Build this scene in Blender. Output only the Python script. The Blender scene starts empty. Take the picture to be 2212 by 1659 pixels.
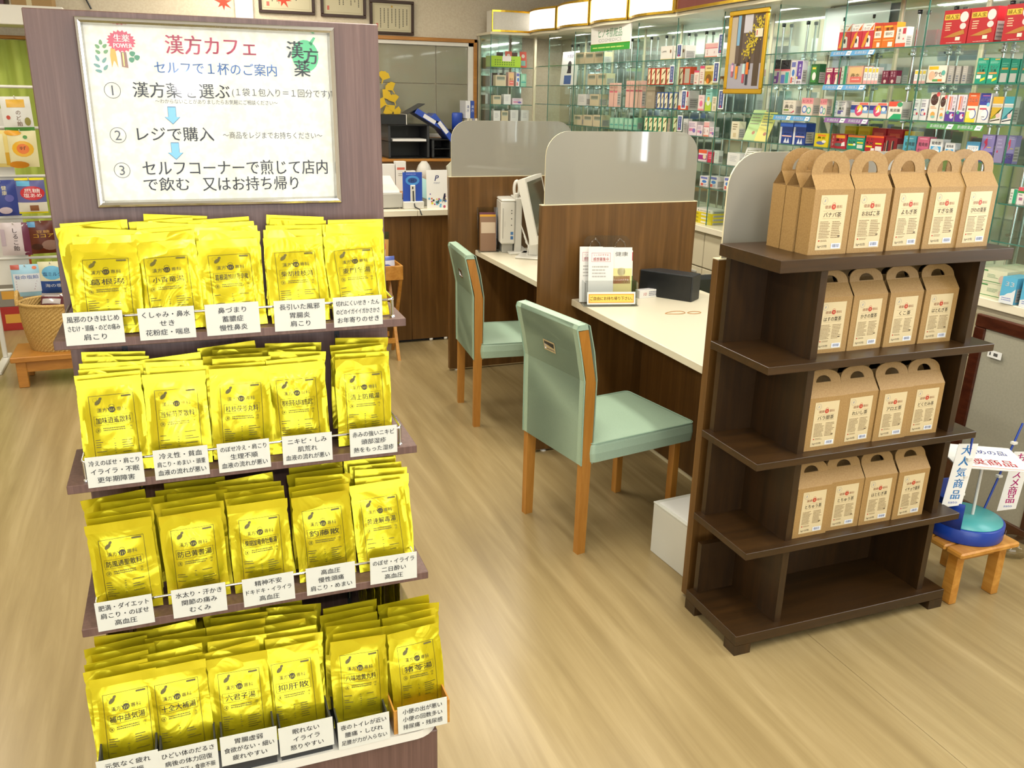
import bpy, math, random
from mathutils import Vector, Matrix

RND = random.Random(11)
scene = bpy.context.scene
COL = scene.collection

# ------------------------------------------------------------------ camera
def make_camera():
    yaw, pitch, roll, f = -0.3788, 0.3233, 0.0217, 1865.55
    cy, sy, cp, sp = math.cos(yaw), math.sin(yaw), math.cos(pitch), math.sin(pitch)
    fw = Vector((-sy * cp, cy * cp, -sp)); rt = Vector((cy, sy, 0)); up = rt.cross(fw)
    cr, sr = math.cos(roll), math.sin(roll)
    r2 = cr * rt + sr * up; u2 = -sr * rt + cr * up
    cam = bpy.data.cameras.new('camera'); cam.sensor_width = 36; cam.lens = f / 2212 * 36
    cam.clip_start = 0.05; cam.clip_end = 60
    o = bpy.data.objects.new('camera', cam); COL.objects.link(o)
    o.matrix_world = Matrix(((r2.x, u2.x, -fw.x, 0), (r2.y, u2.y, -fw.y, 0), (r2.z, u2.z, -fw.z, 1.55), (0, 0, 0, 1)))
    scene.camera = o
make_camera()

# ------------------------------------------------------------------ world, lights, exposure
w = bpy.data.worlds.new('daylight'); scene.world = w; w.use_nodes = True
w.node_tree.nodes['Background'].inputs[0].default_value = (0.86, 0.93, 1.0, 1)
w.node_tree.nodes['Background'].inputs[1].default_value = 1.6

def area(name, loc, size, power, color, rot=(0, 0, 0)):
    l = bpy.data.lights.new(name, 'AREA'); l.shape = 'RECTANGLE'; l.size, l.size_y = size
    l.energy = power; l.color = color
    o = bpy.data.objects.new(name, l); COL.objects.link(o); o.location = loc; o.rotation_euler = rot
    return o
# fluorescent ceiling fixtures of the shop (the fixtures themselves are built with the ceiling)
LAMPS = [(-1.6, 0.2), (-1.6, 2.6), (-1.6, 5.0), (0.6, -0.6), (0.6, 1.8), (0.6, 4.2), (0.6, 6.4), (1.95, 0.6), (1.95, 2.75), (1.95, 5.0)]
for lx, ly in LAMPS:
    area('ceiling_lamp_light', (lx, ly, 2.56), (0.24, 1.2), 17, (1.0, 0.95, 0.85))
# daylight through the shop-front windows (behind the camera) and the side window
area('shopfront_daylight', (-0.2, -2.75, 1.4), (4.6, 2.0), 60, (0.92, 0.97, 1.0), (math.radians(90), 0, 0))
area('side_daylight', (3.40, 1.08, 1.64), (1.0, 1.1), 50, (0.92, 0.97, 1.0), (math.radians(90), 0, math.radians(90)))
# strip lights under the canopy of the display bays
for ly in (2.9, 4.1, 5.3, 6.4): area('canopy_strip_light', (3.0, ly, 1.985), (0.05, 0.9), 5, (1.0, 0.97, 0.9))
# the camera's own flash
fl = bpy.data.lights.new('camera_flash', 'POINT'); fl.energy = 18; fl.shadow_soft_size = 0.018; fl.color = (1.0, 0.97, 0.92)
fo = bpy.data.objects.new('camera_flash', fl); COL.objects.link(fo); fo.location = (0.04, -0.02, 1.655)

vs = scene.view_settings
vs.view_transform = 'Standard'; vs.look = 'None'; vs.gamma = 1.0; vs.exposure = 0.22; vs.use_curve_mapping = False
cyc = scene.cycles
cyc.max_bounces = 6; cyc.diffuse_bounces = 2; cyc.glossy_bounces = 3; cyc.transmission_bounces = 4
cyc.transparent_max_bounces = 14; cyc.caustics_reflective = False; cyc.caustics_refractive = False
cyc.sample_clamp_indirect = 6.0; cyc.use_denoising = True
cyc.use_adaptive_sampling = True; cyc.adaptive_threshold = 0.04; cyc.adaptive_min_samples = 16

# ------------------------------------------------------------------ materials
MATS = {}
def lin(c):
    if isinstance(c, str):
        c = c.lstrip('#'); c = [int(c[i:i + 2], 16) / 255 for i in (0, 2, 4)]
    return tuple(x / 12.92 if x <= 0.04045 else ((x + 0.055) / 1.055) ** 2.4 for x in c) + (1,)

def mat(name, color, rough=0.5, metal=0.0, **kw):
    if name in MATS: return MATS[name]
    m = bpy.data.materials.new(name); m.use_nodes = True
    b = m.node_tree.nodes['Principled BSDF']
    b.inputs['Base Color'].default_value = lin(color); b.inputs['Roughness'].default_value = rough; b.inputs['Metallic'].default_value = metal
    for k, v in kw.items():
        k = k.replace('_', ' ')
        b.inputs[k].default_value = lin(v) if isinstance(v, str) else v
    MATS[name] = m
    return m

def ink(c, rough=0.5):
    return mat('print_' + c.strip('#') + ('' if rough == 0.5 else '_gloss'), c, rough)

def gloss_ink(c): return mat('laminated_print_' + c.strip('#'), c, 0.5, Coat_Weight=0.7, Coat_Roughness=0.06)

def N(m, t, **kw):
    n = m.node_tree.nodes.new(t)
    for k, v in kw.items():
        if k.startswith('i_'): n.inputs[int(k[2:])].default_value = v
        else: setattr(n, k, v)
    return n

def grain(name, c1, c2, scale, rough=0.4, bump=0.0, detail=4.0, mid=(0.35, 0.68), c3=None, coat=0.0, spec=None):
    """streaked wood / vinyl: noise stretched along one axis of the object"""
    if name in MATS: return MATS[name]
    m = mat(name, c1, rough); nt = m.node_tree; b = nt.nodes['Principled BSDF']
    tc = N(m, 'ShaderNodeTexCoord'); mp = N(m, 'ShaderNodeMapping'); mp.inputs['Scale'].default_value = scale
    no = N(m, 'ShaderNodeTexNoise'); no.inputs['Scale'].default_value = 1.0; no.inputs['Detail'].default_value = detail; no.inputs['Roughness'].default_value = 0.62
    no.inputs['Distortion'].default_value = 0.4
    r = N(m, 'ShaderNodeValToRGB'); e = r.color_ramp.elements
    e[0].position, e[1].position = mid; e[0].color, e[1].color = lin(c1), lin(c2)
    if c3:
        k = e.new((mid[0] + mid[1]) / 2); k.color = lin(c3)
    L = nt.links.new
    L(tc.outputs['Object'], mp.inputs['Vector']); L(mp.outputs[0], no.inputs['Vector']); L(no.outputs['Fac'], r.inputs[0]); L(r.outputs[0], b.inputs['Base Color'])
    if bump:
        bm = N(m, 'ShaderNodeBump'); bm.inputs['Strength'].default_value = bump; bm.inputs['Distance'].default_value = 0.002
        L(no.outputs['Fac'], bm.inputs['Height']); L(bm.outputs[0], b.inputs['Normal'])
    if coat: b.inputs['Coat Weight'].default_value = coat; b.inputs['Coat Roughness'].default_value = 0.12
    if spec is not None: b.inputs['Specular IOR Level'].default_value = spec
    return m

def speckle(name, c1, c2, scale=300, rough=0.6, bump=0.0, mid=(0.4, 0.6), metal=0.0, bdist=0.001):
    if name in MATS: return MATS[name]
    m = mat(name, c1, rough, metal); nt = m.node_tree; b = nt.nodes['Principled BSDF']; L = nt.links.new
    tc = N(m, 'ShaderNodeTexCoord'); no = N(m, 'ShaderNodeTexNoise'); no.inputs['Scale'].default_value = scale; no.inputs['Detail'].default_value = 3
    r = N(m, 'ShaderNodeValToRGB'); e = r.color_ramp.elements; e[0].position, e[1].position = mid; e[0].color, e[1].color = lin(c1), lin(c2)
    L(tc.outputs['Object'], no.inputs['Vector']); L(no.outputs['Fac'], r.inputs[0]); L(r.outputs[0], b.inputs['Base Color'])
    if bump:
        bm = N(m, 'ShaderNodeBump'); bm.inputs['Strength'].default_value = bump; bm.inputs['Distance'].default_value = bdist
        L(no.outputs['Fac'], bm.inputs['Height']); L(bm.outputs[0], b.inputs['Normal'])
    return m

def clear(name, tint, gloss=0.08, rough=0.02):
    """thin clear sheet: tinted see-through plus a fresnel sheen"""
    if name in MATS: return MATS[name]
    m = bpy.data.materials.new(name); m.use_nodes = True; nt = m.node_tree; nt.nodes.clear()
    out = N(m, 'ShaderNodeOutputMaterial'); mx = N(m, 'ShaderNodeMixShader'); tr = N(m, 'ShaderNodeBsdfTransparent'); gl = N(m, 'ShaderNodeBsdfGlossy')
    lw = N(m, 'ShaderNodeLayerWeight'); lw.inputs['Blend'].default_value = 0.5
    pw = N(m, 'ShaderNodeMath', operation='POWER'); pw.inputs[1].default_value = 4.0; ma = N(m, 'ShaderNodeMath', operation='MULTIPLY_ADD'); ma.inputs[1].default_value = 0.6; ma.inputs[2].default_value = gloss
    tr.inputs[0].default_value = lin(tint); gl.inputs['Roughness'].default_value = rough
    L = nt.links.new
    L(lw.outputs['Facing'], pw.inputs[0]); L(pw.outputs[0], ma.inputs[0])
    L(ma.outputs[0], mx.inputs[0]); L(tr.outputs[0], mx.inputs[1]); L(gl.outputs[0], mx.inputs[2]); L(mx.outputs[0], out.inputs[0])
    MATS[name] = m
    return m

def foil(name, c1, c2, bump=0.55, scale=26, rough=0.24):
    if name in MATS: return MATS[name]
    m = mat(name, c1, rough, 0.58); nt = m.node_tree; b = nt.nodes['Principled BSDF']; L = nt.links.new
    tc = N(m, 'ShaderNodeTexCoord')
    oi = N(m, 'ShaderNodeObjectInfo'); ad = N(m, 'ShaderNodeVectorMath', operation='ADD'); sc = N(m, 'ShaderNodeVectorMath', operation='SCALE')
    cmb = N(m, 'ShaderNodeCombineXYZ'); L(oi.outputs['Random'], cmb.inputs[0]); L(oi.outputs['Random'], cmb.inputs[1]); sc.inputs['Scale'].default_value = 3.0
    L(cmb.outputs[0], sc.inputs[0]); L(tc.outputs['Object'], ad.inputs[0]); L(sc.outputs[0], ad.inputs[1])
    n1 = N(m, 'ShaderNodeTexNoise'); n1.inputs['Scale'].default_value = scale; n1.inputs['Detail'].default_value = 2.5; n1.inputs['Distortion'].default_value = 1.2
    vo = N(m, 'ShaderNodeTexVoronoi', feature='DISTANCE_TO_EDGE'); vo.inputs['Scale'].default_value = scale * 0.8
    mm = N(m, 'ShaderNodeMath', operation='MULTIPLY_ADD'); mm.inputs[1].default_value = 0.35
    L(ad.outputs[0], n1.inputs['Vector']); L(ad.outputs[0], vo.inputs['Vector']); L(vo.outputs['Distance'], mm.inputs[0]); L(n1.outputs['Fac'], mm.inputs[2])
    bm = N(m, 'ShaderNodeBump'); bm.inputs['Strength'].default_value = bump; bm.inputs['Distance'].default_value = 0.012
    L(mm.outputs[0], bm.inputs['Height']); L(bm.outputs[0], b.inputs['Normal'])
    r = N(m, 'ShaderNodeValToRGB'); e = r.color_ramp.elements; e[0].position, e[1].position = 0.3, 0.7; e[0].color, e[1].color = lin(c1), lin(c2)
    L(n1.outputs['Fac'], r.inputs[0]); L(r.outputs[0], b.inputs['Base Color'])
    return m

M = {}
M['floor'] = grain('vinyl_floor', '#8e7a52', '#ae9a70', (17.0, 1.0, 1), 0.30, 0.03, 7, (0.3, 0.72), '#9d895f', spec=0.5)
M['floor_base'] = mat('floor_screed', '#5a4a34', 0.9)
M['wall'] = speckle('wall_paper', '#d8cab0', '#dfd3ba', 90, 0.8, 0.15)
M['ceil'] = mat('ceiling_board', '#e6e2d6', 0.9)
M['white_trim'] = mat('white_paint', '#e8e4d8', 0.5)
M['orange_wood'] = grain('orange_wood_trim', '#a9702c', '#c08438', (6, 6, 40), 0.4)
M['panel'] = grain('purple_brown_laminate', '#5c443d', '#755a51', (150, 150, 2.2), 0.42, 0.08, 5, (0.3, 0.72), '#664c44')
M['walnut'] = grain('walnut_laminate', '#543818', '#76532a', (28, 28, 1.3), 0.34, 0.03, 5, (0.3, 0.7), '#64451f')
M['dark_wood'] = grain('dark_stained_wood', '#281a0b', '#3d2811', (38, 38, 2.5), 0.36, 0.05, 4, (0.3, 0.7))
M['dark_wood_x'] = grain('dark_stained_board', '#2c1d0c', '#412b13', (2.5, 34, 34), 0.34, 0.05, 4, (0.3, 0.7))
M['light_wood'] = grain('honey_beech', '#a86f28', '#bd8438', (40, 40, 3), 0.38, 0.02)
M['pine'] = grain('lacquered_pine', '#b07428', '#cf9644', (22, 4, 30), 0.35, 0.03)
M['cream'] = mat('cream_melamine', '#e9e0c6', 0.28)
M['cream_edge'] = mat('cream_edge', '#d8cdae', 0.35)
M['cab'] = mat('ivory_cabinet', '#d8cdae', 0.4)
M['mint_vinyl'] = speckle('mint_vinyl', '#a0baa2', '#a8c2aa', 500, 0.42, 0.08)
M['mint_side'] = speckle('mint_vinyl_piping', '#8aa892', '#92b09a', 500, 0.42)
M['chrome'] = mat('chrome', '#d8d8d8', 0.12, 1.0)
M['alu'] = mat('brushed_aluminium', '#cfd0d2', 0.2, 1.0)
M['gold'] = mat('gold_trim', '#d8b23c', 0.22, 0.9)
M['black'] = mat('black_plastic', '#17191b', 0.35)
M['black_matt'] = mat('charcoal_plastic', '#2c2e30', 0.5)
M['white_pl'] = mat('white_plastic', '#dedbd0', 0.35)
M['grey_pl'] = mat('grey_plastic', '#b4b1a6', 0.45)
M['paper'] = mat('white_paper', '#e9e8e2', 0.6)
M['card'] = mat('matt_card', '#d4d4c9', 0.55)
M['kraft'] = speckle('kraft_board', '#9a7845', '#a4824e', 260, 0.6, 0.05)
M['kraft_in'] = speckle('kraft_board_inside', '#7e6035', '#886a3e', 260, 0.7)
M['tea_label'] = mat('cream_label', '#d2c096', 0.5)
M['foil'] = foil('gold_foil', '#cabb16', '#d8ca22', 0.42, 13, 0.25)
M['foil_seal'] = foil('gold_foil_seal', '#cdbd18', '#dccb24', 0.2, 10)
M['mirror'] = mat('mirror', '#d6ded8', 0.05, 0.8)
M['glass'] = clear('clear_glass', '#f6fbf8', 0.03)
M['glass_edge'] = mat('glass_edge_green', '#3a6e60', 0.12, 0.0, Coat_Weight=0.6)
M['acrylic'] = clear('clear_acrylic', '#f4f6f6', 0.05, 0.03)
M['film'] = clear('clear_film', '#f4f4f0', 0.05, 0.08)
M['wicker'] = speckle('wicker', '#b08a48', '#cfae6a', 220, 0.7)
M['burlap'] = speckle('hessian', '#7d6148', '#a1856a', 420, 0.9, 0.4)
M['lightbox'] = mat('lightbox_face', '#f4f2ea', 0.4, Emission_Color='#fff8ea', Emission_Strength=0.9)
M['frost'] = mat('frosted_acrylic', '#b6b2a4', 0.5, Transmission_Weight=0.42, IOR=1.35, Coat_Weight=1.0, Coat_Roughness=0.03)
M['frost_edge'] = mat('frosted_edge', '#e6dcb8', 0.3)
M['curtain'] = mat('lime_curtain', '#b4c45a', 0.8, Transmission_Weight=0.0)
M['sash_glass'] = mat('obscured_pane', '#8f8b74', 0.18, 0.0, Coat_Weight=0.5, Coat_Roughness=0.04)
M['blue'] = mat('royal_blue_plastic', '#1c3f9c', 0.3)
M['aqua'] = mat('aqua_plastic', '#49a3a4', 0.35)
M['rubber'] = mat('tan_rubber', '#c08a4a', 0.5)
M['binder_blue'] = mat('binder_blue', '#2f4fae', 0.35)
M['lime_pl'] = mat('lime_plastic', '#9cc022', 0.4)
M['screen'] = mat('dark_screen', '#4a4538', 0.12)
M['brown_frame'] = grain('mahogany_frame', '#4e2015', '#6a3322', (12, 12, 40), 0.3, 0.0)
M['board_grey'] = speckle('grey_white_board', '#d8d3c7', '#dfdace', 120, 0.5)
M['tube'] = mat('lamp_diffuser', '#fffaf0', 0.4, Emission_Color='#fff4e0', Emission_Strength=5.0)
# ------------------------------------------------------------------ geometry helpers
class Fr:
    """flat frame: point (a, b, c) = o + a*u + b*v + c*n"""
    def __init__(s, o, u, v):
        s.o, s.u, s.v = Vector(o), Vector(u).normalized(), Vector(v).normalized(); s.n = s.u.cross(s.v)
    def __call__(s, a, b, c=0.0): return s.o + a * s.u + b * s.v + c * s.n

TXT = {}
_tc = bpy.data.curves.new('lettering_source', 'FONT'); _tc.size = 1.0; _tc.resolution_u = 2
_to = bpy.data.objects.new('lettering_source', _tc)
def glyphs(s, bold=0.0):
    k = (s, bold)
    if k not in TXT:
        _tc.body = s; _tc.offset = 0.0
        me = _to.to_mesh()
        vs_ = [(v.co.x, v.co.y) for v in me.vertices]; fs = [tuple(p.vertices) for p in me.polygons]
        _to.to_mesh_clear()
        if not vs_: vs_ = [(0, 0), (1, 0), (1, 1)]; fs = []
        xs = [v[0] for v in vs_]; ys = [v[1] for v in vs_]
        TXT[k] = (vs_, fs, min(xs), max(xs), min(ys), max(ys))
    return TXT[k]

class MB:
    def __init__(s): s.v, s.f, s.mi, s.sm, s.mats = [], [], [], [], []
    def m(s, mt):
        if isinstance(mt, str): mt = M[mt] if mt in M else ink(mt)
        if mt not in s.mats: s.mats.append(mt)
        return s.mats.index(mt)
    def add(s, vs_, fs, mt, smooth=False):
        b = len(s.v); s.v += [tuple(x) for x in vs_]; k = s.m(mt)
        for f in fs: s.f.append(tuple(i + b for i in f)); s.mi.append(k); s.sm.append(smooth)
        return s
    def box(s, x0, x1, y0, y1, z0, z1, mt, bev=0.0):
        if x0 > x1: x0, x1 = x1, x0
        if y0 > y1: y0, y1 = y1, y0
        if z0 > z1: z0, z1 = z1, z0
        if bev <= 0:
            v = [(x0, y0, z0), (x1, y0, z0), (x1, y1, z0), (x0, y1, z0), (x0, y0, z1), (x1, y0, z1), (x1, y1, z1), (x0, y1, z1)]
            return s.add(v, [(0, 3, 2, 1), (4, 5, 6, 7), (0, 1, 5, 4), (1, 2, 6, 5), (2, 3, 7, 6), (3, 0, 4, 7)], mt)
        b = min(bev, (x1 - x0) / 2.01, (y1 - y0) / 2.01, (z1 - z0) / 2.01)
        X, Y, Z = (x0, x1), (y0, y1), (z0, z1); v = []; idx = {}
        for i in (0, 1):
            for j in (0, 1):
                for k in (0, 1):
                    sx, sy, sz = (1, -1)[i], (1, -1)[j], (1, -1)[k]
                    for a, p in enumerate(((X[i], Y[j] + sy * b, Z[k] + sz * b), (X[i] + sx * b, Y[j], Z[k] + sz * b), (X[i] + sx * b, Y[j] + sy * b, Z[k]))):
                        idx[i, j, k, a] = len(v); v.append(p)
        F = []
        def q(*ids):
            pts = [Vector(v[i]) for i in ids]; c = sum(pts, Vector()) / len(pts) - Vector(((x0 + x1) / 2, (y0 + y1) / 2, (z0 + z1) / 2))
            n = (pts[1] - pts[0]).cross(pts[2] - pts[0])
            F.append(tuple(ids) if n.dot(c) > 0 else tuple(reversed(ids)))
        for i in (0, 1):
            q(idx[i, 0, 0, 0], idx[i, 1, 0, 0], idx[i, 1, 1, 0], idx[i, 0, 1, 0])
            q(idx[0, i, 0, 1], idx[1, i, 0, 1], idx[1, i, 1, 1], idx[0, i, 1, 1])
            q(idx[0, 0, i, 2], idx[1, 0, i, 2], idx[1, 1, i, 2], idx[0, 1, i, 2])
            for j in (0, 1):
                q(idx[i, j, 0, 0], idx[i, j, 0, 1], idx[i, j, 1, 1], idx[i, j, 1, 0])
                q(idx[i, 0, j, 0], idx[i, 0, j, 2], idx[i, 1, j, 2], idx[i, 1, j, 0])
                q(idx[0, i, j, 1], idx[0, i, j, 2], idx[1, i, j, 2], idx[1, i, j, 1])
                for k in (0, 1): q(idx[i, j, k, 0], idx[i, j, k, 1], idx[i, j, k, 2])
        return s.add(v, F, mt)
    def prism(s, fr, pts, c0, c1, mt, side=None, smooth=False):
        n = len(pts); vs_ = [fr(a, b, c0) for a, b in pts] + [fr(a, b, c1) for a, b in pts]
        ar = sum(pts[i][0] * pts[(i + 1) % n][1] - pts[(i + 1) % n][0] * pts[i][1] for i in range(n))
        up, dn = tuple(range(n, 2 * n)), tuple(reversed(range(n)))
        if ar < 0: up, dn = tuple(reversed(up)), tuple(reversed(dn))
        s.add(vs_, [up, dn], mt)
        sd = []
        for i in range(n):
            j = (i + 1) % n; q = (i, j, n + j, n + i)
            sd.append(q if ar > 0 else tuple(reversed(q)))
        return s.add(vs_, sd, side or mt, smooth)
    def tube(s, pts, r, mt, n=8, cap=True, closed=False):
        P = [Vector(p) for p in pts]; L = len(P); rings = []; prev = None
        rr = r if isinstance(r, (list, tuple)) else [r] * L
        vs_ = []
        for i, p in enumerate(P):
            if closed: t = (P[(i + 1) % L] - P[i - 1])
            else: t = (P[min(i + 1, L - 1)] - P[max(i - 1, 0)])
            t.normalize()
            if prev is None:
                a = Vector((0, 0, 1)) if abs(t.z) < 0.9 else Vector((1, 0, 0)); u = t.cross(a).normalized()
            else:
                u = (prev - t * prev.dot(t)).normalized()
            prev = u; w_ = t.cross(u)
            for k in range(n):
                an = 2 * math.pi * k / n; vs_.append(p + rr[i] * (math.cos(an) * u + math.sin(an) * w_))
        fs = []
        for i in range(L if closed else L - 1):
            a, b = i * n, ((i + 1) % L) * n
            for k in range(n): fs.append((a + k, a + (k + 1) % n, b + (k + 1) % n, b + k))
        s.add(vs_, fs, mt, True)
        if cap and not closed:
            s.add(vs_[:n], [tuple(reversed(range(n)))], mt); s.add(vs_[-n:], [tuple(range(n))], mt)
        return s
    def lathe(s, prof, mt, n=24, c=(0, 0, 0), arc=None, sx=1.0, sy=1.0):
        vs_ = []; k = len(prof); a0, a1 = arc or (0, 2 * math.pi); full = arc is None; nn = n if full else n + 1
        for i in range(nn):
            an = a0 + (a1 - a0) * i / n
            for r, z in prof: vs_.append((c[0] + sx * r * math.cos(an), c[1] + sy * r * math.sin(an), c[2] + z))
        fs = []
        for i in range(n):
            j = (i + 1) % nn
            for q in range(k - 1): fs.append((i * k + q, j * k + q, j * k + q + 1, i * k + q + 1))
        return s.add(vs_, fs, mt, True)
    # flat print on a frame
    def rect(s, fr, x0, y0, x1, y1, mt, c=0.0004): return s.add([fr(x0, y0, c), fr(x1, y0, c), fr(x1, y1, c), fr(x0, y1, c)], [(0, 1, 2, 3)], mt)
    def pol(s, fr, pts, mt, c=0.0004):
        n = len(pts); ar = sum(pts[i][0] * pts[(i + 1) % n][1] - pts[(i + 1) % n][0] * pts[i][1] for i in range(n))
        return s.add([fr(a, b, c) for a, b in pts], [tuple(range(n)) if ar > 0 else tuple(reversed(range(n)))], mt)
    def disc(s, fr, x, y, rx, mt, ry=None, c=0.0004, n=18):
        ry = ry or rx
        return s.pol(fr, [(x + rx * math.cos(6.2832 * k / n), y + ry * math.sin(6.2832 * k / n)) for k in range(n)], mt, c)
    def ring(s, fr, x, y, r, t, mt, c=0.0004, n=24, ry=None):
        k = (ry or r) / r; vs_ = []
        for q in range(n):
            a = 6.2832 * q / n
            vs_ += [fr(x + r * math.cos(a), y + k * r * math.sin(a), c), fr(x + (r - t) * math.cos(a), y + k * (r - t) * math.sin(a), c)]
        return s.add(vs_, [(2 * q, 2 * ((q + 1) % n), 2 * ((q + 1) % n) + 1, 2 * q + 1) for q in range(n)], mt)
    def frame(s, fr, x0, y0, x1, y1, t, mt, c=0.0004):
        for r in ((x0, y0, x1, y0 + t), (x0, y1 - t, x1, y1), (x0, y0 + t, x0 + t, y1 - t), (x1 - t, y0 + t, x1, y1 - t)): s.rect(fr, *r, mt, c)
        return s
    def text(s, fr, st, x, y, h, mt, w=None, c=0.0006, bold=0.0, al='C', warp=None, slant=0.0):
        """h = em height; centred on (x, y); squeezed or stretched to width w if given"""
        vs_, fs, x0, x1, y0, y1 = glyphs(st)
        sx = h if w is None else w / max(x1 - x0, 1e-6)
        cx = {'C': (x0 + x1) / 2, 'L': x0, 'R': x1}[al]; cyy = 0.38 if any(ord(ch) > 0x2fff for ch in st) else (y0 + y1) / 2
        for ox in ((0.0,) if bold <= 0 else (-bold * 0.8, bold * 0.8)):     # heavier strokes: struck twice
            pts = []
            for a, b in vs_:
                px, py = x + (a - cx) * sx + slant * (b - cyy) * h + ox * h, y + (b - cyy) * h
                pts.append(fr(px, py, c + (warp(px, py) if warp else 0)))
            s.add(pts, fs, mt)
        return s
    def vtext(s, fr, st, x, y, h, mt, step=1.05, c=0.0006, bold=0.0):
        n = len(st)
        for i, ch in enumerate(st): s.text(fr, ch, x, y + ((n - 1) / 2 - i) * h * step, h, mt, c=c, bold=bold)
        return s
    def lines(s, fr, x0, y0, x1, y1, n, mt, rnd, c=0.0005, fill=0.42):
        """small print: rows of dashes"""
        st = (y1 - y0) / n
        for i in range(n):
            y = y1 - (i + 0.5) * st; x = x0; e = x1 - rnd.random() * 0.3 * (x1 - x0)
            while x < e:
                L = min(e - x, (0.05 + 0.16 * rnd.random()) * (x1 - x0)); s.rect(fr, x, y - st * fill / 2, x + L, y + st * fill / 2, mt, c); x += L + 0.02 * (x1 - x0)
        return s
    def build(s, name, parent=None, loc=(0, 0, 0), rot=(0, 0, 0)):
        me = bpy.data.meshes.new(name); me.from_pydata(s.v, [], s.f)
        for mt in s.mats: me.materials.append(mt)
        me.polygons.foreach_set('material_index', s.mi); me.polygons.foreach_set('use_smooth', s.sm); me.update()
        return link(name, me, parent, loc, rot)

def link(name, me, parent=None, loc=(0, 0, 0), rot=(0, 0, 0)):
    o = bpy.data.objects.new(name, me); COL.objects.link(o); o.parent = parent; o.location = loc; o.rotation_euler = rot
    return o
def empty(name, loc=(0, 0, 0), rot=(0, 0, 0)):
    o = link(name, None, None, loc, rot); o.empty_display_size = 0.05
    return o
def tag(o, label, cat, group=None):
    o['label'] = label; o['category'] = cat
    if group: o['group'] = group
    return o
def struct(o): o['kind'] = 'structure'; return o
def clone(o, parent=None):
    c = o.copy(); COL.objects.link(c); c.parent = parent
    for ch in o.children: clone(ch, c)
    return c
FX = lambda x, y=0, z=0: Fr((x, y, z), (1, 0, 0), (0, 0, 1))            # faces -Y
def FW(x, y, z): return Fr((x, y, z), (0, -1, 0), (0, 0, 1))               # faces -X, u runs towards the camera
# ------------------------------------------------------------------ the room
def room():
    fl_ = struct(MB().box(-3.2, 3.4, -2.7, 7.4, -0.06, -0.004, 'floor_base').build('floor'))
    for x0, x1 in ((-3.2, 1.6985), (1.7, 3.4)):                       # two vinyl sheets with a seam between
        MB().box(x0, x1, -2.7, 7.4, -0.0038, 0.0, 'floor').build('vinyl_sheet', fl_)
    struct(MB().box(-3.2, 3.4, 7.25, 7.35, 0, 2.6, 'wall').build('wall_back'))
    struct(MB().box(-3.2, -3.1, -2.7, 7.25, 0, 2.6, 'wall').build('wall_left'))
    r = MB()
    for y0, y1, z0, z1 in ((1.59, 7.25, 0, 2.6), (-2.7, 0.58, 0, 2.6), (0.58, 1.59, 0, 1.08), (0.58, 1.59, 2.2, 2.6)): r.box(3.28, 3.38, y0, y1, z0, z1, 'wall')
    struct(r.build('wall_right'))
    r = MB()
    for x0, x1, z0, z1 in ((-3.2, -2.5, 0, 2.6), (2.1, 3.4, 0, 2.6), (-2.5, 2.1, 0, 0.35), (-2.5, 2.1, 2.4, 2.6)): r.box(x0, x1, -2.7, -2.6, z0, z1, 'wall')
    struct(r.build('wall_front'))
    struct(MB().box(-3.2, 3.4, -2.7, 7.35, 2.6, 2.7, 'ceil').build('ceiling'))
    r = MB()
    for y, q in ((0.58, 0.02), (0.73, 0.025), (0.78, 0.02), (1.05, 0.18), (1.36, 0.02), (1.41, 0.025), (1.57, 0.02)): r.box(3.27, 3.36, y, y + q, 1.08, 2.2, 'grey_pl')
    for z in (1.06, 2.18): r.box(3.27, 3.36, 0.58, 1.59, z, z + 0.02, 'grey_pl')
    struct(r.build('window_2'))
    r = MB()
    for i in range(6): r.box(-2.5 + i * 0.912, -2.5 + i * 0.912 + 0.05, -2.68, -2.6, 0.35, 2.4, 'alu')
    for z in (0.35, 2.35): r.box(-2.5, 2.1, -2.68, -2.6, z, z + 0.05, 'alu')
    struct(r.build('window_3'))
    struct(MB().box(0.60, 0.73, 7.19, 7.25, 0, 2.6, 'white_trim', 0.004).build('trim_1'))
    # service window in the back wall: orange outer trim, white sash, four obscured panes
    wn = MB()
    X0, X1, Z0, Z1 = 1.12, 2.495, 1.17, 1.972
    for a in ((X0, X1, Z1 - 0.028, Z1), (X0, X1, Z0, Z0 + 0.028), (X0, X0 + 0.028, Z0, Z1), (X1 - 0.028, X1, Z0, Z1)): wn.box(a[0], a[1], 7.20, 7.26, a[2], a[3], 'orange_wood', 0.003)
    w0 = struct(wn.build('window_1'))
    X0 += 0.028; X1 -= 0.028; Z0 += 0.028; Z1 -= 0.028
    b = MB()
    for a in ((X0, X1, Z1 - 0.03, Z1), (X0, X1, Z0, Z0 + 0.03), (X0, X0 + 0.03, Z0, Z1), (X1 - 0.045, X1, Z0, Z1)): b.box(a[0], a[1], 7.215, 7.255, a[2], a[3], 'white_trim', 0.002)
    b.build('sash', w0)
    for x0, x1 in ((1.18, 1.655), (1.66, 2.145), (2.152, 2.42)):
        for z0, z1 in ((1.23, 1.618), (1.624, 1.912)): MB().box(x0, x1, 7.235, 7.245, z0, z1, 'sash_glass').build('pane', w0)
    for lx, ly in LAMPS:                                                # ceiling fixtures
        t = empty('ceiling_lamp', (lx, ly, 2.6)); tag(t, 'long white fluorescent ceiling fixture above the shop floor', 'lamp', 'ceiling fixtures')
        MB().box(-0.15, 0.15, -0.64, 0.64, -0.03, 0.0, 'white_pl', 0.004).build('housing', t)
        MB().box(-0.12, 0.12, -0.6, 0.6, -0.036, -0.03, 'tube').build('diffuser', t)
room()

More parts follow.
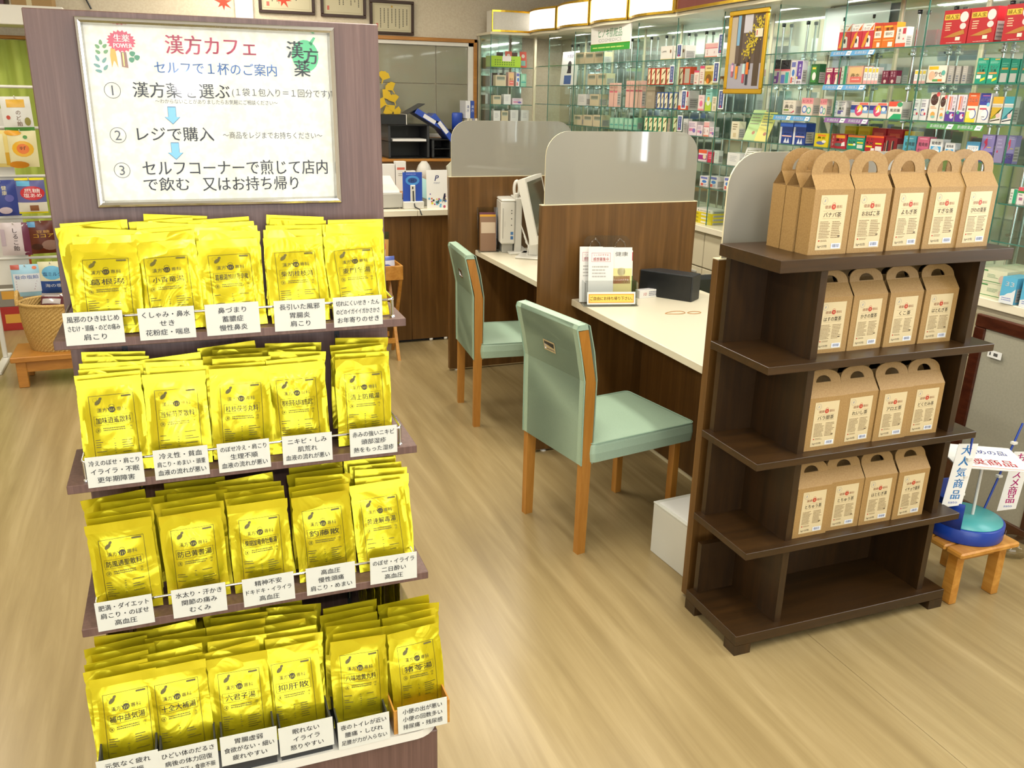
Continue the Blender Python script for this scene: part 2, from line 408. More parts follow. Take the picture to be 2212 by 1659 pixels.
# ------------------------------------------------------------------ the kampo display stand
GX, GY, GYAW = -0.1969, 1.7107, -0.0175
GM = Matrix.Translation((GX, GY, 0)) @ Matrix.Rotation(GYAW, 4, 'Z')
def gw(x, y, z): return GM @ Vector((x, y, z))
LEAN = 0.0251
ROWS = [dict(z=1.136, d=0.115, k=0.006), dict(z=0.885, d=0.155, k=0.014), dict(z=0.648, d=0.240, k=0.012)]
BASE_Z, BASE_D = 0.368, 0.355

def stand():
    t = empty('display_stand', (GX, GY, 0), (0, 0, GYAW)); tag(t, 'tall purple-brown panel display stand with three railed shelves and a white-topped base', 'display stand')
    p = MB().box(0, 0.6, 0, 0.03, 0.3, 1.671, 'panel', 0.0015)
    p.v = [(x, y + z * LEAN, z) for x, y, z in p.v]; p.build('back_panel', t)
    MB().box(0, 0.6, -BASE_D + 0.012, 0.06, 0, 0.35, 'panel', 0.002).build('base_body', t)
    # white base top with rounded front corners
    pts = []; r = 0.05
    for cx, a0 in ((0.605 - r, -math.pi / 2), (-0.005 + r, math.pi)):
        for k in range(7):
            a = a0 + (math.pi / 2) * k / 6; pts.append((cx + r * math.cos(a), -BASE_D + r + r * math.sin(a)))
    pts = [(0.605, 0.06)] + list(reversed(pts[:7])) + list(reversed(pts[7:])) + [(-0.005, 0.06)]
    MB().prism(Fr((0, 0, 0), (1, 0, 0), (0, 1, 0)), pts, 0.35, BASE_Z, 'white_pl').build('base_top', t)
    for x in (0.093, 0.494):                                          # slotted uprights let into the panel
        c = MB().box(x - 0.005, x + 0.005, -0.0015, 0.004, 0.37, 1.13, 'black_matt'); z = 0.40
        while z < 1.12: c.box(x - 0.0018, x + 0.0018, -0.0022, 0.0, z, z + 0.016, 'alu'); z += 0.03
        c.v = [(a, b + e * LEAN, e) for a, b, e in c.v]; c.build('slotted_upright', t)
    for q in ROWS:
        z, d, k = q['z'], q['d'], q['k']; yp = z * LEAN
        s = MB().box(-k, 0.6 + k, -d, yp - 0.001, z - 0.016, z, 'panel', 0.001).build('shelf', t)
        zr, xf = z + 0.036, 0.014
        pts = [(0.0 + xf, yp - 0.002, zr), (xf, -d + 0.022, zr), (xf + 0.004, -d + 0.014, zr), (xf + 0.012, -d + 0.010, zr), (0.6 - xf - 0.012, -d + 0.010, zr), (0.6 - xf - 0.004, -d + 0.014, zr), (0.6 - xf, -d + 0.022, zr), (0.6 - xf, yp - 0.002, zr)]
        rail = MB().tube(pts, 0.0026, 'chrome', 8)
        for x in (xf + 0.003, 0.6 - xf - 0.003):
            rail.tube([(x, -d + 0.0135, z), (x, -d + 0.0135, zr)], 0.0028, 'chrome', 8); rail.lathe([(0.0046, 0), (0.0046, 0.004), (0.003, 0.005)], 'chrome', 10, (x, -d + 0.0135, z))
        rail.build('rail', s)
        for x in (0.093, 0.494):                                      # bracket under the shelf
            MB().prism(Fr((x - 0.0015, 0, 0), (0, 1, 0), (0, 0, 1)), [(yp - 0.002, z - 0.016), (yp - 0.002, z - 0.045), (-d * 0.6, z - 0.019), (-d * 0.6, z - 0.016)], 0, 0.003, 'black_matt').build('bracket', s)
stand()

def poster():
    """framed notice hung on the panel"""
    t = empty('framed_notice', GM @ Vector((0.2965, 1.341 * LEAN, 1.341)), (-LEAN, 0, GYAW)); tag(t, 'silver-framed kampo cafe notice on top of the brown display panel', 'notice')
    SHEET = speckle('washi_sheet', '#dedac6', '#e7e5d6', 70, 0.55); SHEET.node_tree.nodes['Principled BSDF'].inputs['Coat Weight'].default_value = 0.7; SHEET.node_tree.nodes['Principled BSDF'].inputs['Coat Roughness'].default_value = 0.06
    W_, H_ = 0.437, 0.3195; x0, x1 = -W_ / 2, W_ / 2
    fr = MB(); b = 0.0125
    prof = [(0, 0), (0, 0.012), (0.002, 0.0165), (0.006, 0.018), (0.0095, 0.015), (b, 0.0085), (b, 0)]
    for (ax, az, ux, uz, L) in ((x0, 0, 1, 0, W_), (x1, 0, 0, 1, H_), (x1, H_, -1, 0, W_), (x0, H_, 0, -1, H_)):
        vx, vz = -uz, ux; vv = []
        for pa, pd in prof: vv.append((ax + ux * pa + vx * pa, -pd, az + uz * pa + vz * pa))
        for pa, pd in prof: vv.append((ax + ux * (L - pa) + vx * pa, -pd, az + uz * (L - pa) + vz * pa))
        n = len(prof); fr.add(vv, [(i + 1, i, n + i, n + i + 1) for i in range(n - 1)], 'alu')
    fr.build('frame', t)
    MB().box(x0 + 0.01, x1 - 0.01, -0.0055, -0.001, 0.01, H_ - 0.01, SHEET).build('sheet', t)
    F = FX(0, -0.0058, 0); P = MB(); BLK = '#2a2c33'
    def T(s, cx, cz, w_, h_, c=BLK, b_=0.012): P.text(F, s, cx - 0.2965, cz - 1.341, h_, c, w_, bold=b_)
    T('漢方カフェ', 0.2955, 1.6215, 0.153, 0.034, '#c4405c', 0.02)
    T('セルフで１杯のご案内', 0.302, 1.583, 0.21, 0.0225, '#4a7cc4', 0.015)
    for s, cx, cz in (('1', 0.125, 1.5425), ('2', 0.1255, 1.467), ('3', 0.1255, 1.4065)):
        P.ring(F, cx - 0.2965, cz - 1.341, 0.0135, 0.0009, BLK); P.text(F, s, cx - 0.2965, cz - 1.341, 0.024, BLK)
    T('漢方薬を選ぶ', 0.2395, 1.5445, 0.163, 0.028); T('(１袋１包入り＝１回分です)', 0.4135, 1.544, 0.177, 0.0155, b_=0)
    T('〜わからないことがありましたらお気軽にご相談ください〜', 0.299, 1.526, 0.212, 0.009, b_=0)
    T('レジで購入', 0.222, 1.4695, 0.13, 0.027); T('〜商品をレジまでお持ちください〜', 0.3935, 1.468, 0.181, 0.0135, b_=0)
    T('セルフコーナーで煎じて店内', 0.3255, 1.41, 0.331, 0.029); T('で飲む', 0.198, 1.381, 0.078, 0.026); T('又はお持ち帰り', 0.347, 1.3805, 0.174, 0.028)
    for cx, cz in ((0.219, 1.502), (0.2185, 1.44)):
        x, y = cx - 0.2965, cz - 1.341
        sh = lambda k: [(x - 0.007 * k, y + 0.015 * k), (x + 0.007 * k, y + 0.015 * k), (x + 0.007 * k, y - 0.003), (x + 0.0135 * k, y - 0.003), (x, y - 0.016 * k), (x - 0.0135 * k, y - 0.003), (x - 0.007 * k, y - 0.003)]
        P.pol(F, sh(1.0), '#3c6c90', 0.0004); P.pol(F, sh(0.9), '#6cb4e4', 0.0006)
    sx, sy = 0.148 - 0.2965, 1.6235 - 1.341                          # red burst
    P.pol(F, [(sx + (0.0235 if k % 2 else 0.0195) * math.cos(math.pi * k / 20), sy + (0.0185 if k % 2 else 0.015) * math.sin(math.pi * k / 20)) for k in range(40)], '#c23650')
    P.text(F, '生薬', sx + 0.001, sy + 0.005, 0.013, '#f2eeea', bold=0.03, c=0.0008); P.text(F, 'POWER', sx + 0.002, sy - 0.007, 0.0105, '#f2eeea', w=0.030, bold=0.03, c=0.0008)
    def leaf(x, y, L, wd, an, c):
        ca, sa = math.cos(an), math.sin(an); pp = []
        for k in range(12):
            a = 6.2832 * k / 12; u, v = L * 0.5 * math.cos(a), wd * 0.5 * math.sin(a) * (1 - 0.3 * math.cos(a)); pp.append((x + ca * u - sa * v, y + sa * u + ca * v))
        P.pol(F, pp, c)
    bx, by = 0.113 - 0.2965, 1.59 - 1.341
    for (dx, dy, an) in ((-0.006, 0.012, 2.4), (0.006, 0.013, 0.7), (-0.006, 0.003, 2.5), (0.007, 0.004, 0.6), (0, 0.019, 1.57)): leaf(bx + 0.002 + dx, by + 0.012 + dy, 0.0085, 0.0055, an, '#5e8f50')
    for (dx, dy, an) in ((-0.006, 0.009, 2.0), (0.005, 0.006, 0.9), (-0.008, -0.003, 2.7), (0.006, -0.006, 0.9), (-0.006, -0.012, 2.9)): leaf(bx + dx, by - 0.004 + dy, 0.011, 0.005, an, '#5f8f86')
    x, y = 0.133 - 0.2965, 1.598 - 1.341
    P.pol(F, [(x - 0.003, y + 0.014), (x + 0.004, y + 0.012), (x + 0.005, y), (x + 0.006, y - 0.018), (x + 0.002, y - 0.008), (x, y - 0.006), (x - 0.004, y - 0.018), (x - 0.005, y + 0.002)], '#d8a028')
    x = 0.150 - 0.2965
    P.pol(F, [(x - 0.005, y + 0.008), (x + 0.004, y + 0.008), (x + 0.005, y - 0.018), (x - 0.005, y - 0.016)], '#8a5e48'); P.pol(F, [(x - 0.0025, y + 0.007), (x - 0.0002, y + 0.007), (x - 0.0004, y - 0.015), (x - 0.0022, y - 0.015)], '#f0e070', 0.0007)
    for dx, dy in ((0.014, 0.006), (0.021, 0.0), (0.012, -0.004)): leaf(x + dx, y + dy, 0.0095, 0.0085, 0.5, '#2f7f54')
    lx, ly = 0.4565 - 0.2965, 1.606 - 1.341
    pp = []
    for k in range(24):
        a = 6.2832 * k / 24; r = 0.024 + 0.004 * math.cos(a - 1.1); pp.append((lx + 0.002 + r * math.cos(a), ly + 1.15 * r * math.sin(a)))
    P.pol(F, pp, '#44b877'); P.pol(F, [(lx + 0.016, ly + 0.022), (lx + 0.024, ly + 0.036), (lx + 0.02, ly + 0.037), (lx + 0.011, ly + 0.026)], '#44b877')
    P.text(F, '漢', lx - 0.014, ly + 0.014, 0.032, '#1e2a22', c=0.0008, bold=0.03); P.text(F, '方', lx + 0.014, ly + 0.004, 0.030, '#1e2a22', c=0.0008, bold=0.03); P.text(F, '薬', lx - 0.003, ly - 0.018, 0.031, '#1e2a22', c=0.0008, bold=0.03)
    P.mats = [gloss_ink('#' + m_.name.split('_')[-1]) for m_ in P.mats]
    P.build('lettering', t)
poster()

# ------------------------------------------------------------------ foil packets
PW, PH = 0.108, 0.172
def puff_fn(seed):
    r = random.Random(seed)
    ph = [r.random() * 6.28 for _ in range(8)]; amp = 0.0095 + 0.003 * r.random(); bx = (r.random() - 0.5) * 0.02
    cr = [(r.uniform(-0.03, 0.03), r.uniform(0.04, 0.13), r.uniform(-1.2, 1.2), r.uniform(0.0006, 0.0016)) for _ in range(5)]
    def f(x, z):
        e = max(0.0, 1 - abs(x / (PW / 2 - 0.007)) ** 3.0); g1 = min(1, max(0, (z - 0.008) / 0.04)); g2 = min(1, max(0, (PH - 0.017 - z) / 0.045))
        sm = lambda t: t * t * (3 - 2 * t)
        y = amp * e * sm(g1) * sm(g2) * (1 + 0.35 * math.sin(16 * (x + bx) + ph[0])) + 0.0009 * math.sin(58 * x + 22 * z + ph[1]) * e + 0.0012 * math.sin(46 * z + ph[2])
        for cx, cz, an, h in cr:
            u = (x - cx) * math.cos(an) + (z - cz) * math.sin(an); v = -(x - cx) * math.sin(an) + (z - cz) * math.cos(an)
            y += h * math.exp(-(u / 0.004) ** 2) * math.exp(-(v / 0.03) ** 2) * e
        return y
    return f
def packet_mesh(seed):
    f = puff_fn(seed); r = random.Random(seed + 50); b = MB(); nx, nz = 15, 22
    bow = [r.uniform(-0.004, 0.004) for _ in range(3)]
    def base(x, z): return bow[0] * math.sin(3.0 * z / PH) * 1.2 + bow[1] * (x / PW) * (z / PH) * 1.5
    zl = [PH * k / nz for k in range(nz + 1)]
    fr_, bk = [], []
    for z in zl:
        for i in range(nx + 1):
            x = -PW / 2 + PW * i / nx
            nb = 0.0018 if (abs(z - (PH - 0.026)) < 0.003 and (i in (0, nx))) else 0
            xx = x * (1 - 0.012 * math.sin(9 * z / PH + bow[2] * 500)) - (nb if x > 0 else -nb)
            fr_.append((xx, base(x, z) - f(x, z), z)); bk.append((xx, base(x, z) + 0.55 * f(x, z) * (0 if i in (0, nx) else 1) + 0.0008, z))
    q, qs, qb = [], [], []
    for k in range(nz):
        for i in range(nx):
            a = k * (nx + 1) + i
            (qs if zl[k] > PH - 0.018 else q).append((a, a + 1, a + nx + 2, a + nx + 1)); qb.append((a, a + nx + 1, a + nx + 2, a + 1))
    b.add(fr_, q, 'foil', True); b.add(fr_, qs, 'foil_seal', True); b.add(bk, qb, 'foil', True)
    n1 = nx + 1; allv = fr_ + bk; o = len(fr_); e = []
    for i in range(nx): e.append((o + i, o + i + 1, i + 1, i)); t = nz * n1; e.append((t + i, t + i + 1, o + t + i + 1, o + t + i))
    for k in range(nz): a = k * n1; e.append((a, a + n1, o + a + n1, o + a)); a += nx; e.append((o + a, o + a + n1, a + n1, a))
    b.add(allv, e, 'foil_seal')
    def warp(x, z):                                                   # depth of the faceted front, so that print lies on it
        u = min(nx - 1e-6, max(0, (x + PW / 2) / PW * nx)); v = min(nz - 1e-6, max(0, z / PH * nz)); i, k = int(u), int(v); u -= i; v -= k; g = lambda a, c: -fr_[c * (nx + 1) + a][1]
        return (g(i, k) * (1 - u) + g(i + 1, k) * u) * (1 - v) + (g(i, k + 1) * (1 - u) + g(i + 1, k + 1) * u) * v
    b.warp = warp
    return b
PACK = []
for sd in range(6):
    b = packet_mesh(100 + sd); o = b.build('foil_packet'); PACK.append((o.data, b.warp)); bpy.data.objects.remove(o)

def packet_print(name, warp, num, seed):
    P = MB(); F = FX(0); K = '#332c08'; G = '#5a5214'; rnd = random.Random(seed); c0 = 0.0008
    def strip(x0, z0, x1, z1, mt, n=10):
        vs_, fs = [], []; hor = abs(x1 - x0) > abs(z1 - z0)
        for i in range(n + 1):
            t = i / n
            for s in (0, 1):
                px, pz = (x0 + (x1 - x0) * t, (z0, z1)[s]) if hor else ((x0, x1)[s], z0 + (z1 - z0) * t)
                vs_.append(F(px, pz, c0 + warp(px, pz)))
            if i: fs.append((2 * i - 2, 2 * i, 2 * i + 1, 2 * i - 1) if hor else (2 * i - 1, 2 * i + 1, 2 * i, 2 * i - 2))
        P.add(vs_, fs, mt)
    def box(x0, z0, x1, z1, t, mt): strip(x0, z0, x1, z0 + t, mt); strip(x0, z1 - t, x1, z1, mt); strip(x0, z0, x0 + t, z1, mt); strip(x1 - t, z0, x1, z1, mt)
    def dsc(x, z, rx, rz, mt, an=0.0, n=12):
        ca, sa = math.cos(an), math.sin(an); pts = []
        for k in range(n):
            a = 6.2832 * k / n; u, v = rx * math.cos(a), rz * math.sin(a); px, pz = x + ca * u - sa * v, z + sa * u + ca * v; pts.append(F(px, pz, c0 + warp(px, pz)))
        P.add(pts, [tuple(range(n))], mt)
    def rg(x, z, r, t, mt, n=14):
        vs_ = []
        for k in range(n):
            a = 6.2832 * k / n
            for q in (r, r - t): px, pz = x + q * math.cos(a), z + q * math.sin(a); vs_.append(F(px, pz, c0 + warp(px, pz)))
        P.add(vs_, [(2 * k, 2 * ((k + 1) % n), 2 * ((k + 1) % n) + 1, 2 * k + 1) for k in range(n)], mt)
    def tx(s, x, z, h, w_, mt, b_=0.0): P.text(F, s, x, z, h, mt, w_, c=c0, warp=warp, bold=b_)
    zt = PH - 0.030
    box(-0.0365, 0.014, 0.0375, zt, 0.0006, K)
    dsc(-0.022, zt - 0.012, 0.0062, 0.0034, G, 0.7); dsc(-0.0175, zt - 0.006, 0.003, 0.0024, G, 0.7); rg(-0.0265, zt - 0.0075, 0.0036, 0.0003, G)
    strip(0.0175, zt - 0.0055, 0.0335, zt - 0.0025, G, 4)
    tx('漢方', -0.0165, zt - 0.0265, 0.0085, 0.0165, G); tx('専科', 0.016, zt - 0.0265, 0.0085, 0.0165, G)
    dsc(0.0, zt - 0.0265, 0.0058, 0.0056, K); rg(0.0, zt - 0.0215, 0.0046, 0.0006, K); P.add([F(a, z_, c0 + warp(a, z_)) for a, z_ in ((-0.009, zt - 0.022), (-0.0045, zt - 0.0275), (-0.0045, zt - 0.025))], [(0, 1, 2)], K)
    for k in (-0.003, 0.0, 0.003): strip(k - 0.0003, zt - 0.0300, k + 0.0003, zt - 0.0245, M['foil'], 3)
    box(-0.0315, zt - 0.0535, 0.0325, zt - 0.0365, 0.0004, G)
    n = len(name); tx(name, 0.0005, zt - 0.045, 0.0125, min(0.058, 0.0125 * n * (1.5 if n == 3 else 1.05)), K, 0.012)
    rg(-0.0265, zt - 0.0625, 0.0042, 0.0005, G); tx('漢', -0.0265, zt - 0.0625, 0.005, None, G)
    for k in (0, 1):
        x = -0.018
        while x < 0.018: L = rnd.uniform(0.001, 0.003); strip(x, zt - 0.0605 - 0.0036 * k, x + L, zt - 0.0588 - 0.0036 * k, G, 1); x += L + 0.0007
    tx('1包', 0.0275, zt - 0.0598, 0.0044, None, G); tx(num, 0.0275, zt - 0.0652, 0.0044, None, G)
    for k in range(7):
        z = zt - 0.080 - 0.0042 * k
        for x0, x1 in ((-0.033, -0.014), (-0.003, 0.0005), (0.010, 0.034)):
            if rnd.random() < 0.75: strip(x0, z, x0 + (x1 - x0) * rnd.uniform(0.4, 1), z + 0.0012, G, 2)
    return P

TOPS = [[(.087, .0, '葛根湯'), (.188, 0, '小青竜湯'), (.295, 0, '葛根湯加川芎辛夷'), (.411, 0, '柴胡桂枝湯'), (.525, 0, '麦門冬湯')],
        [(.071, 0, '加味逍遙散料'), (.177, 0, '当帰芍薬散料'), (.287, 0, '桂枝茯苓丸料'), (.394, 0, '桂枝茯苓丸料加薏苡仁'), (.520, 0, '清上防風湯')],
        [(.068, 0, '防風通聖散料'), (.185, 0, '防已黄耆湯'), (.301, 0, '柴胡加竜骨牡蛎湯'), (.421, 0, '釣藤散'), (.536, 0, '黄連解毒湯')],
        [(.046, .015, '補中益気湯'), (.133, .013, '十全大補湯'), (.238, .010, '六君子湯'), (.335, .006, '抑肝散'), (.458, .0, '八味地黄丸料'), (.574, .0, '猪苓湯')]]
COUNTS = [[5, 6, 5, 5, 4], [6, 4, 6, 5, 5], [5, 6, 5, 6, 7], [6, 7, 7, 7, 6, 5]]
HEIGHT = [[.144, .142, .150, .157, .140], [.166, .166, .170, .169, .170], [.172, .172, .170, .171, .160], [.165, .165, .165, .162, .168, .168]]
ROMAJI = [['kakkonto', 'shoseiryuto', 'kakkonto-ka-senkyu-shini', 'saiko-keishito', 'bakumondoto'], ['kami-shoyosan', 'toki-shakuyakusan', 'keishi-bukuryogan', 'keishi-bukuryogan-ka-yokuinin', 'seijo-bofuto'], ['bofu-tsushosan', 'boi-ogito', 'saiko-ka-ryukotsu-boreito', 'chotosan', 'oren-gedokuto'], ['hochu-ekkito', 'juzen-taihoto', 'rikkunshito', 'yokukansan', 'hachimi-jiogan', 'choreito']]
ORD = ['', 'first', 'second', 'third', 'fourth', 'fifth', 'sixth', 'seventh']
SHELFNAME = ['top', 'second', 'third', 'lowest']
def packets():
    rnd = random.Random(5)
    for r in range(4):
        z0, d = (ROWS[r]['z'], ROWS[r]['d']) if r < 3 else (BASE_Z + 0.004, BASE_D - 0.012)
        for c, (cx, lift, name) in enumerate(TOPS[r]):
            n = COUNTS[r][c]; avail = d + z0 * LEAN
            lean0 = math.acos(min(0.999, HEIGHT[r][c] / PH)); lean0 = min(0.36, max(lean0, 0.10))
            y0 = -d + (0.020 if r == 0 else 0.034)
            sp = 0.0155 if r == 0 else min(0.021, (avail - 0.034 - 0.03) / n) if r < 2 else 0.021
            for i in range(n):
                k = rnd.randrange(6); me, warp = PACK[k]
                ln = lean0 if i == 0 else max(0.06, 0.26 - 0.04 * i) if r == 0 else max(0.05, lean0 - 0.015 * i + rnd.uniform(-0.01, 0.01))
                y = y0 + sp * i + (0.020 if r == 0 and i else 0)
                if r < 3:
                    lim = z0 * LEAN - 0.012 - PH * math.sin(ln)
                    if y > lim: ln = max(0.02, math.asin(max(0.0, (z0 * LEAN - 0.012 - y) / PH))); 
                jx = rnd.uniform(-0.010, 0.010) if i else 0.0; tl = rnd.uniform(-0.08, 0.08) if i else rnd.uniform(-0.035, 0.035)
                if (r, c, i) == (0, 0, 3): tl = -0.10; jx = -0.012
                z = z0 + 0.001 + lift + abs(tl) * PW / 2 + i * (0.0055 if r == 0 else 0.004)
                if r == 3: z += 0.004
                o = link('foil_packet', me, None, gw(cx + jx, y, z), (-ln, tl, GYAW + rnd.uniform(-0.05, 0.05)))
                if r == 0: o.scale = (1, 1, 0.93)
                if i == 0:
                    tag(o, 'gold foil packet printed %s (%s), front of its row on the %s shelf' % (name, ROMAJI[r][c], SHELFNAME[r]), 'packet', 'gold foil kampo packets')
                    packet_print(name, warp, str(rnd.choice([1, 2, 8, 12, 15, 20, 23, 25, 41, 45, 54, 56])), r * 10 + c).build('print', o)
                else:
                    tag(o, 'gold foil packet, %s behind the front %s packet' % (ORD[i], ROMAJI[r][c]), 'packet', 'gold foil kampo packets')
packets()

CARDS = [[(.0605, '風邪のひきはじめ|さむけ・頭痛・のどの痛み|肩こり'), (.177, 'くしゃみ・鼻水|せき|花粉症・喘息'), (.288, '鼻づまり|蓄膿症|慢性鼻炎'), (.406, '長引いた風邪|胃腸炎|肩こり'), (.514, '切れにくいせき・たん|のどのイガイイガかさかさ|お年寄りのせき')],
         [(.067, '冷えのぼせ・肩こり|イライラ・不眠|更年期障害'), (.177, '冷え性・貧血|肩こり・めまい・頭重|血液の流れが悪い'), (.286, 'のぼせ冷え・肩こり|生理不順|血液の流れが悪い'), (.401, 'ニキビ・しみ|肌荒れ|血液の流れが悪い'), (.5275, '赤みの強いニキビ|頭部湿疹|熱をもった湿疹')],
         [(.0605, '肥満・ダイエット|肩こり・のぼせ|高血圧'), (.1845, '水太り・汗かき|関節の痛み|むくみ'), (.3065, '精神不安|ドキドキ・イライラ|高血圧'), (.421, '高血圧|慢性頭痛|肩こり・めまい'), (.542, 'のぼせ・イライラ|二日酔い|高血圧')],
         [(.044, '元気なく疲れ|食欲不振|貧血'), (.1415, 'ひどい体のだるさ|病後の体力回復|貧血・寝汗・食欲不振'), (.2445, '胃腸虚弱|食欲がない・細い|疲れやすい'), (.3465, '眠れない|イライラ|怒りやすい'), (.453, '夜のトイレが近い|腰痛・しびれ|足腰が力が入らない'), (.5675, '小便の出が悪い|小便の回数多い|排尿痛・残尿感')]]
C4Z = [.396, .391, .391, .383, .368, .371]
def cards():
    rnd = random.Random(3)
    for r in range(4):
        for c, (cx, tx) in enumerate(CARDS[r]):
            L = tx.split('|')
            if r < 3: z, d, w_ = ROWS[r]['z'] - 0.008, ROWS[r]['d'] + 0.001, 0.0925
            else: z, d, w_ = C4Z[c], BASE_D + 0.0, 0.0985
            h_ = 0.057 if r < 3 else 0.060
            o = MB().box(-w_ / 2, w_ / 2, -0.0012, 0, 0, h_, 'card').build('symptom_card', None, gw(cx, -d, z + rnd.uniform(-0.001, 0.001)), (-0.02 if r < 3 else -0.06, rnd.uniform(-0.012, 0.012), GYAW))
            tag(o, 'white card reading %s, below the %s packets %s' % (L[0], ROMAJI[r][c], 'on the chrome rail' if r < 3 else 'on the stand base'), 'card', 'symptom cards on the display stand')
            P = MB(); F = FX(0, -0.0014, 0)
            for i, s in enumerate(L):
                em = 0.0118 if len(s) <= 8 else 0.0112; P.text(F, s, 0, h_ * (0.79 - 0.28 * i), em, '#2a2a32', min(w_ * 0.88, em * len(s) * (1.02 if len(s) < 7 else 0.95)), bold=0.01)
            P.build('lettering', o)
            if r < 3:                                                  # clip that hangs the card on the rail
                MB().box(-0.012, 0.012, 0, 0.009, h_ - 0.016, h_ - 0.013, 'acrylic').build('clip', o)
cards()

def base_boxes():
    """open boxes on the stand base that hold the lowest row, plus the hessian pot and the clear bin behind"""
    for c in range(6):
        cx = CARDS[3][c][0]; w_ = 0.094; y0, y1 = -BASE_D + 0.006, -BASE_D + 0.162; z = BASE_Z; wood = c == 5
        if c == 4: w_ = 0.097
        if wood: w_ = 0.112
        nm, mt = ('wooden_box', 'pine') if wood else ('card_box', 'black_matt')
        t = empty(nm, gw(cx, 0, z), (0, 0, GYAW))
        tag(t, 'small pine box holding the packets printed 猪苓湯' if wood else 'charcoal box on the stand base holding the %s packets' % ROMAJI[3][c], 'box', None if wood else 'charcoal boxes on the stand base')
        hh = (C4Z[c] - BASE_Z) + 0.05
        MB().box(-w_ / 2, w_ / 2, y0, y0 + 0.004, 0, hh, mt).build('front', t)
        MB().box(-w_ / 2, w_ / 2, y1 - 0.004, y1, 0, hh + 0.02, mt).build('back', t)
        for s in (-1, 1): MB().box(s * w_ / 2, s * (w_ / 2 - 0.003), y0 + 0.004, y1 - 0.004, 0, hh, mt).build('side', t)
        MB().box(-w_ / 2 + 0.003, w_ / 2 - 0.003, y0 + 0.004, y1 - 0.004, 0, 0.003, mt).build('bottom', t)
    rnd = random.Random(9)
    p = empty('hessian_pot', gw(0.060, -0.085, BASE_Z)); tag(p, 'round brown hessian pot with foil packets at the back of the stand base', 'pot')
    MB().lathe([(0.0, 0.002), (0.046, 0.002), (0.050, 0.03), (0.055, 0.165), (0.0545, 0.172), (0.053, 0.172), (0.052, 0.165), (0.047, 0.03), (0.0, 0.006)], 'burlap', 28).build('body', p)
    MB().lathe([(0.0552, 0.150), (0.0562, 0.152), (0.0565, 0.170), (0.0552, 0.174)], 'burlap', 28).build('hem', p)
    for i in range(4):
        o = link('foil_packet', PACK[i][0], None, gw(0.052 + 0.010 * i, -0.085, BASE_Z + 0.012), (0.03, 0.04 * (i - 1), 1.45 + rnd.uniform(-0.06, 0.06))); o.scale = (0.7, 0.6, 1.0)
        tag(o, 'gold foil packet seen edge-on inside the hessian pot', 'packet', 'foil packets in the hessian pot')
    for i, (x, y, rz, tl) in enumerate(((0.128, -0.13, 0.9, 0.5), (0.165, -0.105, 0.35, 0.62), (0.205, -0.125, 0.30, 0.7))):
        o = link('foil_packet', PACK[i + 2][0], None, gw(x, y, BASE_Z + 0.045), (-0.12, tl, rz)); tag(o, 'gold foil packet leaning askew beside the hessian pot', 'packet', 'askew foil packets on the stand base')
    b = empty('clear_bin', gw(0.545, -0.075, BASE_Z)); tag(b, 'clear plastic bin of upright foil packets at the back right of the stand base', 'bin')
    for s in (-1, 1):
        MB().box(s * 0.052, s * 0.05, -0.06, 0.06, 0, 0.15, 'acrylic').build('side', b); MB().box(-0.05, 0.05, s * 0.06, s * 0.058, 0, 0.15, 'acrylic').build('side', b)
    MB().box(-0.05, 0.05, -0.058, 0.058, 0, 0.002, 'acrylic').build('bottom', b)
    for i in range(6):
        o = link('foil_packet', PACK[i % 6][0], None, gw(0.508 + 0.0145 * i, -0.075, BASE_Z + 0.003), (0.0, 0.02 * (i - 3), 1.5708 + GYAW + rnd.uniform(-0.05, 0.05))); o.scale = (0.95, 0.62, 1.12)
        tag(o, 'gold foil packet standing edge-on in the clear bin', 'packet', 'foil packets in the clear bin')
base_boxes()
# ------------------------------------------------------------------ counter: partitions and desks
PX, PWD, PYS, ZW, ZG, TH = 1.448, 0.756, (4.635, 3.3445, 2.0645), 1.114, 1.412, 0.03
def partitions():
    labs = ['walnut partition with frosted screen between the computer desk and the cash counter', 'walnut partition with frosted screen behind the leaflet stand', 'walnut partition with frosted screen standing right behind the dark tea shelf']
    for Y, lab in zip(PYS, labs):
        t = empty('counter_partition', (PX, Y, 0)); tag(t, lab, 'partition', 'counter partitions')
        MB().box(0, PWD, 0, TH, 0.012, ZW, 'walnut', 0.0015).build('panel', t)
        MB().box(0, PWD, 0, TH, ZW, ZW + 0.0025, 'frost_edge').build('top_edge', t)
        for x in (0.05, PWD - 0.05): MB().lathe([(0.014, 0), (0.014, 0.005), (0.008, 0.006), (0.008, 0.012)], 'white_pl', 12, (x, TH / 2, 0)).build('foot', t)
        x0, x1, z0, z1, r = 0.016, PWD - 0.012, ZW + 0.0025, ZG, 0.10
        pts = [(x0, z0), (x1, z0)] + [(x1 - r + r * math.cos(a), z1 - r + r * math.sin(a)) for a in [math.pi / 2 * k / 8 for k in range(9)]] + [(x0 + r - r * math.sin(a), z1 - r + r * math.cos(a)) for a in [math.pi / 2 * k / 8 for k in range(9)]]
        MB().prism(FX(0, TH / 2 + 0.003, 0), pts, -0.0, 0.006, 'frost', 'frost_edge').build('screen', t)
partitions()
XD, ZD = PX + 0.1535, 0.7086
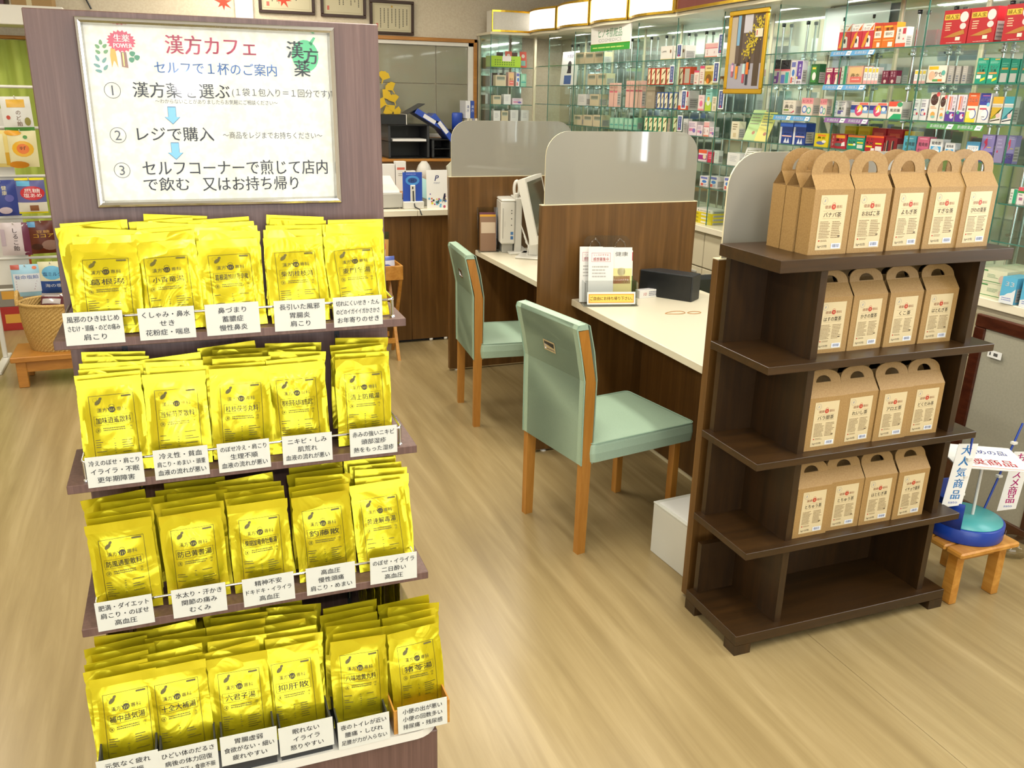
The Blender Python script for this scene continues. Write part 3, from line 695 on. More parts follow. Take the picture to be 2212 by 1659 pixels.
def desks():
    for (y0, y1, lab) in ((PYS[1] + TH, PYS[0], 'cream-topped counter desk carrying the white computer'), (PYS[2] + TH, PYS[1], 'cream-topped counter desk carrying the leaflet stand and black speaker')):
        t = empty('counter_desk', (XD, y0, 0)); tag(t, lab, 'desk', 'counter desks')
        y1 -= y0
        MB().box(0, 0.66, 0.002, y1 - 0.002, ZD - 0.029, ZD, 'cream', 0.002).build('worktop', t)
        MB().box(0.372, 0.392, 0.002, y1 - 0.002, 0.014, ZD - 0.03, 'walnut').build('modesty_panel', t)
        MB().box(0.366, 0.398, 0.002, y1 - 0.002, 0.0, 0.013, 'frost_edge').build('floor_strip', t)
        for s in (0.004, y1 - 0.024): MB().box(0.40, 0.62, s, s + 0.02, 0, ZD - 0.03, 'walnut').build('leg_panel', t)
desks()

# ------------------------------------------------------------------ chairs
def chair(loc, rz, lab):
    t = empty('chair', loc, (0, 0, rz)); tag(t, lab, 'chair', 'mint counter chairs')
    yw = 0.178
    for s in (-1, 1):
        # rear leg and back stile in one bent piece
        prof = [(-0.020, 0.0), (0.012, 0.0), (0.019, 0.36), (0.021, 0.64), (-0.020, 0.828), (-0.058, 0.826), (-0.020, 0.66), (-0.019, 0.36)]
        MB().prism(Fr((0, s * yw + 0.0135, 0), (1, 0, 0), (0, 0, 1)), prof, 0, 0.027, 'light_wood').build('rear_leg', t)
        MB().box(0.405, 0.435, s * 0.165 - 0.015, s * 0.165 + 0.015, 0, 0.36, 'light_wood', 0.002).build('front_leg', t)
    MB().tube([(-0.004, yw, 0.0), (-0.004, yw, 0.003)], 0.012, 'black', 10).build('glide', t)
    # seat: a padded block with crowned top and piping line
    b = MB(); nx, ny = 12, 12; x0, x1, y0, y1 = 0.012, 0.475, -0.202, 0.202; vs_, fs = [], []
    def crown(u, v): return 0.012 * (1 - (2 * u - 1) ** 4) * (1 - (2 * v - 1) ** 4)
    for i in range(nx + 1):
        for j in range(ny + 1):
            u, v = i / nx, j / ny; vs_.append((x0 + 0.006 + (x1 - x0 - 0.012) * u, y0 + 0.006 + (y1 - y0 - 0.012) * v, 0.421 + crown(u, v)))
    for i in range(nx):
        for j in range(ny): a = i * (ny + 1) + j; fs.append((a, a + ny + 1, a + ny + 2, a + 1))
    b.add(vs_, fs, 'mint_vinyl', True)
    r = 0.02
    def ring(off, z): 
        X0, X1, Y0, Y1 = x0 + off, x1 - off, y0 + off, y1 - off; P_ = []
        for cx, cy, a0 in ((X1 - r, Y1 - r, 0), (X0 + r, Y1 - r, 1.5708), (X0 + r, Y0 + r, 3.1416), (X1 - r, Y0 + r, 4.7124)):
            for k in range(5): P_.append((cx + r * math.cos(a0 + 1.5708 * k / 4), cy + r * math.sin(a0 + 1.5708 * k / 4), z))
        return P_
    rings = [ring(0.0, 0.352), ring(-0.003, 0.385), ring(-0.001, 0.412), ring(0.004, 0.4225), ring(0.008, 0.4225)]; n = 20
    for a, c in zip(rings, rings[1:]): b.add(a + c, [(k, (k + 1) % n, n + (k + 1) % n, n + k) for k in range(n)], 'mint_vinyl', True)
    b.add(rings[0], [tuple(reversed(range(n)))], 'black_matt')
    s_ = b.build('seat', t); MB().tube(ring(0.0, 0.4215), 0.0016, 'mint_side', 6, closed=True).build('piping', s_)
    # back pad following the bent stiles, wider than the gap so that it wraps over them front and rear
    rear = [(-0.0235, 0.345), (-0.025, 0.50), (-0.026, 0.65), (-0.044, 0.74), (-0.065, 0.832), (-0.060, 0.846)]
    front = [(-0.028, 0.850), (-0.014, 0.842), (0.010, 0.75), (0.026, 0.65), (0.026, 0.50), (0.024, 0.345)]
    b = MB(); prof = rear + front
    F = Fr((0, 0.1645, 0), (1, 0, 0), (0, 0, 1))
    b.prism(F, prof, 0, 0.329, 'mint_vinyl')
    for sg in (rear, front):                                           # thin skin over the stiles
        q = sg + [(a + (0.003 if sg is rear else -0.003), z) for a, z in reversed(sg)]
        b.prism(Fr((0, 0.193, 0), (1, 0, 0), (0, 0, 1)), q, 0, 0.386, 'mint_vinyl')
    b.prism(Fr((0, 0.193, 0), (1, 0, 0), (0, 0, 1)), [(-0.062, 0.829), (-0.020, 0.829), (-0.026, 0.849), (-0.060, 0.847)], 0, 0.386, 'mint_vinyl')
    bk = b.build('backrest', t)
    for s in (-1, 1): MB().tube([(a - 0.001, s * 0.192, z) for a, z in rear], 0.0018, 'mint_side', 6).build('piping', bk)
    # chrome grip slot
    an = math.atan2(0.021, 0.092); F = Fr((-0.0415, 0.0, 0.728), (0, -1, 0), (-math.sin(an), 0, math.cos(an)))
    g = MB()
    for (a0, b0, a1, b1) in ((-0.036, -0.020, 0.036, -0.014), (-0.036, 0.014, 0.036, 0.020), (-0.036, -0.014, -0.030, 0.014), (0.030, -0.014, 0.036, 0.014)):
        g.prism(F, [(a0, b0), (a1, b0), (a1, b1), (a0, b1)], 0.0, 0.0035, 'chrome')
    g.prism(F, [(-0.03, -0.014), (0.03, -0.014), (0.03, -0.006), (-0.03, 0.002)], 0.0, 0.0015, 'chrome'); g.rect(F, -0.03, -0.014, 0.03, 0.014, 'black_matt', 0.001)
    g.build('grip', bk)
chair((1.2255, 2.634, 0), math.radians(9.2), 'mint chair drawn up beside the white floor box at the leaflet desk')
chair((1.328, 3.924, 0), math.radians(-5.6), 'mint chair drawn up to the desk with the white computer')

# ------------------------------------------------------------------ dark tea shelf
SX, SY, SYAW, SW, SD = 1.4185, 1.7552, -0.0083, 0.7948, 0.2717
SM = Matrix.Translation((SX, SY, 0)) @ Matrix.Rotation(SYAW, 4, 'Z')
LEV = [(1.1688, 1.1354), (0.888, 0.8656), (0.6121, 0.5912), (0.3381, 0.3168), (0.0655, 0.0324)]
def tea_shelf():
    t = empty('tea_shelf', (SX, SY, 0), (0, 0, SYAW)); tag(t, 'dark stained wooden shelf unit with five tiers of tea cartons', 'shelf unit')
    for k, (zt, zb) in enumerate(LEV): MB().box(0, SW, 0, SD, zb, zt, 'dark_wood_x', 0.0012).build('shelf_board', t)
    for (zt, zb), (zt2, zb2) in zip(LEV, LEV[1:]):
        for x in (0.152, 0.705): MB().box(x, x + 0.022, 0.026, SD - 0.028, zt2, zb, 'dark_wood').build('divider', t)
        MB().box(0.022, SW - 0.022, SD - 0.0275, SD - 0.0065, zt2, zb if zt2 > 0.1 else 0.235, 'dark_wood').build('back_board', t)
    for x in (0, SW - 0.055):
        for y in (0, SD - 0.055): MB().box(x, x + 0.055, y, y + 0.055, 0, LEV[4][1], 'dark_wood').build('foot', t)
tea_shelf()

BW, BD, BH, BR, BT = 0.121, 0.054, 0.168, 0.203, 0.262     # gable carton: width, depth, shoulder, ridge, handle top
def carton(tilt=0.0):
    t = empty('tea_carton')
    b = MB(); w_, d = BW / 2, BD
    # front faces -Y; origin at the middle of the front bottom edge
    pf = [(-w_, 0, 0), (w_, 0, 0), (w_, 0, BH), (-w_, 0, BH)]; pb = [(-w_, d, 0), (w_, d, 0), (w_, d, BH), (-w_, d, BH)]
    m_ = d / 2; wr = w_ * 0.985
    rf = [(-wr, m_ - 0.0015, BR), (wr, m_ - 0.0015, BR)]; rb = [(-wr, m_ + 0.0015, BR), (wr, m_ + 0.0015, BR)]
    V = pf + pb + rf + rb
    b.add(V, [(0, 1, 2, 3), (5, 4, 7, 6), (4, 0, 3, 7), (1, 5, 6, 2), (4, 5, 1, 0), (3, 2, 9, 8), (6, 7, 10, 11)], 'kraft')
    # gusset folded inwards at both ends
    for s, (a, c, e, g) in ((-1, (3, 7, 8, 10)), (1, (2, 6, 9, 11))):
        ctr = (s * (w_ - 0.020), m_, BH + 0.004)
        for q in ((V[a], ctr, V[e]), (V[c], V[g], ctr), (V[a], V[c], ctr)):
            b.add(q, [(0, 1, 2) if s < 0 else (0, 2, 1)], 'kraft_in')
    b.build('body', t)
    # handle: twin sheet with rounded outline and a D-shaped hole
    n = 20; out, inn = [], []
    for k in range(n + 1):
        a = math.pi * k / n
        out.append((wr * math.cos(a) * (1.0 + 0.03 * math.sin(2 * a) ** 2), BR + (BT - BR) * math.sin(a) ** 0.82)); inn.append((0.0255 * math.cos(a), BR + 0.003 + 0.030 * math.sin(a)))
    h = MB()
    for y, fl_ in ((m_ - 0.0016, 1), (m_ + 0.0016, 0)):
        vs_ = [(x, y, z) for x, z in out] + [(x, y, z) for x, z in inn]; N1 = n + 1; fs = []
        for k in range(n): fs.append((k, k + 1, N1 + k + 1, N1 + k))
        fs += [(0, N1, N1 + n, n)]
        h.add(vs_, [tuple(reversed(f)) if fl_ else f for f in fs], 'kraft')
    ed = [(x, m_ - 0.0016, z) for x, z in out] + [(x, m_ + 0.0016, z) for x, z in out]; h.add(ed, [(k, n + 1 + k, n + 2 + k, k + 1) for k in range(n)], 'kraft_in')
    h.v = h.v if not tilt else [(x, y + (z - BR) * 0.22, BR + (z - BR) * 0.66) for x, y, z in h.v]     # handles pressed back where the tier is low
    h.build('handle', t)
    return t
def tea_label(name, seed):
    P = MB(); F = FX(0, 0, 0); w_, h_ = 0.082, 0.141; rnd = random.Random(seed)
    P.box(-w_ / 2, w_ / 2, -0.0005, -0.0001, 0, h_, 'tea_label'); F = FX(0, -0.0005, 0); K = '#3a2c20'; G = '#8a7350'; Rd = '#b83a2a'
    P.ring(F, -0.028, h_ - 0.014, 0.0085, 0.0006, '#8d8f92', ry=0.0095); P.pol(F, [(-0.031, h_ - 0.018), (-0.026, h_ - 0.016), (-0.026, h_ - 0.009), (-0.029, h_ - 0.012)], '#9a9ca0')
    y = h_ - 0.030
    P.disc(F, 0.001, y, 0.0068, Rd); P.ring(F, 0.001, y + 0.006, 0.005, 0.0008, Rd); P.text(F, '茶', 0.001, y, 0.006, '#d8c48e')
    P.text(F, '健康', -0.0165, y, 0.0095, '#9a6a4a', 0.0185); P.text(F, '専科', 0.0185, y, 0.0095, '#9a6a4a', 0.0185)
    P.rect(F, -0.03, y - 0.0105, 0.03, y - 0.0101, G); P.rect(F, -0.03, y - 0.0295, 0.03, y - 0.0291, G)
    P.text(F, name, 0, y - 0.020, 0.0145, K, min(0.058, 0.0138 * len(name)), bold=0.006)
    P.lines(F, -0.035, 0.030, -0.001, y - 0.036, 11, G, rnd); P.lines(F, 0.003, 0.030, 0.035, y - 0.036, 10, G, rnd)
    P.disc(F, -0.032, 0.024, 0.0022, Rd); P.lines(F, -0.027, 0.021, -0.002, 0.027, 2, G, rnd); P.rect(F, 0.025, 0.034, 0.032, 0.037, K)
    P.text(F, '5g×32包', -0.020, 0.010, 0.0075, K, 0.030)
    P.pol(F, [(0.008, 0.003), (0.037, 0.003), (0.037, 0.0165), (0.008, 0.0165)], '#e4e6ea', 0.0007)
    x = 0.012
    while x < 0.033: wd = rnd.uniform(0.0004, 0.0013); P.rect(F, x, 0.006, x + wd, 0.0145, '#5a6684', 0.0009); x += wd + rnd.uniform(0.0005, 0.0012)
    return P
TEAS = [[(.179, 'バナバ茶', 'banaba'), (.306, 'おおばこ茶', 'plantain'), (.4405, 'よもぎ茶', 'mugwort'), (.565, 'すぎな茶', 'horsetail'), (.684, 'びわの葉茶', 'loquat leaf')],
        [(.246, 'はすの葉茶', 'lotus leaf'), (.371, 'かきの葉茶', 'persimmon leaf'), (.499, 'くこ茶', 'goji'), (.628, 'はとむぎ茶', 'coix seed')],
        [(.241, 'バラ甜茶', 'rose sweet tea'), (.363, 'れいし茶', 'reishi'), (.486, 'アロエ茶', 'aloe'), (.608, 'どくだみ茶', 'houttuynia')],
        [(.241, 'とちゅう茶', 'eucommia left-hand'), (.363, 'とちゅう茶', 'eucommia'), (.486, 'はとむぎ茶', 'pearl barley'), (.612, 'イチョウ葉茶', 'ginkgo leaf')]]
def teas():
    srcs = [carton(), carton(1.0)]; rnd = random.Random(4); first = [True, True]
    tn = ['top board', 'second tier', 'third tier', 'fourth tier']
    def put(x, y, z, rz, lab):
        k = 0 if z > 1.1 else 1; o = srcs[k] if first[k] else clone(srcs[k]); first[k] = False
        o.location = SM @ Vector((x, y, z)); o.rotation_euler = (0, 0, SYAW + rz); o.scale = (1, 1, 1 if k == 0 else 0.94); tag(o, lab, 'carton', 'kraft tea cartons'); return o
    for r, row in enumerate(TEAS):
        z = LEV[r][0]; yf = (0.05, 0.066, 0.034, 0.034)[r]
        depth = [3, 2, 2, 2, 2] if r == 0 else [2, 2, 2, 2]
        later = []
        for c, (x, nm, en) in enumerate(row):
            en = en.replace(' left-hand', '')
            nb = row[c - 1][2].replace(' left-hand', '') if c else 'end'
            lab = 'kraft tea carton labelled %s (%s) on the %s' % (nm, en, tn[r])
            if r == 3 and c == 0: lab = 'kraft carton labelled %s, beside the divider on the fourth tier' % nm
            if r == 3 and c == 1: lab = 'kraft carton labelled %s, next to the pearl barley carton' % nm
            o = put(x, yf + rnd.uniform(-0.004, 0.004), z, rnd.uniform(-0.03, 0.03), lab); later.append((o, nm, r * 10 + c))
            for k in range(1, depth[c]): put(x + (-0.003 if c == 0 and r == 0 else rnd.uniform(-0.012, 0.012)), yf + 0.0575 * k, z, rnd.uniform(-0.02, 0.02) if not (c == 0 and r == 0) else 0.0, 'plain kraft carton %s the %s carton on the %s' % ('right behind' if k == 1 else 'last behind', en, tn[r]))
        for o, nm, sd in later: pass
        row_l = later
        LATER.extend(row_l)
LATER = []
teas()
for o, nm, sd in LATER: tea_label(nm, sd).build('label', o, (0.001, -0.0002, 0.0125))

# ------------------------------------------------------------------ things on and around the desks
def desk_items():
    z = ZD
    # leaflet stand: clear acrylic pocket with leaflets
    t = empty('leaflet_stand', (1.715, 3.215, z), (0, 0, math.radians(-14))); tag(t, 'clear acrylic leaflet stand with an orange take-one strip', 'leaflet stand')
    MB().box(-0.118, 0.118, -0.055, 0.055, 0, 0.004, 'acrylic').build('base', t)
    F = Fr((0, 0.045, 0.004), (1, 0, 0), (0, 0.16, 1))
    pts = [(-0.112, 0), (0.112, 0), (0.112, 0.10), (0.10, 0.258)] + [(0.10 - 0.03 + 0.03 * math.cos(a), 0.248 + 0.03 * math.sin(a)) for a in (0.5, 1.0, 1.5)] + [(-0.10 + 0.03 - 0.03 * math.cos(a), 0.248 + 0.03 * math.sin(a)) for a in (1.5, 1.0, 0.5)] + [(-0.10, 0.258), (-0.112, 0.10)]
    MB().prism(F, pts, 0, 0.003, 'acrylic').build('back_plate', t)
    F2 = Fr((0, -0.050, 0.004), (1, 0, 0), (0, 0.16, 1)); MB().prism(F2, [(-0.112, 0), (0.112, 0), (0.112, 0.105), (-0.112, 0.105)], 0, 0.003, 'acrylic').build('pocket', t)
    for s in (-1, 1): MB().box(s * 0.114, s * 0.112, -0.05, 0.048, 0.004, 0.10, 'acrylic').build('cheek', t)
    S = MB(); Fs = Fr((0, -0.0535, 0.004), (1, 0, 0), (0, 0.16, 1))
    S.prism(Fs, [(-0.104, 0.006), (0.104, 0.006), (0.104, 0.058), (-0.104, 0.058)], 0, 0.0008, 'paper')
    S.rect(Fs, -0.098, 0.012, 0.098, 0.050, '#e0a03c', 0.0012); S.rect(Fs, -0.094, 0.016, 0.094, 0.046, '#f0c95c', 0.0014); S.text(Fs, 'ご自由にお持ち帰り下さい。', 0, 0.031, 0.017, '#2a2018', 0.182, c=0.0018, bold=0.008); S.build('take_one_strip', t)
    for s in (-0.055, 0.055):
        h = MB(); h.tube([(s - 0.026, 0.062, 0.215), (s - 0.02, 0.068, 0.248), (s, 0.070, 0.268), (s + 0.02, 0.068, 0.248), (s + 0.026, 0.062, 0.215)], 0.003, 'acrylic', 8); h.build('carry_loop', t)
    def leaflet(x, y, w_, h_, art, lab):
        o = MB(); o.box(-w_ / 2, w_ / 2, -0.002, 0, 0, h_, 'paper'); art(o, FX(0, -0.002, 0), w_, h_)
        o = o.build('leaflet', None, t.matrix_basis @ Vector((x, y, 0.006)), (-0.158, 0, math.radians(-14))); tag(o, lab, 'leaflet', 'leaflets in the acrylic stand')
    rn = random.Random(2)
    def a1(o, F, w_, h_):
        o.frame(F, -w_ * 0.38, h_ * 0.74, w_ * 0.38, h_ * 0.90, 0.0012, '#c85a70'); o.text(F, 'リンスのすすめ', 0, h_ * 0.86, 0.010, '#c85a70', w_ * 0.6); o.text(F, '感想募集中', 0, h_ * 0.785, 0.016, '#c03048', w_ * 0.62, bold=0.01)
        o.lines(F, -w_ * 0.35, h_ * 0.45, w_ * 0.35, h_ * 0.68, 4, '#b8b4ae', rn)
    def a2(o, F, w_, h_):
        o.text(F, '健康', 0, h_ * 0.88, 0.02, '#5a5a5a', w_ * 0.6); o.rect(F, -w_ * 0.5, h_ * 0.0, w_ * 0.5, h_ * 0.62, '#eadc98'); o.rect(F, -w_ * 0.42, h_ * 0.34, w_ * 0.42, h_ * 0.48, '#c43a34'); o.text(F, 'リンスのすすめ', 0, h_ * 0.41, 0.010, '#f0e4dc', w_ * 0.7); o.disc(F, 0.0, h_ * 0.56, 0.018, '#f4ecc4')
    leaflet(-0.075, 0.012, 0.100, 0.234, a1, 'white leaflet with pink heading peeking out behind another one in the stand')
    leaflet(-0.038, -0.012, 0.108, 0.236, a1, 'white leaflet with pink boxed heading in front of the acrylic stand')
    leaflet(0.055, 0.004, 0.092, 0.232, a2, 'white and yellow leaflet with a red band in the acrylic stand')
    def a3(o, F, w_, h_): o.rect(F, w_ * 0.1, 0, w_ * 0.5, h_ * 0.5, '#3c8a4c'); o.rect(F, w_ * 0.1, h_ * 0.8, w_ * 0.5, h_ * 0.97, '#c43044')
    leaflet(0.068, 0.026, 0.084, 0.215, a3, 'leaflet with a green and red edge at the back of the acrylic stand')
    b = MB().box(0, 0.118, 0, 0.034, 0, 0.036, 'paper', 0.001); F = FX(0, 0, 0); b.text(F, '10', 0.03, 0.018, 0.02, '#c04040'); b.lines(F, 0.05, 0.008, 0.11, 0.03, 3, '#707088', rn); b.rect(Fr((0, 0, 0.036), (1, 0, 0), (0, 1, 0)), 0.005, 0.012, 0.112, 0.024, '#c8c4c8')
    tag(b.build('medicine_box', None, (1.893, 3.262, z), (0, 0, math.radians(6))), 'small white carton lying flat on the desk beside the leaflet stand', 'box')
    s = empty('desk_speaker', (2.079, 3.136, z), (0, 0, math.radians(125))); tag(s, 'long black box speaker standing on the cream desk', 'speaker')
    MB().box(0, 0.252, -0.088, 0.0, 0.0, 0.114, 'black_matt', 0.003).build('case', s)
    MB().box(0.006, 0.246, 0.0, 0.002, 0.006, 0.108, 'black').build('front_grille', s)
    bands = [[(1.905 + 0.045 * math.cos(a) , 2.985 + 0.022 * math.sin(a) + 0.004 * math.sin(2 * a), z + 0.0015) for a in [6.2832 * k / 24 for k in range(24)]], [(1.985 + 0.03 * math.cos(a), 2.965 + 0.018 * math.sin(a), z + 0.0015) for a in [6.2832 * k / 20 for k in range(20)]]]
    for q, lab in zip(bands, ('larger tan rubber band lying on the cream desk', 'smaller tan rubber band lying on the cream desk')): tag(MB().tube(q, 0.0013, 'rubber', 6, closed=True).build('rubber_band'), lab, 'rubber band')
    # white box on the floor, paper and a clamped bundle on it
    f = empty('floor_box', (1.499, 2.384, 0), (0, 0, math.radians(-86))); tag(f, 'plain white carton on the floor behind the dark shelf', 'box')
    MB().box(0, 0.30, 0.0, 0.27, 0, 0.190, 'card', 0.002).build('body', f)
    MB().box(-0.001, 0.302, -0.001, 0.271, 0.190, 0.196, 'card', 0.001).build('lid', f)
    tag(MB().box(0.02, 0.27, 0.012, 0.20, 0.196, 0.1985, 'paper').build('paper_sheet', None, f.location, f.rotation_euler), 'bright white paper sheet lying on the floor carton', 'paper')
    k = empty('hole_punch', (1.66, 2.33, 0.1985), (0, 0, math.radians(-70))); tag(k, 'black desk clamp gripping papers on the floor carton', 'clamp')
    MB().box(0, 0.11, 0.0, 0.035, 0.012, 0.05, 'black', 0.004).build('jaw', k); MB().box(0, 0.12, 0.0, 0.05, 0, 0.010, 'alu', 0.002).build('base', k); MB().tube([(0.0, 0.018, 0.008), (-0.012, 0.018, 0.03), (0.004, 0.018, 0.052)], 0.009, 'black', 8).build('spring', k)
    tag(MB().prism(Fr((1.70, 2.21, 0.20), (0.5, -0.6, 0), (0.6, 0.5, 0.45)), [(0, 0), (0.14, 0), (0.13, 0.10), (0.02, 0.11)], 0, 0.006, 'paper').build('paper_bundle'), 'loose white papers sticking up beside the black clamp', 'paper')
    tag(MB().prism(Fr((1.705, 2.205, 0.215), (0.5, -0.6, 0), (0.6, 0.5, 0.45)), [(0.0, 0.03), (0.03, 0.03), (0.03, 0.11), (0.0, 0.11)], 0.006, 0.009, '#c07a34').build('paper_tag'), 'orange tag tucked into the loose papers', 'tag')
desk_items()

def computer():
    z = ZD; rz = math.radians(-12)
    t = empty('computer', (1.74, 4.475, z), (0, 0, rz)); tag(t, 'slim white computer tower with side stand and handset at the far desk', 'computer')
    MB().box(-0.045, 0.035, -0.01, 0.22, 0.055, 0.285, 'white_pl', 0.006).build('tower', t)
    F = FX(0, -0.0102, 0); d = MB(); d.rect(F, -0.034, 0.085, -0.031, 0.25, '#9c998c'); d.rect(F, -0.022, 0.15, -0.021, 0.18, '#9c998c')
    for zz in (0.235, 0.22, 0.19, 0.155): d.rect(F, 0.012, zz, 0.018, zz + 0.006, '#55534a')
    d.rect(F, 0.010, 0.105, 0.026, 0.122, '#4f7fb4'); d.rect(F, 0.010, 0.08, 0.026, 0.098, '#3a6ea8'); d.build('front_details', t)
    MB().box(-0.045, 0.037, -0.012, 0.22, 0.285, 0.298, 'white_pl', 0.006).build('top_cap', t)
    MB().box(0.036, 0.075, 0.0, 0.17, 0.0, 0.305, 'white_pl', 0.004).build('stand_column', t)
    MB().box(0.0, 0.115, -0.045, 0.20, 0.0, 0.012, 'white_pl', 0.003).build('stand_foot', t)
    MB().box(-0.03, 0.03, 0.02, 0.2, 0.0, 0.055, 'grey_pl', 0.003).build('cable_box', t)
    pts = [(0.045 + 0.014 * math.sin(a), 0.02, 0.352 + 0.042 * math.cos(a)) for a in [6.2832 * k / 18 for k in range(18)]]
    MB().tube(pts, 0.009, 'white_pl', 8, closed=True).build('handset_loop', t)
    MB().box(0.030, 0.052, 0.005, 0.035, 0.28, 0.33, 'white_pl', 0.004).build('handset_clip', t)
    m = empty('monitor', (1.88, 4.32, z), (0, 0, math.radians(54))); tag(m, 'white flat monitor turned sideways on the far counter desk', 'monitor')
    F = Fr((0, 0, 0), (1, 0, 0), (0, 0.24, 1))
    MB().prism(F, [(-0.19, 0.095), (0.19, 0.095), (0.19, 0.435), (-0.19, 0.435)], 0.0, 0.042, 'white_pl').build('casing', m)
    MB().prism(F, [(-0.165, 0.135), (0.165, 0.135), (0.165, 0.415), (-0.165, 0.415)], 0.042, 0.0435, 'screen').build('screen', m)
    MB().prism(F, [(-0.12, 0.12), (0.12, 0.12), (0.10, 0.38), (-0.10, 0.38)], -0.02, 0.0, 'white_pl').build('rear_cover', m)
    MB().box(-0.03, 0.03, 0.02, 0.07, 0.01, 0.20, 'white_pl', 0.005).build('neck', m); MB().box(-0.10, 0.10, -0.04, 0.13, 0, 0.012, 'white_pl', 0.005).build('foot', m)
    rn = random.Random(8)
    for i in range(4):
        p = [Vector((1.80 + 0.01 * i, 4.44, z + 0.16 - 0.03 * i)), Vector((1.82, 4.38, z + 0.06)), Vector((1.80 + 0.03 * i, 4.33, z + 0.006)), Vector((1.87 + 0.02 * i, 4.30 + 0.02 * i, z + 0.008)), Vector((1.94, 4.36 + 0.02 * i, z + 0.006)), Vector((1.98, 4.45, z + 0.03))]
        q = [];
        for a, b_, c, e in zip([p[0]] + p[:-2], p[:-1], p[1:], p[2:] + [p[-1]]):
            for k in range(5): u = k / 5; q.append(0.5 * (2 * b_ + (c - a) * u + (2 * a - 5 * b_ + 4 * c - e) * u * u + (3 * b_ - a - 3 * c + e) * u ** 3))
        tag(MB().tube(q, 0.003, 'white_pl', 6).build('cable'), 'white cable tangled between the computer stand and the monitor foot', 'cable', 'white cables on the far desk')
    h = empty('brochure_holder', (1.655, 4.575, z), (0, 0, math.radians(-12))); tag(h, 'clear brochure holder with dark and yellow booklets beside the computer', 'brochure holder')
    F = FX(0, 0, 0)
    for x in (-0.055, 0.055): MB().prism(Fr((x, 0, 0), (0, 1, 0), (0, 0, 1)), [(-0.045, 0), (0.035, 0), (0.05, 0.24), (0.02, 0.24), (-0.03, 0.09)], 0, 0.002, 'acrylic').build('cheek', h)
    MB().box(-0.055, 0.055, -0.045, 0.035, 0, 0.003, 'acrylic').build('bottom', h); MB().prism(Fr((0, 0.035, 0), (1, 0, 0), (0, 0.06, 1)), [(-0.055, 0), (0.055, 0), (0.055, 0.24), (-0.055, 0.24)], 0, 0.002, 'acrylic').build('back', h)
    for i, (c, lab) in enumerate((('#8a6a50', 'tan booklet at the front of the brochure holder'), ('#d8a02a', 'yellow striped booklet in the brochure holder'), ('#6a3a48', 'plum booklet at the back of the brochure holder'))):
        b = MB().box(-0.045, 0.045, -0.004, 0.004, 0, 0.19 + 0.01 * i, c); b.rect(FX(0, -0.004, 0), -0.04, 0.10, 0.04, 0.16, '#2a2018' if i == 1 else '#c8b49a')
        tag(b.build('booklet', None, h.matrix_basis @ Vector((0, -0.02 + 0.016 * i, 0.004)), (-0.08, 0, math.radians(-12))), lab, 'booklet', 'booklets in the brochure holder')
computer()

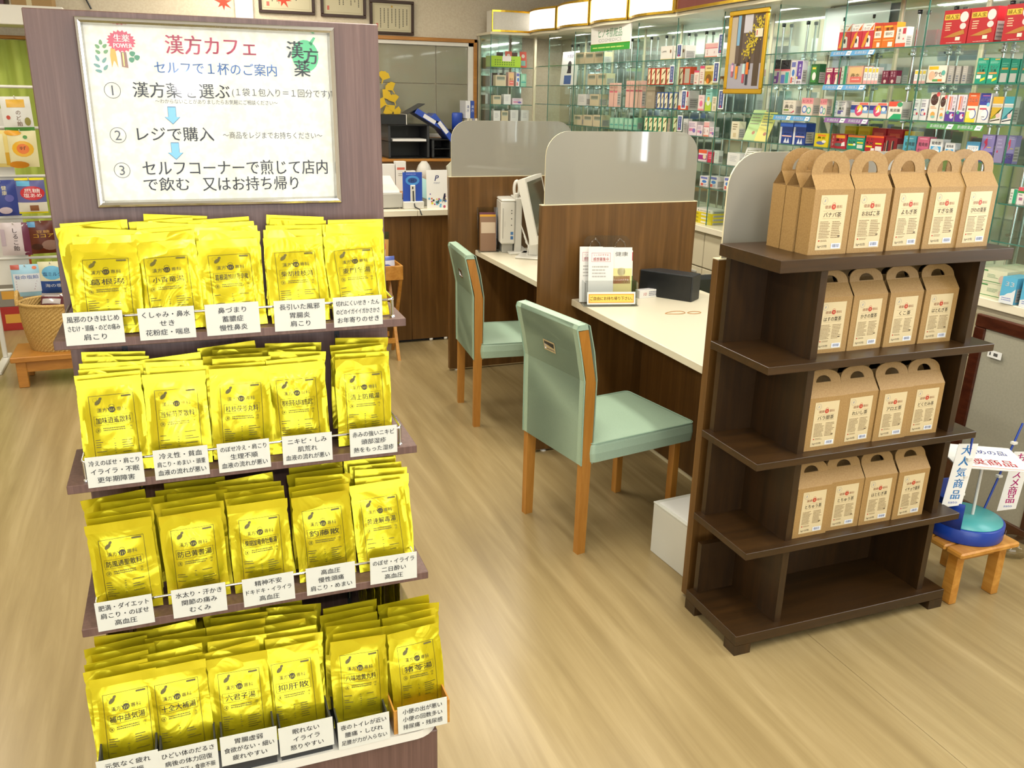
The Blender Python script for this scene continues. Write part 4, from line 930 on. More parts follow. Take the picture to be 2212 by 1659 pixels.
# ------------------------------------------------------------------ low stool with the blue counter display
def stool_display():
    t = empty('low_stool', (2.225, 1.72, 0)); tag(t, 'small slatted pine stool beside the dark shelf', 'stool')
    for i in range(4): MB().box(0.0, 0.255, i * 0.066, i * 0.066 + 0.062, 0.182, 0.202, 'pine', 0.005).build('slat', t)
    for x in (0.02, 0.205):
        for y in (0.025, 0.20): MB().box(x, x + 0.03, y, y + 0.042, 0, 0.182, 'pine', 0.003).build('leg', t)
    for y in (0.045, 0.22): MB().box(0.05, 0.205, y, y + 0.018, 0.145, 0.178, 'pine', 0.002).build('apron', t)
    c = (2.368, 1.848, 0.202)
    b = empty('counter_display', c); tag(b, 'round royal blue counter display base with aqua top standing on the stool', 'display')
    MB().lathe([(0, 0), (0.117, 0), (0.119, 0.004), (0.119, 0.048), (0.117, 0.050), (0, 0.050)], 'blue', 40).build('drum', b)
    MB().lathe([(0, 0.0505), (0.111, 0.0505), (0.111, 0.053), (0, 0.0535)], 'aqua', 40).build('top_disc', b)
    MB().lathe([(0.113, 0.05), (0.119, 0.05), (0.119, 0.135), (0.116, 0.138), (0.113, 0.135), (0.113, 0.05)], 'blue', 20, arc=(math.radians(60), math.radians(215))).build('back_shield', b)
    F = Fr((0.066, -0.1015, 0.018), (0.84, 0.55, 0), (0, 0, 1)); p = MB(); p.text(F, 'sato', 0, 0.010, 0.020, '#e8ecf4', 0.046, bold=0.03, c=0.0015); p.build('lettering', b)
    MB().tube([(0.03, 0.0, 0.053), (0.03, 0.0, 0.252)], 0.005, 'white_pl', 10).build('post', b)
    s = MB(); Fs = Fr((0.030, 0.0, 0.257), (0.93, -0.37, -0.06), (0.37, 0.93, 0.10))
    s.prism(Fs, [(-0.125, -0.075), (0.125, -0.075), (0.125, 0.085), (-0.125, 0.085)], -0.004, 0.0, 'paper')
    s.text(Fs, '推奨商品', -0.01, -0.030, 0.045, '#c8404e', 0.19, bold=0.02); s.text(Fs, 'お勧めの品', 0.01, 0.04, 0.034, '#4a5cae', 0.16, bold=0.01); s.rect(Fs, -0.12, -0.069, 0.12, -0.066, '#d88a5a'); s.build('sign_board', b)
    # two hanging strips on blue poles
    for (p0, p1, fo, tx, col) in (((-0.092, -0.04, 0.02), (-0.092, -0.04, 0.36), (-0.130, -0.045, 0.125), '大人気商品', '#3a86c8'), ((0.100, 0.02, 0.03), (0.215, 0.03, 0.345), (0.205, 0.012, 0.03), 'おススメ商品', '#c0307c')):
        MB().tube([p0, p1], 0.0035, 'blue', 8).build('pole', b)
        Fb = Fr(fo, (0.95, -0.30, 0), (0.12, 0.04, 1)); q = MB()
        q.prism(Fb, [(-0.034, 0), (0.032, 0.008), (0.036, 0.215), (-0.028, 0.215)], -0.001, 0.0, 'paper'); n = len(tx)
        for i, ch in enumerate(tx): q.text(Fb, ch, 0.003, 0.195 - i * (0.15 / (n - 1)), 0.034, col, bold=0.03)
        q.text(Fb, 'sato', 0.0, 0.018, 0.013, '#4a5cae', 0.03); q.build('hanging_strip', b)
        for u in (0.42, 0.6, 0.78): x, y, zz = (p0[k] + (p1[k] - p0[k]) * u for k in range(3)); MB().box(x - 0.012, x + 0.006, y - 0.010, y + 0.004, zz, zz + 0.008, 'white_pl').build('strip_clip', b)
stool_display()
# ------------------------------------------------------------------ wall cabinets with glass display bays
BAY = [2.41 + 0.4715 * k for k in range(-1, 11)]; BAY[-1] = 6.94
LVL = [1.770, 1.624, 1.482, 1.341, 1.200, 1.060]
CX0, CX1 = 2.90, 3.22
def cabinets():
    led = MB().box(2.87, 3.27, BAY[0], 6.94, 0.815, 0.85, 'cream', 0.003).build('cabinet_ledge'); tag(led, 'long ivory ledge running below the glass display bays', 'ledge')
    names = ['below the blue numbered cartons', 'behind the dark tea shelf', 'behind the third partition', 'next to the round-holed door', 'with the round finger hole facing the desk', 'below the yellow cartons', 'beyond the second partition', 'behind the speaker', 'behind the monitor', 'towards the back wall', 'in the far corner']
    for k in range(11):
        y0, y1 = BAY[k], BAY[k + 1]
        t = empty('base_cabinet', (2.90, y0, 0)); tag(t, 'ivory base cabinet %s' % names[k], 'cabinet', 'ivory base cabinets')
        L = y1 - y0
        MB().box(0.018, 0.37, 0.001, L - 0.001, 0.06, 0.814, 'cab').build('body', t); MB().box(0.05, 0.37, 0.001, L - 0.001, 0, 0.06, 'walnut').build('plinth', t)
        for z0, z1, nm in ((0.07, 0.60, 'door'), (0.608, 0.808, 'drawer')):
            d = MB().box(0, 0.018, 0.004, L - 0.004, z0, z1, 'cab', 0.002).build(nm, t)
            ym = L / 2
            if nm == 'drawer':
                MB().tube([(-0.001, ym, 0.745), (0.004, ym, 0.745)], 0.018, 'black', 20).build('finger_hole', d)
                MB().tube([(-0.0015, ym + 0.019 * math.cos(a), 0.745 + 0.019 * math.sin(a)) for a in [6.2832 * q / 20 for q in range(20)]], 0.0022, 'grey_pl', 6, closed=True).build('hole_rim', d)
            else: MB().box(-0.012, 0, 0.05, L - 0.05, 0.565, 0.578, 'grey_pl', 0.002).build('handle', d)
    bn = ['nearest the side window', 'with red herbal cartons on its top shelf', 'with red and orange drink cartons on its top shelf', 'with the frosted white board', 'behind the gold-framed street poster', 'with white and red cartons under shelf talkers', 'with red, blue and green striped cartons', 'with tall pink cartons', 'with ivory windowed cartons', 'with the leaning white card', 'next to the corner unit']
    for k in range(11):
        y0, y1 = BAY[k], BAY[k + 1]; L = y1 - y0
        t = empty('glass_display_bay', (0, y0, 0)); tag(t, 'mirror-backed glass shelf bay %s' % bn[k], 'display bay', 'glass display bays')
        MB().box(CX1, CX1 + 0.006, 0.012, L - 0.012, 0.851, 2.0, 'mirror').build('mirror_back', t)
        MB().box(CX1 - 0.004, CX1 + 0.02, -0.012, 0.012, 0.851, 2.0, 'cab').build('post', t)
        # divider pane with green edge
        MB().box(CX0 + 0.004, CX1 - 0.005, -0.0025, 0.0025, 0.852, 1.998, 'glass').build('divider_pane', t); MB().box(CX0, CX0 + 0.004, -0.0025, 0.0025, 0.852, 1.998, 'glass_edge').build('pane_edge', t)
        for z in LVL:
            s = MB().box(CX0 + 0.013, CX1 - 0.006, 0.006, L - 0.006, z - 0.003, z + 0.002, 'glass').build('shelf_pane', t)
            MB().box(CX0 + 0.010, CX0 + 0.013, 0.006, L - 0.006, z - 0.003, z + 0.002, 'glass_edge').build('front_edge', s)
        for y in (L * 0.30, L * 0.72):
            p = MB().tube([(CX1 - 0.025, y, 0.855), (CX1 - 0.025, y, 1.93)], 0.006, 'chrome', 8); p.build('chrome_pole', t)
            c = MB().lathe([(0, 0), (0.010, 0.002), (0.011, 0.018), (0, 0.02)], 'black', 10, (CX1 - 0.025, y, 1.925))
            c.build('pole_cap', t)
            q = MB()
            for z in LVL: q.lathe([(0, -0.022), (0.011, -0.020), (0.011, -0.005), (0, -0.0035)], 'chrome', 10, (CX1 - 0.025, y, z)); q.box(CX1 - 0.05, CX1 - 0.03, y - 0.006, y + 0.006, z - 0.016, z - 0.006, 'chrome')
            q.build('shelf_clamps', t)['kind'] = 'stuff'
    # corner unit facing the camera
    t = empty('corner_display', (2.52, 6.94, 0)); tag(t, 'narrow glass corner display standing against the back wall', 'display')
    MB().box(0, 0.70, 0.0, 0.30, 0.0, 0.85, 'cab', 0.002).build('base', t)
    MB().box(0.0, 0.38, 0.285, 0.292, 0.85, 2.0, 'mirror').build('mirror_back', t)
    for (x0, x1, y0, y1) in ((-0.012, 0.012, 0.27, 0.294), (0.372, 0.392, -0.01, 0.014)): MB().box(x0, x1, y0, y1, 0.85, 2.0, 'cab').build('post', t)
    MB().box(-0.0025, 0.0025, 0.004, 0.27, 0.85, 2.0, 'glass').build('side_pane', t); MB().box(-0.0025, 0.0025, 0, 0.004, 0.85, 2.0, 'glass_edge').build('pane_edge', t)
    for z in (1.757, 1.612, 1.470, 1.335, 1.19, 1.05):
        s = MB().box(0.004, 0.37, 0.011, 0.284, z - 0.003, z + 0.002, 'glass').build('shelf_pane', t); MB().box(0.004, 0.37, 0.008, 0.011, z - 0.003, z + 0.002, 'glass_edge').build('front_edge', s)
    # canopy board and header light boxes with bowed faces and gold trim
    can = []
    ys = [6.97, 6.41, 5.85, 5.29, 4.73]
    yy = [1.47 + (4.73 - 1.47) * k / 5 for k in range(6)]
    pts = [(3.27, 1.94), (3.27, 7.24), (2.50, 7.24), (2.50, 6.90), (2.86, 6.88)]
    for a, b_ in zip(ys, ys[1:]):
        for k in range(1, 9): u = k / 8; pts.append((2.86 - 0.055 * math.sin(math.pi * u), a + (b_ - a) * u - (0.09 if a > 6.9 and u < 0.01 else 0)))
    for k in range(1, 25): u = k / 24; pts.append((2.85 - 0.05 * math.sin(math.pi * u) , 4.73 + (1.94 - 4.73) * u))
    c = MB().prism(Fr((0, 0, 0), (1, 0, 0), (0, 1, 0)), pts, 2.0, 2.018, 'cream').build('canopy_board'); tag(c, 'wavy white canopy board above the glass display bays', 'canopy')
    def lightbox(name, pa, pb, z0, z1, bow, lab, face='lightbox'):
        pa, pb = Vector((pa[0], pa[1], 0)), Vector((pb[0], pb[1], 0)); d = (pb - pa); L = d.length; d.normalize(); n_ = Vector((d.y, -d.x, 0))
        if n_.x > 0.5 or n_.y > 0.5: n_ = -n_
        t = empty(name, (0, 0, 0)); tag(t, lab, 'light box', 'header light boxes')
        N_ = 10; fr_ = []
        P = lambda u, off, z: (pa + d * (L * u) + n_ * (bow * math.sin(math.pi * u) + off)).to_tuple()[:2] + (z,)
        def sheet(u0, u1, za, zb, off, mt, nm, par, th=0.004):
            b = MB(); vs_ = []
            for k in range(N_ + 1):
                u = u0 + (u1 - u0) * k / N_
                for o, z in ((off, za), (off, zb), (off - th, zb), (off - th, za)): vs_.append(P(u, o, z))
            fs = []
            for k in range(N_):
                a = 4 * k
                for q in range(4): fs.append((a + q, a + (q + 1) % 4, a + 4 + (q + 1) % 4, a + 4 + q))
            fs += [(0, 1, 2, 3), (4 * N_ + 3, 4 * N_ + 2, 4 * N_ + 1, 4 * N_)]
            b.add(vs_, fs, mt); return b.build(nm, par)
        sheet(0.01, 0.99, z0 + 0.012, z1 - 0.012, 0.0, face, 'face', t)
        g = sheet(0, 1, z0, z0 + 0.014, 0.006, 'gold', 'gold_trim', t, 0.012); sheet(0, 1, z1 - 0.014, z1, 0.006, 'gold', 'gold_trim', t, 0.012)
        sheet(0, 0.02, z0, z1, 0.007, 'gold', 'gold_end', t, 0.012); sheet(0.98, 1, z0, z1, 0.007, 'gold', 'gold_end', t, 0.012)
        b = MB(); b.prism(Fr((0, 0, z0), (1, 0, 0), (0, 1, 0)), [P(u, -0.006, 0)[:2] for u in [k / 8 for k in range(9)]] + [P(1, -0.12, 0)[:2], P(0, -0.12, 0)[:2]], 0.002, z1 - z0 - 0.002, 'white_trim'); b.build('housing', t)
        return t, P
    labs = ['at the corner of the back wall', 'second along from the corner', 'above the green cosmetics sign', 'next to the brown header sign']
    lightbox('header_lightbox', (2.515, 6.915), (2.85, 6.915), 2.019, 2.178, 0.03, 'unlit-looking grey header light box with gold trim facing along the room', M['board_grey'])
    for (a, b_), lb in zip(zip(ys, ys[1:]), labs): lightbox('header_lightbox', (2.85, a - 0.005), (2.85, b_ + 0.005), 2.019, 2.185, 0.055, 'glowing white header light box with gold trim %s' % lb)
    t, P = lightbox('header_sign', (2.84, 4.72), (2.84, 3.4), 2.019, 2.20, 0.05, 'brown header sign with gold trim beyond the white light boxes', mat('maroon_sign', '#6a2a22', 0.4))
    # reflected-green shop sign and the poster
    s = empty('shop_sign', (2.868, 5.56, 1.845)); tag(s, 'white and green cosmetics sign hung from the canopy', 'sign')
    b = MB().box(-0.004, 0.004, -0.285, 0.285, 0, 0.163, 'paper'); F = FW(-0.004, 0, 0); b.rect(F, -0.285, 0.0, 0.285, 0.045, '#3aa03c'); b.rect(F, -0.285, 0.043, 0.285, 0.047, '#d8e060'); b.text(F, 'ヒノキ肌粧品', 0, 0.112, 0.062, '#3f8a5c', 0.34); b.text(F, 'COSMEDICS', 0, 0.066, 0.030, '#a8aca8', 0.33); b.lines(F, -0.25, 0.012, 0.27, 0.03, 1, '#c8e078', RND)
    b.build('board', s)
    for y in (-0.22, 0.22): MB().tube([(0, y, 0.163), (0, y, 0.155 + 0.001), (0, y, 0.155)], 0.002, 'chrome', 6).build('hanger', s)
    p = empty('framed_poster', (2.872, 4.035, 1.578)); tag(p, 'gold-framed autumn street photo hung in front of the glass bays', 'poster')
    W_, H_ = 0.335, 0.412
    b = MB().box(0, 0.012, -W_ / 2, W_ / 2, 0, H_, 'gold'); b = MB()
    for (y0, y1, z0, z1) in ((-W_ / 2, W_ / 2, 0, 0.026), (-W_ / 2, W_ / 2, H_ - 0.026, H_), (-W_ / 2, -W_ / 2 + 0.026, 0.026, H_ - 0.026), (W_ / 2 - 0.026, W_ / 2, 0.026, H_ - 0.026)): b.box(-0.006, 0.008, y0, y1, z0, z1, 'gold', 0.004)
    b.build('frame', p)
    b = MB().box(0.0, 0.006, -W_ / 2 + 0.02, W_ / 2 - 0.02, 0.02, H_ - 0.02, '#8d8a92'); F = FW(0, 0, 0); c1 = 0.0004
    r = random.Random(6); w2 = W_ / 2 - 0.026
    def R_(x0, y0, x1, y1, col, c=c1): b.rect(F, max(-w2, x0), max(0.026, y0), min(w2, x1), min(H_ - 0.026, y1), col, c)
    R_(-w2, 0.026, w2, 0.15, '#a09ca6'); R_(-w2, 0.15, w2, H_, '#5a4a40'); R_(-w2, 0.15, -0.09, 0.38, '#b8a890', 0.0005); R_(-0.085, 0.24, -0.06, 0.386, '#7aa8c8', 0.0005); R_(-0.03, 0.30, 0.04, 0.386, '#c8c4cc', 0.0005); R_(-0.06, 0.14, -0.035, 0.386, '#4a3828', 0.0006)
    R_(0.075, 0.04, 0.125, 0.386, '#4c3a28', 0.0006); R_(0.02, 0.12, 0.05, 0.3, '#4a3a2c', 0.0006)
    for _ in range(170):                                              # ginkgo foliage: many small ragged tufts along a drooping bough
        u = r.random(); x, y = 0.125 - 0.13 * u + r.gauss(0, 0.022), 0.365 - 0.17 * u + r.gauss(0, 0.026); s_ = r.uniform(0.004, 0.010); x = min(w2 - s_, max(-w2 + s_, x)); y = min(H_ - 0.04, y)
        a0 = r.random() * 6.28; b.pol(F, [(x + s_ * (1 if k % 2 else 0.45) * math.cos(a0 + 6.2832 * k / 8), y + s_ * (1 if k % 2 else 0.45) * math.sin(a0 + 6.2832 * k / 8)) for k in range(8)], r.choice(['#d8c020', '#c4aa18', '#e0cc30', '#a8921c']), 0.0008 + 0.00001 * _)
    for x, y, h, col, lc in ((-0.10, 0.085, 0.07, '#e8a8b8', '#b06070'), (-0.062, 0.075, 0.075, '#e09018', '#d8901c'), (0.0, 0.055, 0.11, '#b8d4d0', '#b8485a'), (0.03, 0.045, 0.13, '#dc7424', '#2c2a34')):
        b.rect(F, x - 0.009, y, x + 0.009, y + h * 0.45, lc, 0.0035); b.pol(F, [(x - 0.012, y + h * 0.4), (x + 0.012, y + h * 0.4), (x + 0.01, y + h * 0.85), (x - 0.01, y + h * 0.85)], col, 0.0036); b.disc(F, x, y + h * 0.93, 0.007, '#4a3828' if lc != '#b06070' else '#8a6aa0', c=0.0037)
    b.rect(F, 0.075, 0.275, 0.135, 0.315, '#e4dcc0', 0.004); b.rect(F, 0.083, 0.283, 0.09, 0.308, '#c83a3a', 0.0044)
    b.build('photo_print', p)
    for y in (-0.12, 0.12): MB().tube([(0.004, y, H_), (0.004, y, H_ + 0.011)], 0.0015, 'chrome', 6).build('hanger', p)
cabinets()

# ------------------------------------------------------------------ cartons on the glass shelves
def S(base, *ops): return (base, ops)
# ops: r x0 y0 x1 y1 col | c x y rx ry col | t text x y h w col | l x0 y0 x1 y1 n col | p pts col | v text x y h col      (all in 0..1 of the front face)
STY = {
 'fujin': S('#b0242c', ('r', .05, .72, .62, .88, '#d8b83c'), ('t', '婦人宝', .335, .8, .13, .5, '#a02028'), ('l', .12, .4, .36, .66, 4, '#e8c8a0'), ('c', .8, .78, .16, .15, '#e4d4d0'), ('c', .8, .52, .12, .09, '#e0ccc8'), ('p', ((.1, .22), (.5, .34), (.85, .42), (.9, .3), (.5, .22)), '#b07a30'), ('r', .58, .12, .76, .22, '#e4dcc8'), ('l', .25, .04, .9, .08, 1, '#e0b0a8')),
 'drinkred': S('#c43040', ('r', 0, .72, 1, 1, '#e8e4de'), ('t', 'カゼ', .35, .8, .13, .5, '#c03040'), ('p', ((.6, .74), (.98, .98), (.9, .74)), '#dc7020'), ('p', ((.05, .1), (.35, .62), (.6, .72), (.5, .4), (.25, .08)), '#d8942a'), ('p', ((.4, .1), (.55, .55), (.75, .5), (.8, .1)), '#e4dcd4'), ('c', .55, .35, .08, .1, '#2a2426'), ('l', .3, .9, .8, .94, 1, '#555')),
 'orange': S('#d8701c', ('r', 0, .88, 1, 1, '#b83a1c'), ('r', .08, .82, .7, .88, '#e8b830'), ('t', '葛根', .5, .75, .12, .6, '#f4e4d0'), ('r', .12, .42, .88, .68, '#ece4d4'), ('t', '顆粒', .5, .56, .14, .55, '#d06a28'), ('r', .1, .3, .9, .34, '#e4a860'), ('r', .5, .06, .85, .24, '#e8e0d4')),
 'whitered': S('#dcd8d0', ('r', 0, 0, 1, .22, '#dc5a3c'), ('r', .62, .66, .92, .94, '#c03a4a'), ('v', '漢方薬', .3, .66, .16, '#4a4848'), ('c', .75, .42, .07, .05, '#d86a6a')),
 'kaze': S('#e4dccc', ('r', .06, .78, .56, .96, '#e0b41c'), ('t', 'かぜ', .6, .55, .34, .45, '#c03a34'), ('c', .26, .45, .17, .26, '#e8b494'), ('r', .32, .14, .62, .26, '#5a9a54'), ('r', .6, .14, .82, .26, '#d87a34'), ('c', .85, .6, .1, .14, '#5aa89a'), ('r', 0, 0, 1, .07, '#2a2420')),
 'greyslim': S('#aaa69e', ('l', .2, .12, .8, .5, 3, '#5a6478'), ('l', .2, .6, .8, .9, 3, '#c4c0b8')),
 'green': S('#1f9478', ('l', .1, .78, .9, .9, 3, '#9ad0bc'), ('t', 'タミン', .5, .66, .14, .7, '#e8f0ea'), ('t', '乳業', .5, .52, .13, .5, '#e0ece6'), ('r', .12, .38, .86, .45, '#d8924a'), ('r', .1, .2, .5, .34, '#dce4da'), ('p', ((.5, .08), (.9, .16), (.9, .26), (.5, .18)), '#e0d030'), ('r', .5, .93, .95, .97, '#d8a24a')),
 'greenback': S('#157a64', ('r', .1, .06, .85, .42, '#a8aca4'), ('r', .15, .56, .85, .64, '#a8822e'), ('l', .15, .68, .85, .85, 2, '#5aa890')),
 'stick': S('#e8e2de', ('r', 0, 0, 1, .22, '#e4a4a0'), ('r', .1, .7, .9, .92, '#e8c440'), ('l', .2, .35, .8, .62, 3, '#8a9ac0')),
 'magenta': S('#941c50', ('r', .1, .74, .9, .96, '#e0d0c0'), ('c', .5, .48, .2, .14, '#e8c8a0'), ('p', ((.25, 0), (.4, .42), (.62, .42), (.8, 0)), '#e8d4c8'), ('l', .15, .8, .85, .9, 1, '#943050')),
 'whitegreen': S('#dcdcd0', ('r', .5, 0, 1, 1, '#2a9a70'), ('l', .1, .2, .4, .8, 3, '#9a9a90')),
 'peach': S('#dca890', ('r', .12, .45, .92, .92, '#dcb880'), ('t', '鼻水', .52, .5, .2, .6, '#6a3a28'), ('r', .2, .1, .95, .4, '#d86a60'), ('l', .3, .2, .9, .34, 1, '#e8c0b4')),
 'maroon': S('#6a1836', ('v', '漢方', .3, .72, .2, '#d8b8c0'), ('v', '生薬', .7, .72, .2, '#c8a0ac'), ('c', .5, .2, .2, .14, '#c8b0a8')),
 'blackpink': S('#d8ccc4', ('r', 0, .62, 1, 1, '#2a282c'), ('t', 'AG', .5, .8, .22, .7, '#e4e0dc'), ('r', 0, .55, 1, .62, '#dc6a74'), ('r', .1, .05, .8, .34, '#7a4490'), ('r', .55, .1, .9, .5, '#8a50a0'), ('r', .2, .1, .5, .22, '#e0c8d0')),
 'blackteal': S('#d8ccc4', ('r', 0, .62, 1, 1, '#2a282c'), ('t', 'N', .5, .8, .22, .6, '#e4e0dc'), ('r', 0, .55, 1, .62, '#dc6a74'), ('r', .1, .05, .5, .4, '#6a7ac0'), ('r', .55, .05, .9, .5, '#4ab0a8')),
 'whiteblue': S('#dcd8d4', ('r', .1, .72, .9, .92, '#6a70b0'), ('c', .55, .48, .28, .14, '#3f78c0'), ('r', .15, .06, .45, .3, '#d05a4c'), ('l', .5, .08, .9, .28, 2, '#8a8ab0')),
 'purple': S('#e0dce4', ('r', .1, .22, .9, .97, '#5a3a98'), ('v', '鼻炎用', .55, .6, .2, '#e4dcec'), ('t', '速効', .5, .1, .14, .7, '#c83a4a'), ('c', .2, .28, .12, .06, '#e0cc3a')),
 'darkgreen': S('#1f5a2c', ('r', .1, .1, .7, .9, '#3f8a3c'), ('c', .45, .4, .22, .2, '#e4e4dc'), ('r', .2, .74, .6, .84, '#e0cc3a')),
 'whitedot': S('#e4e2e4', ('l', .15, .62, .85, .82, 3, '#6a5a70'), ('r', .18, .22, .6, .52, '#3a50a0'), ('c', .45, .35, .22, .12, '#e0d8d4'), ('c', .75, .3, .13, .07, '#c83a4c'), ('l', .15, .88, .85, .95, 1, '#9a9ab0')),
 'isojin': S('#e4dcd0', ('c', .48, .74, .42, .2, '#4a2e28'), ('t', 'のど', .48, .76, .13, .6, '#f0e8dc'), ('c', .82, .93, .2, .08, '#e05a5a'), ('l', .15, .42, .85, .52, 2, '#e0904a'), ('c', .5, .22, .26, .1, '#d8a050'), ('c', .55, .14, .24, .05, '#8ac0b4')),
 'purplewhite': S('#dcd4dc', ('r', 0, 0, 1, .36, '#5a3a94'), ('v', 'うがい薬', .8, .66, .12, '#3a3038'), ('r', .2, .44, .38, .94, '#d87a50'), ('r', .45, .44, .58, .94, '#c88a90'), ('c', .25, .34, .16, .07, '#5aa884'), ('c', .72, .2, .2, .1, '#dcd0dc'), ('c', .85, .24, .1, .05, '#c02a60')),
 'nodoorange': S('#e4dcc8', ('r', 0, .56, 1, 1, '#dc6230'), ('t', 'のどぬ', .5, .76, .17, .8, '#f4ece0'), ('l', .2, .86, .9, .94, 1, '#f0c8b0'), ('r', 0, 0, .9, .14, '#e4d030'), ('r', 0, .14, .4, .36, '#e4d86a'), ('c', .62, .28, .3, .17, '#3a62b4'), ('c', .58, .28, .27, .15, '#ece6de'), ('r', .15, .42, .8, .47, '#c84a4a')),
 'nodoblue': S('#e0dcd8', ('r', 0, .6, .9, 1, '#3a3f98'), ('t', 'のどぬ', .5, .78, .17, .75, '#f0ecf0'), ('l', .2, .88, .85, .95, 1, '#c06a8a'), ('c', .78, .62, .14, .07, '#7ac0dc'), ('c', .6, .28, .32, .19, '#3a4698'), ('c', .57, .28, .29, .17, '#e8e6e4'), ('t', 'w', .5, .2, .1, .3, '#5a4aa0'), ('r', .1, .45, .7, .5, '#c8485a')),
 'gold': S('#dcd8cc', ('r', 0, .74, 1, 1, '#d0a430'), ('r', 0, .62, .9, .7, '#b8b4a8'), ('p', ((0, .14), (0, .6), (1, .6)), '#c4a22c'), ('p', ((0, .14), (.9, .5), (1, .6), (.5, .2)), '#8a9a30'), ('c', .7, .3, .2, .08, '#e4b8b4'), ('p', ((.05, .06), (.95, .14), (.95, .18), (.05, .1)), '#3a3830')),
 'teal': S('#dcdcd8', ('r', 0, .74, 1, 1, '#3a94a4'), ('r', 0, .62, .9, .7, '#b8bcb8'), ('p', ((0, .14), (0, .6), (1, .6)), '#5aa4ac'), ('p', ((0, .14), (.9, .5), (1, .6), (.5, .2)), '#2a7a8c'), ('c', .7, .3, .2, .08, '#e4b8b4'), ('p', ((.05, .06), (.95, .14), (.95, .18), (.05, .1)), '#3a3f4a')),
 'rhinitis': S('#dcd4c4', ('t', 'ロート', .5, .82, .12, .6, '#7a6a5c'), ('t', '鼻炎', .5, .56, .3, .7, '#2a2620'), ('r', .1, .26, .5, .36, '#6a8a2a'), ('l', .1, .08, .85, .2, 2, '#8a8274'), ('p', ((.6, .06), (.95, .2), (.9, .3)), '#c84a6a')),
 'pinkrings': S('#e0c8b8', ('r', 0, .66, 1, 1, '#dc8a90'), ('t', 'ヒスト', .5, .82, .2, .8, '#a03040'), ('c', .3, .34, .22, .22, '#4a78c0'), ('c', .3, .34, .15, .15, '#dcd8dc'), ('c', .7, .28, .2, .2, '#5ab088'), ('c', .7, .28, .13, .13, '#d8dcd4')),
 'stona': S('#dcd8d4', ('r', 0, 0, .16, 1, '#c8d0dc'), ('v', 'ストナ', .09, .5, .26, '#2a4a7c'), ('l', .3, .62, .9, .92, 3, '#7a7484'), ('t', '鼻炎', .6, .5, .2, .5, '#3a3648'), ('r', .28, .16, .78, .38, '#5a50a0'), ('r', .6, .12, .82, .3, '#dcdce0')),
 'circle': S('#dcd4c4', ('r', 0, .5, 1, .8, '#2a3a84'), ('r', 0, .3, 1, .5, '#7aa4d0'), ('r', 0, .84, .5, .94, '#c8b8a8'), ('r', .48, .82, .95, .96, '#dc6a60'), ('c', .46, .46, .22, .36, '#b83a84'), ('c', .52, .56, .16, .26, '#e0cc3a'), ('c', .5, .34, .18, .2, '#d8506a'), ('p', ((.38, .3), (.56, .72), (.6, .4)), '#ece4dc'), ('c', .82, .58, .12, .14, '#e4e4e8')),
 'beruru': S('#e0dcd0', ('p', ((0, .72), (0, 1), (.9, 1), (.55, .72)), '#d8503c'), ('t', '風邪薬', .5, .5, .2, .75, '#2a3a34'), ('p', ((.1, 0), (.45, .3), (1, .3), (1, 0)), '#22a066'), ('c', .82, .84, .2, .14, '#3f9a6a')),
 'direct_t': S('#4a9ab0', ('l', .2, .82, .9, .92, 1, '#a8d0dc'), ('t', '龍角散', .55, .58, .22, .8, '#c8e4ec'), ('t', 'ダイレクト', .55, .28, .18, .8, '#c8e4ec')),
 'direct_p': S('#c0607c', ('l', .2, .84, .9, .94, 1, '#e4b0c0'), ('t', '龍角散', .55, .6, .22, .8, '#eccad4'), ('t', 'ダイレクト', .55, .3, .18, .8, '#eccad4')),
 'ryukaku': S('#dfe0e0', ('t', '龍角散', .5, .78, .2, .72, '#4a4c54'), ('r', .1, .06, .9, .6, '#4a9ccc'), ('c', .5, .4, .26, .2, '#b8c4cc'), ('r', .5, .1, .8, .4, '#e8ecec')),
 'blueband': S('#5aa4d0', ('r', .1, .5, .95, .8, '#e0e4e8'), ('t', 'コリケア', .52, .64, .2, .7, '#3a4a9a'), ('c', .2, .2, .12, .12, '#e4b46a'), ('c', .5, .2, .12, .12, '#e4b46a'), ('c', .8, .2, .12, .12, '#e4b46a')),
 'violet': S('#8a80b8', ('r', 0, 0, 1, .36, '#4a3a88'), ('p', ((.2, .72), (.42, .92), (.5, .62), (.2, .4), (.35, .62)), '#c83a5c'), ('t', 'かぜ', .45, .24, .16, .6, '#e4dcec'), ('l', .1, .84, .9, .97, 2, '#b4acd0'), ('l', .5, .5, .9, .56, 1, '#e0c44a')),
 'violetback': S('#8a82a8', ('c', .3, .4, .08, .05, '#b83a5c'), ('l', .2, .5, .8, .9, 3, '#a49cc0')),
 'yellow': S('#d0bc1c', ('t', '鼻炎', .5, .68, .18, .6, '#3a3410'), ('r', .2, .78, .8, .92, '#e07a24'), ('c', .45, .28, .3, .13, '#5a64a0'), ('c', .7, .4, .16, .1, '#e4dcc8')),
 'stonared': S('#b02838', ('v', 'ストナ', .12, .5, .24, '#e4d8c8'), ('r', .3, .72, .9, .94, '#e0a024'), ('t', '鼻炎', .58, .58, .2, .5, '#f0e4e0'), ('c', .5, .26, .26, .12, '#5a625c'), ('p', ((.7, .16), (.95, .2), (.9, .5), (.72, .4)), '#e4dcd8')),
 'nx': S('#1f8a6c', ('r', 0, .86, 1, 1, '#d8702c'), ('t', 'ルル', .3, .78, .16, .4, '#e4ece4'), ('t', 'NX', .3, .52, .3, .42, '#e8f0ea'), ('r', .06, .28, .42, .38, '#e0d428'), ('r', .58, .46, .94, .56, '#d8c42c'), ('r', .6, .12, .94, .38, '#c8d0c4'), ('c', .44, .36, .08, .08, '#e4e0d4'), ('l', .6, .7, .95, .78, 1, '#b8d8c8')),
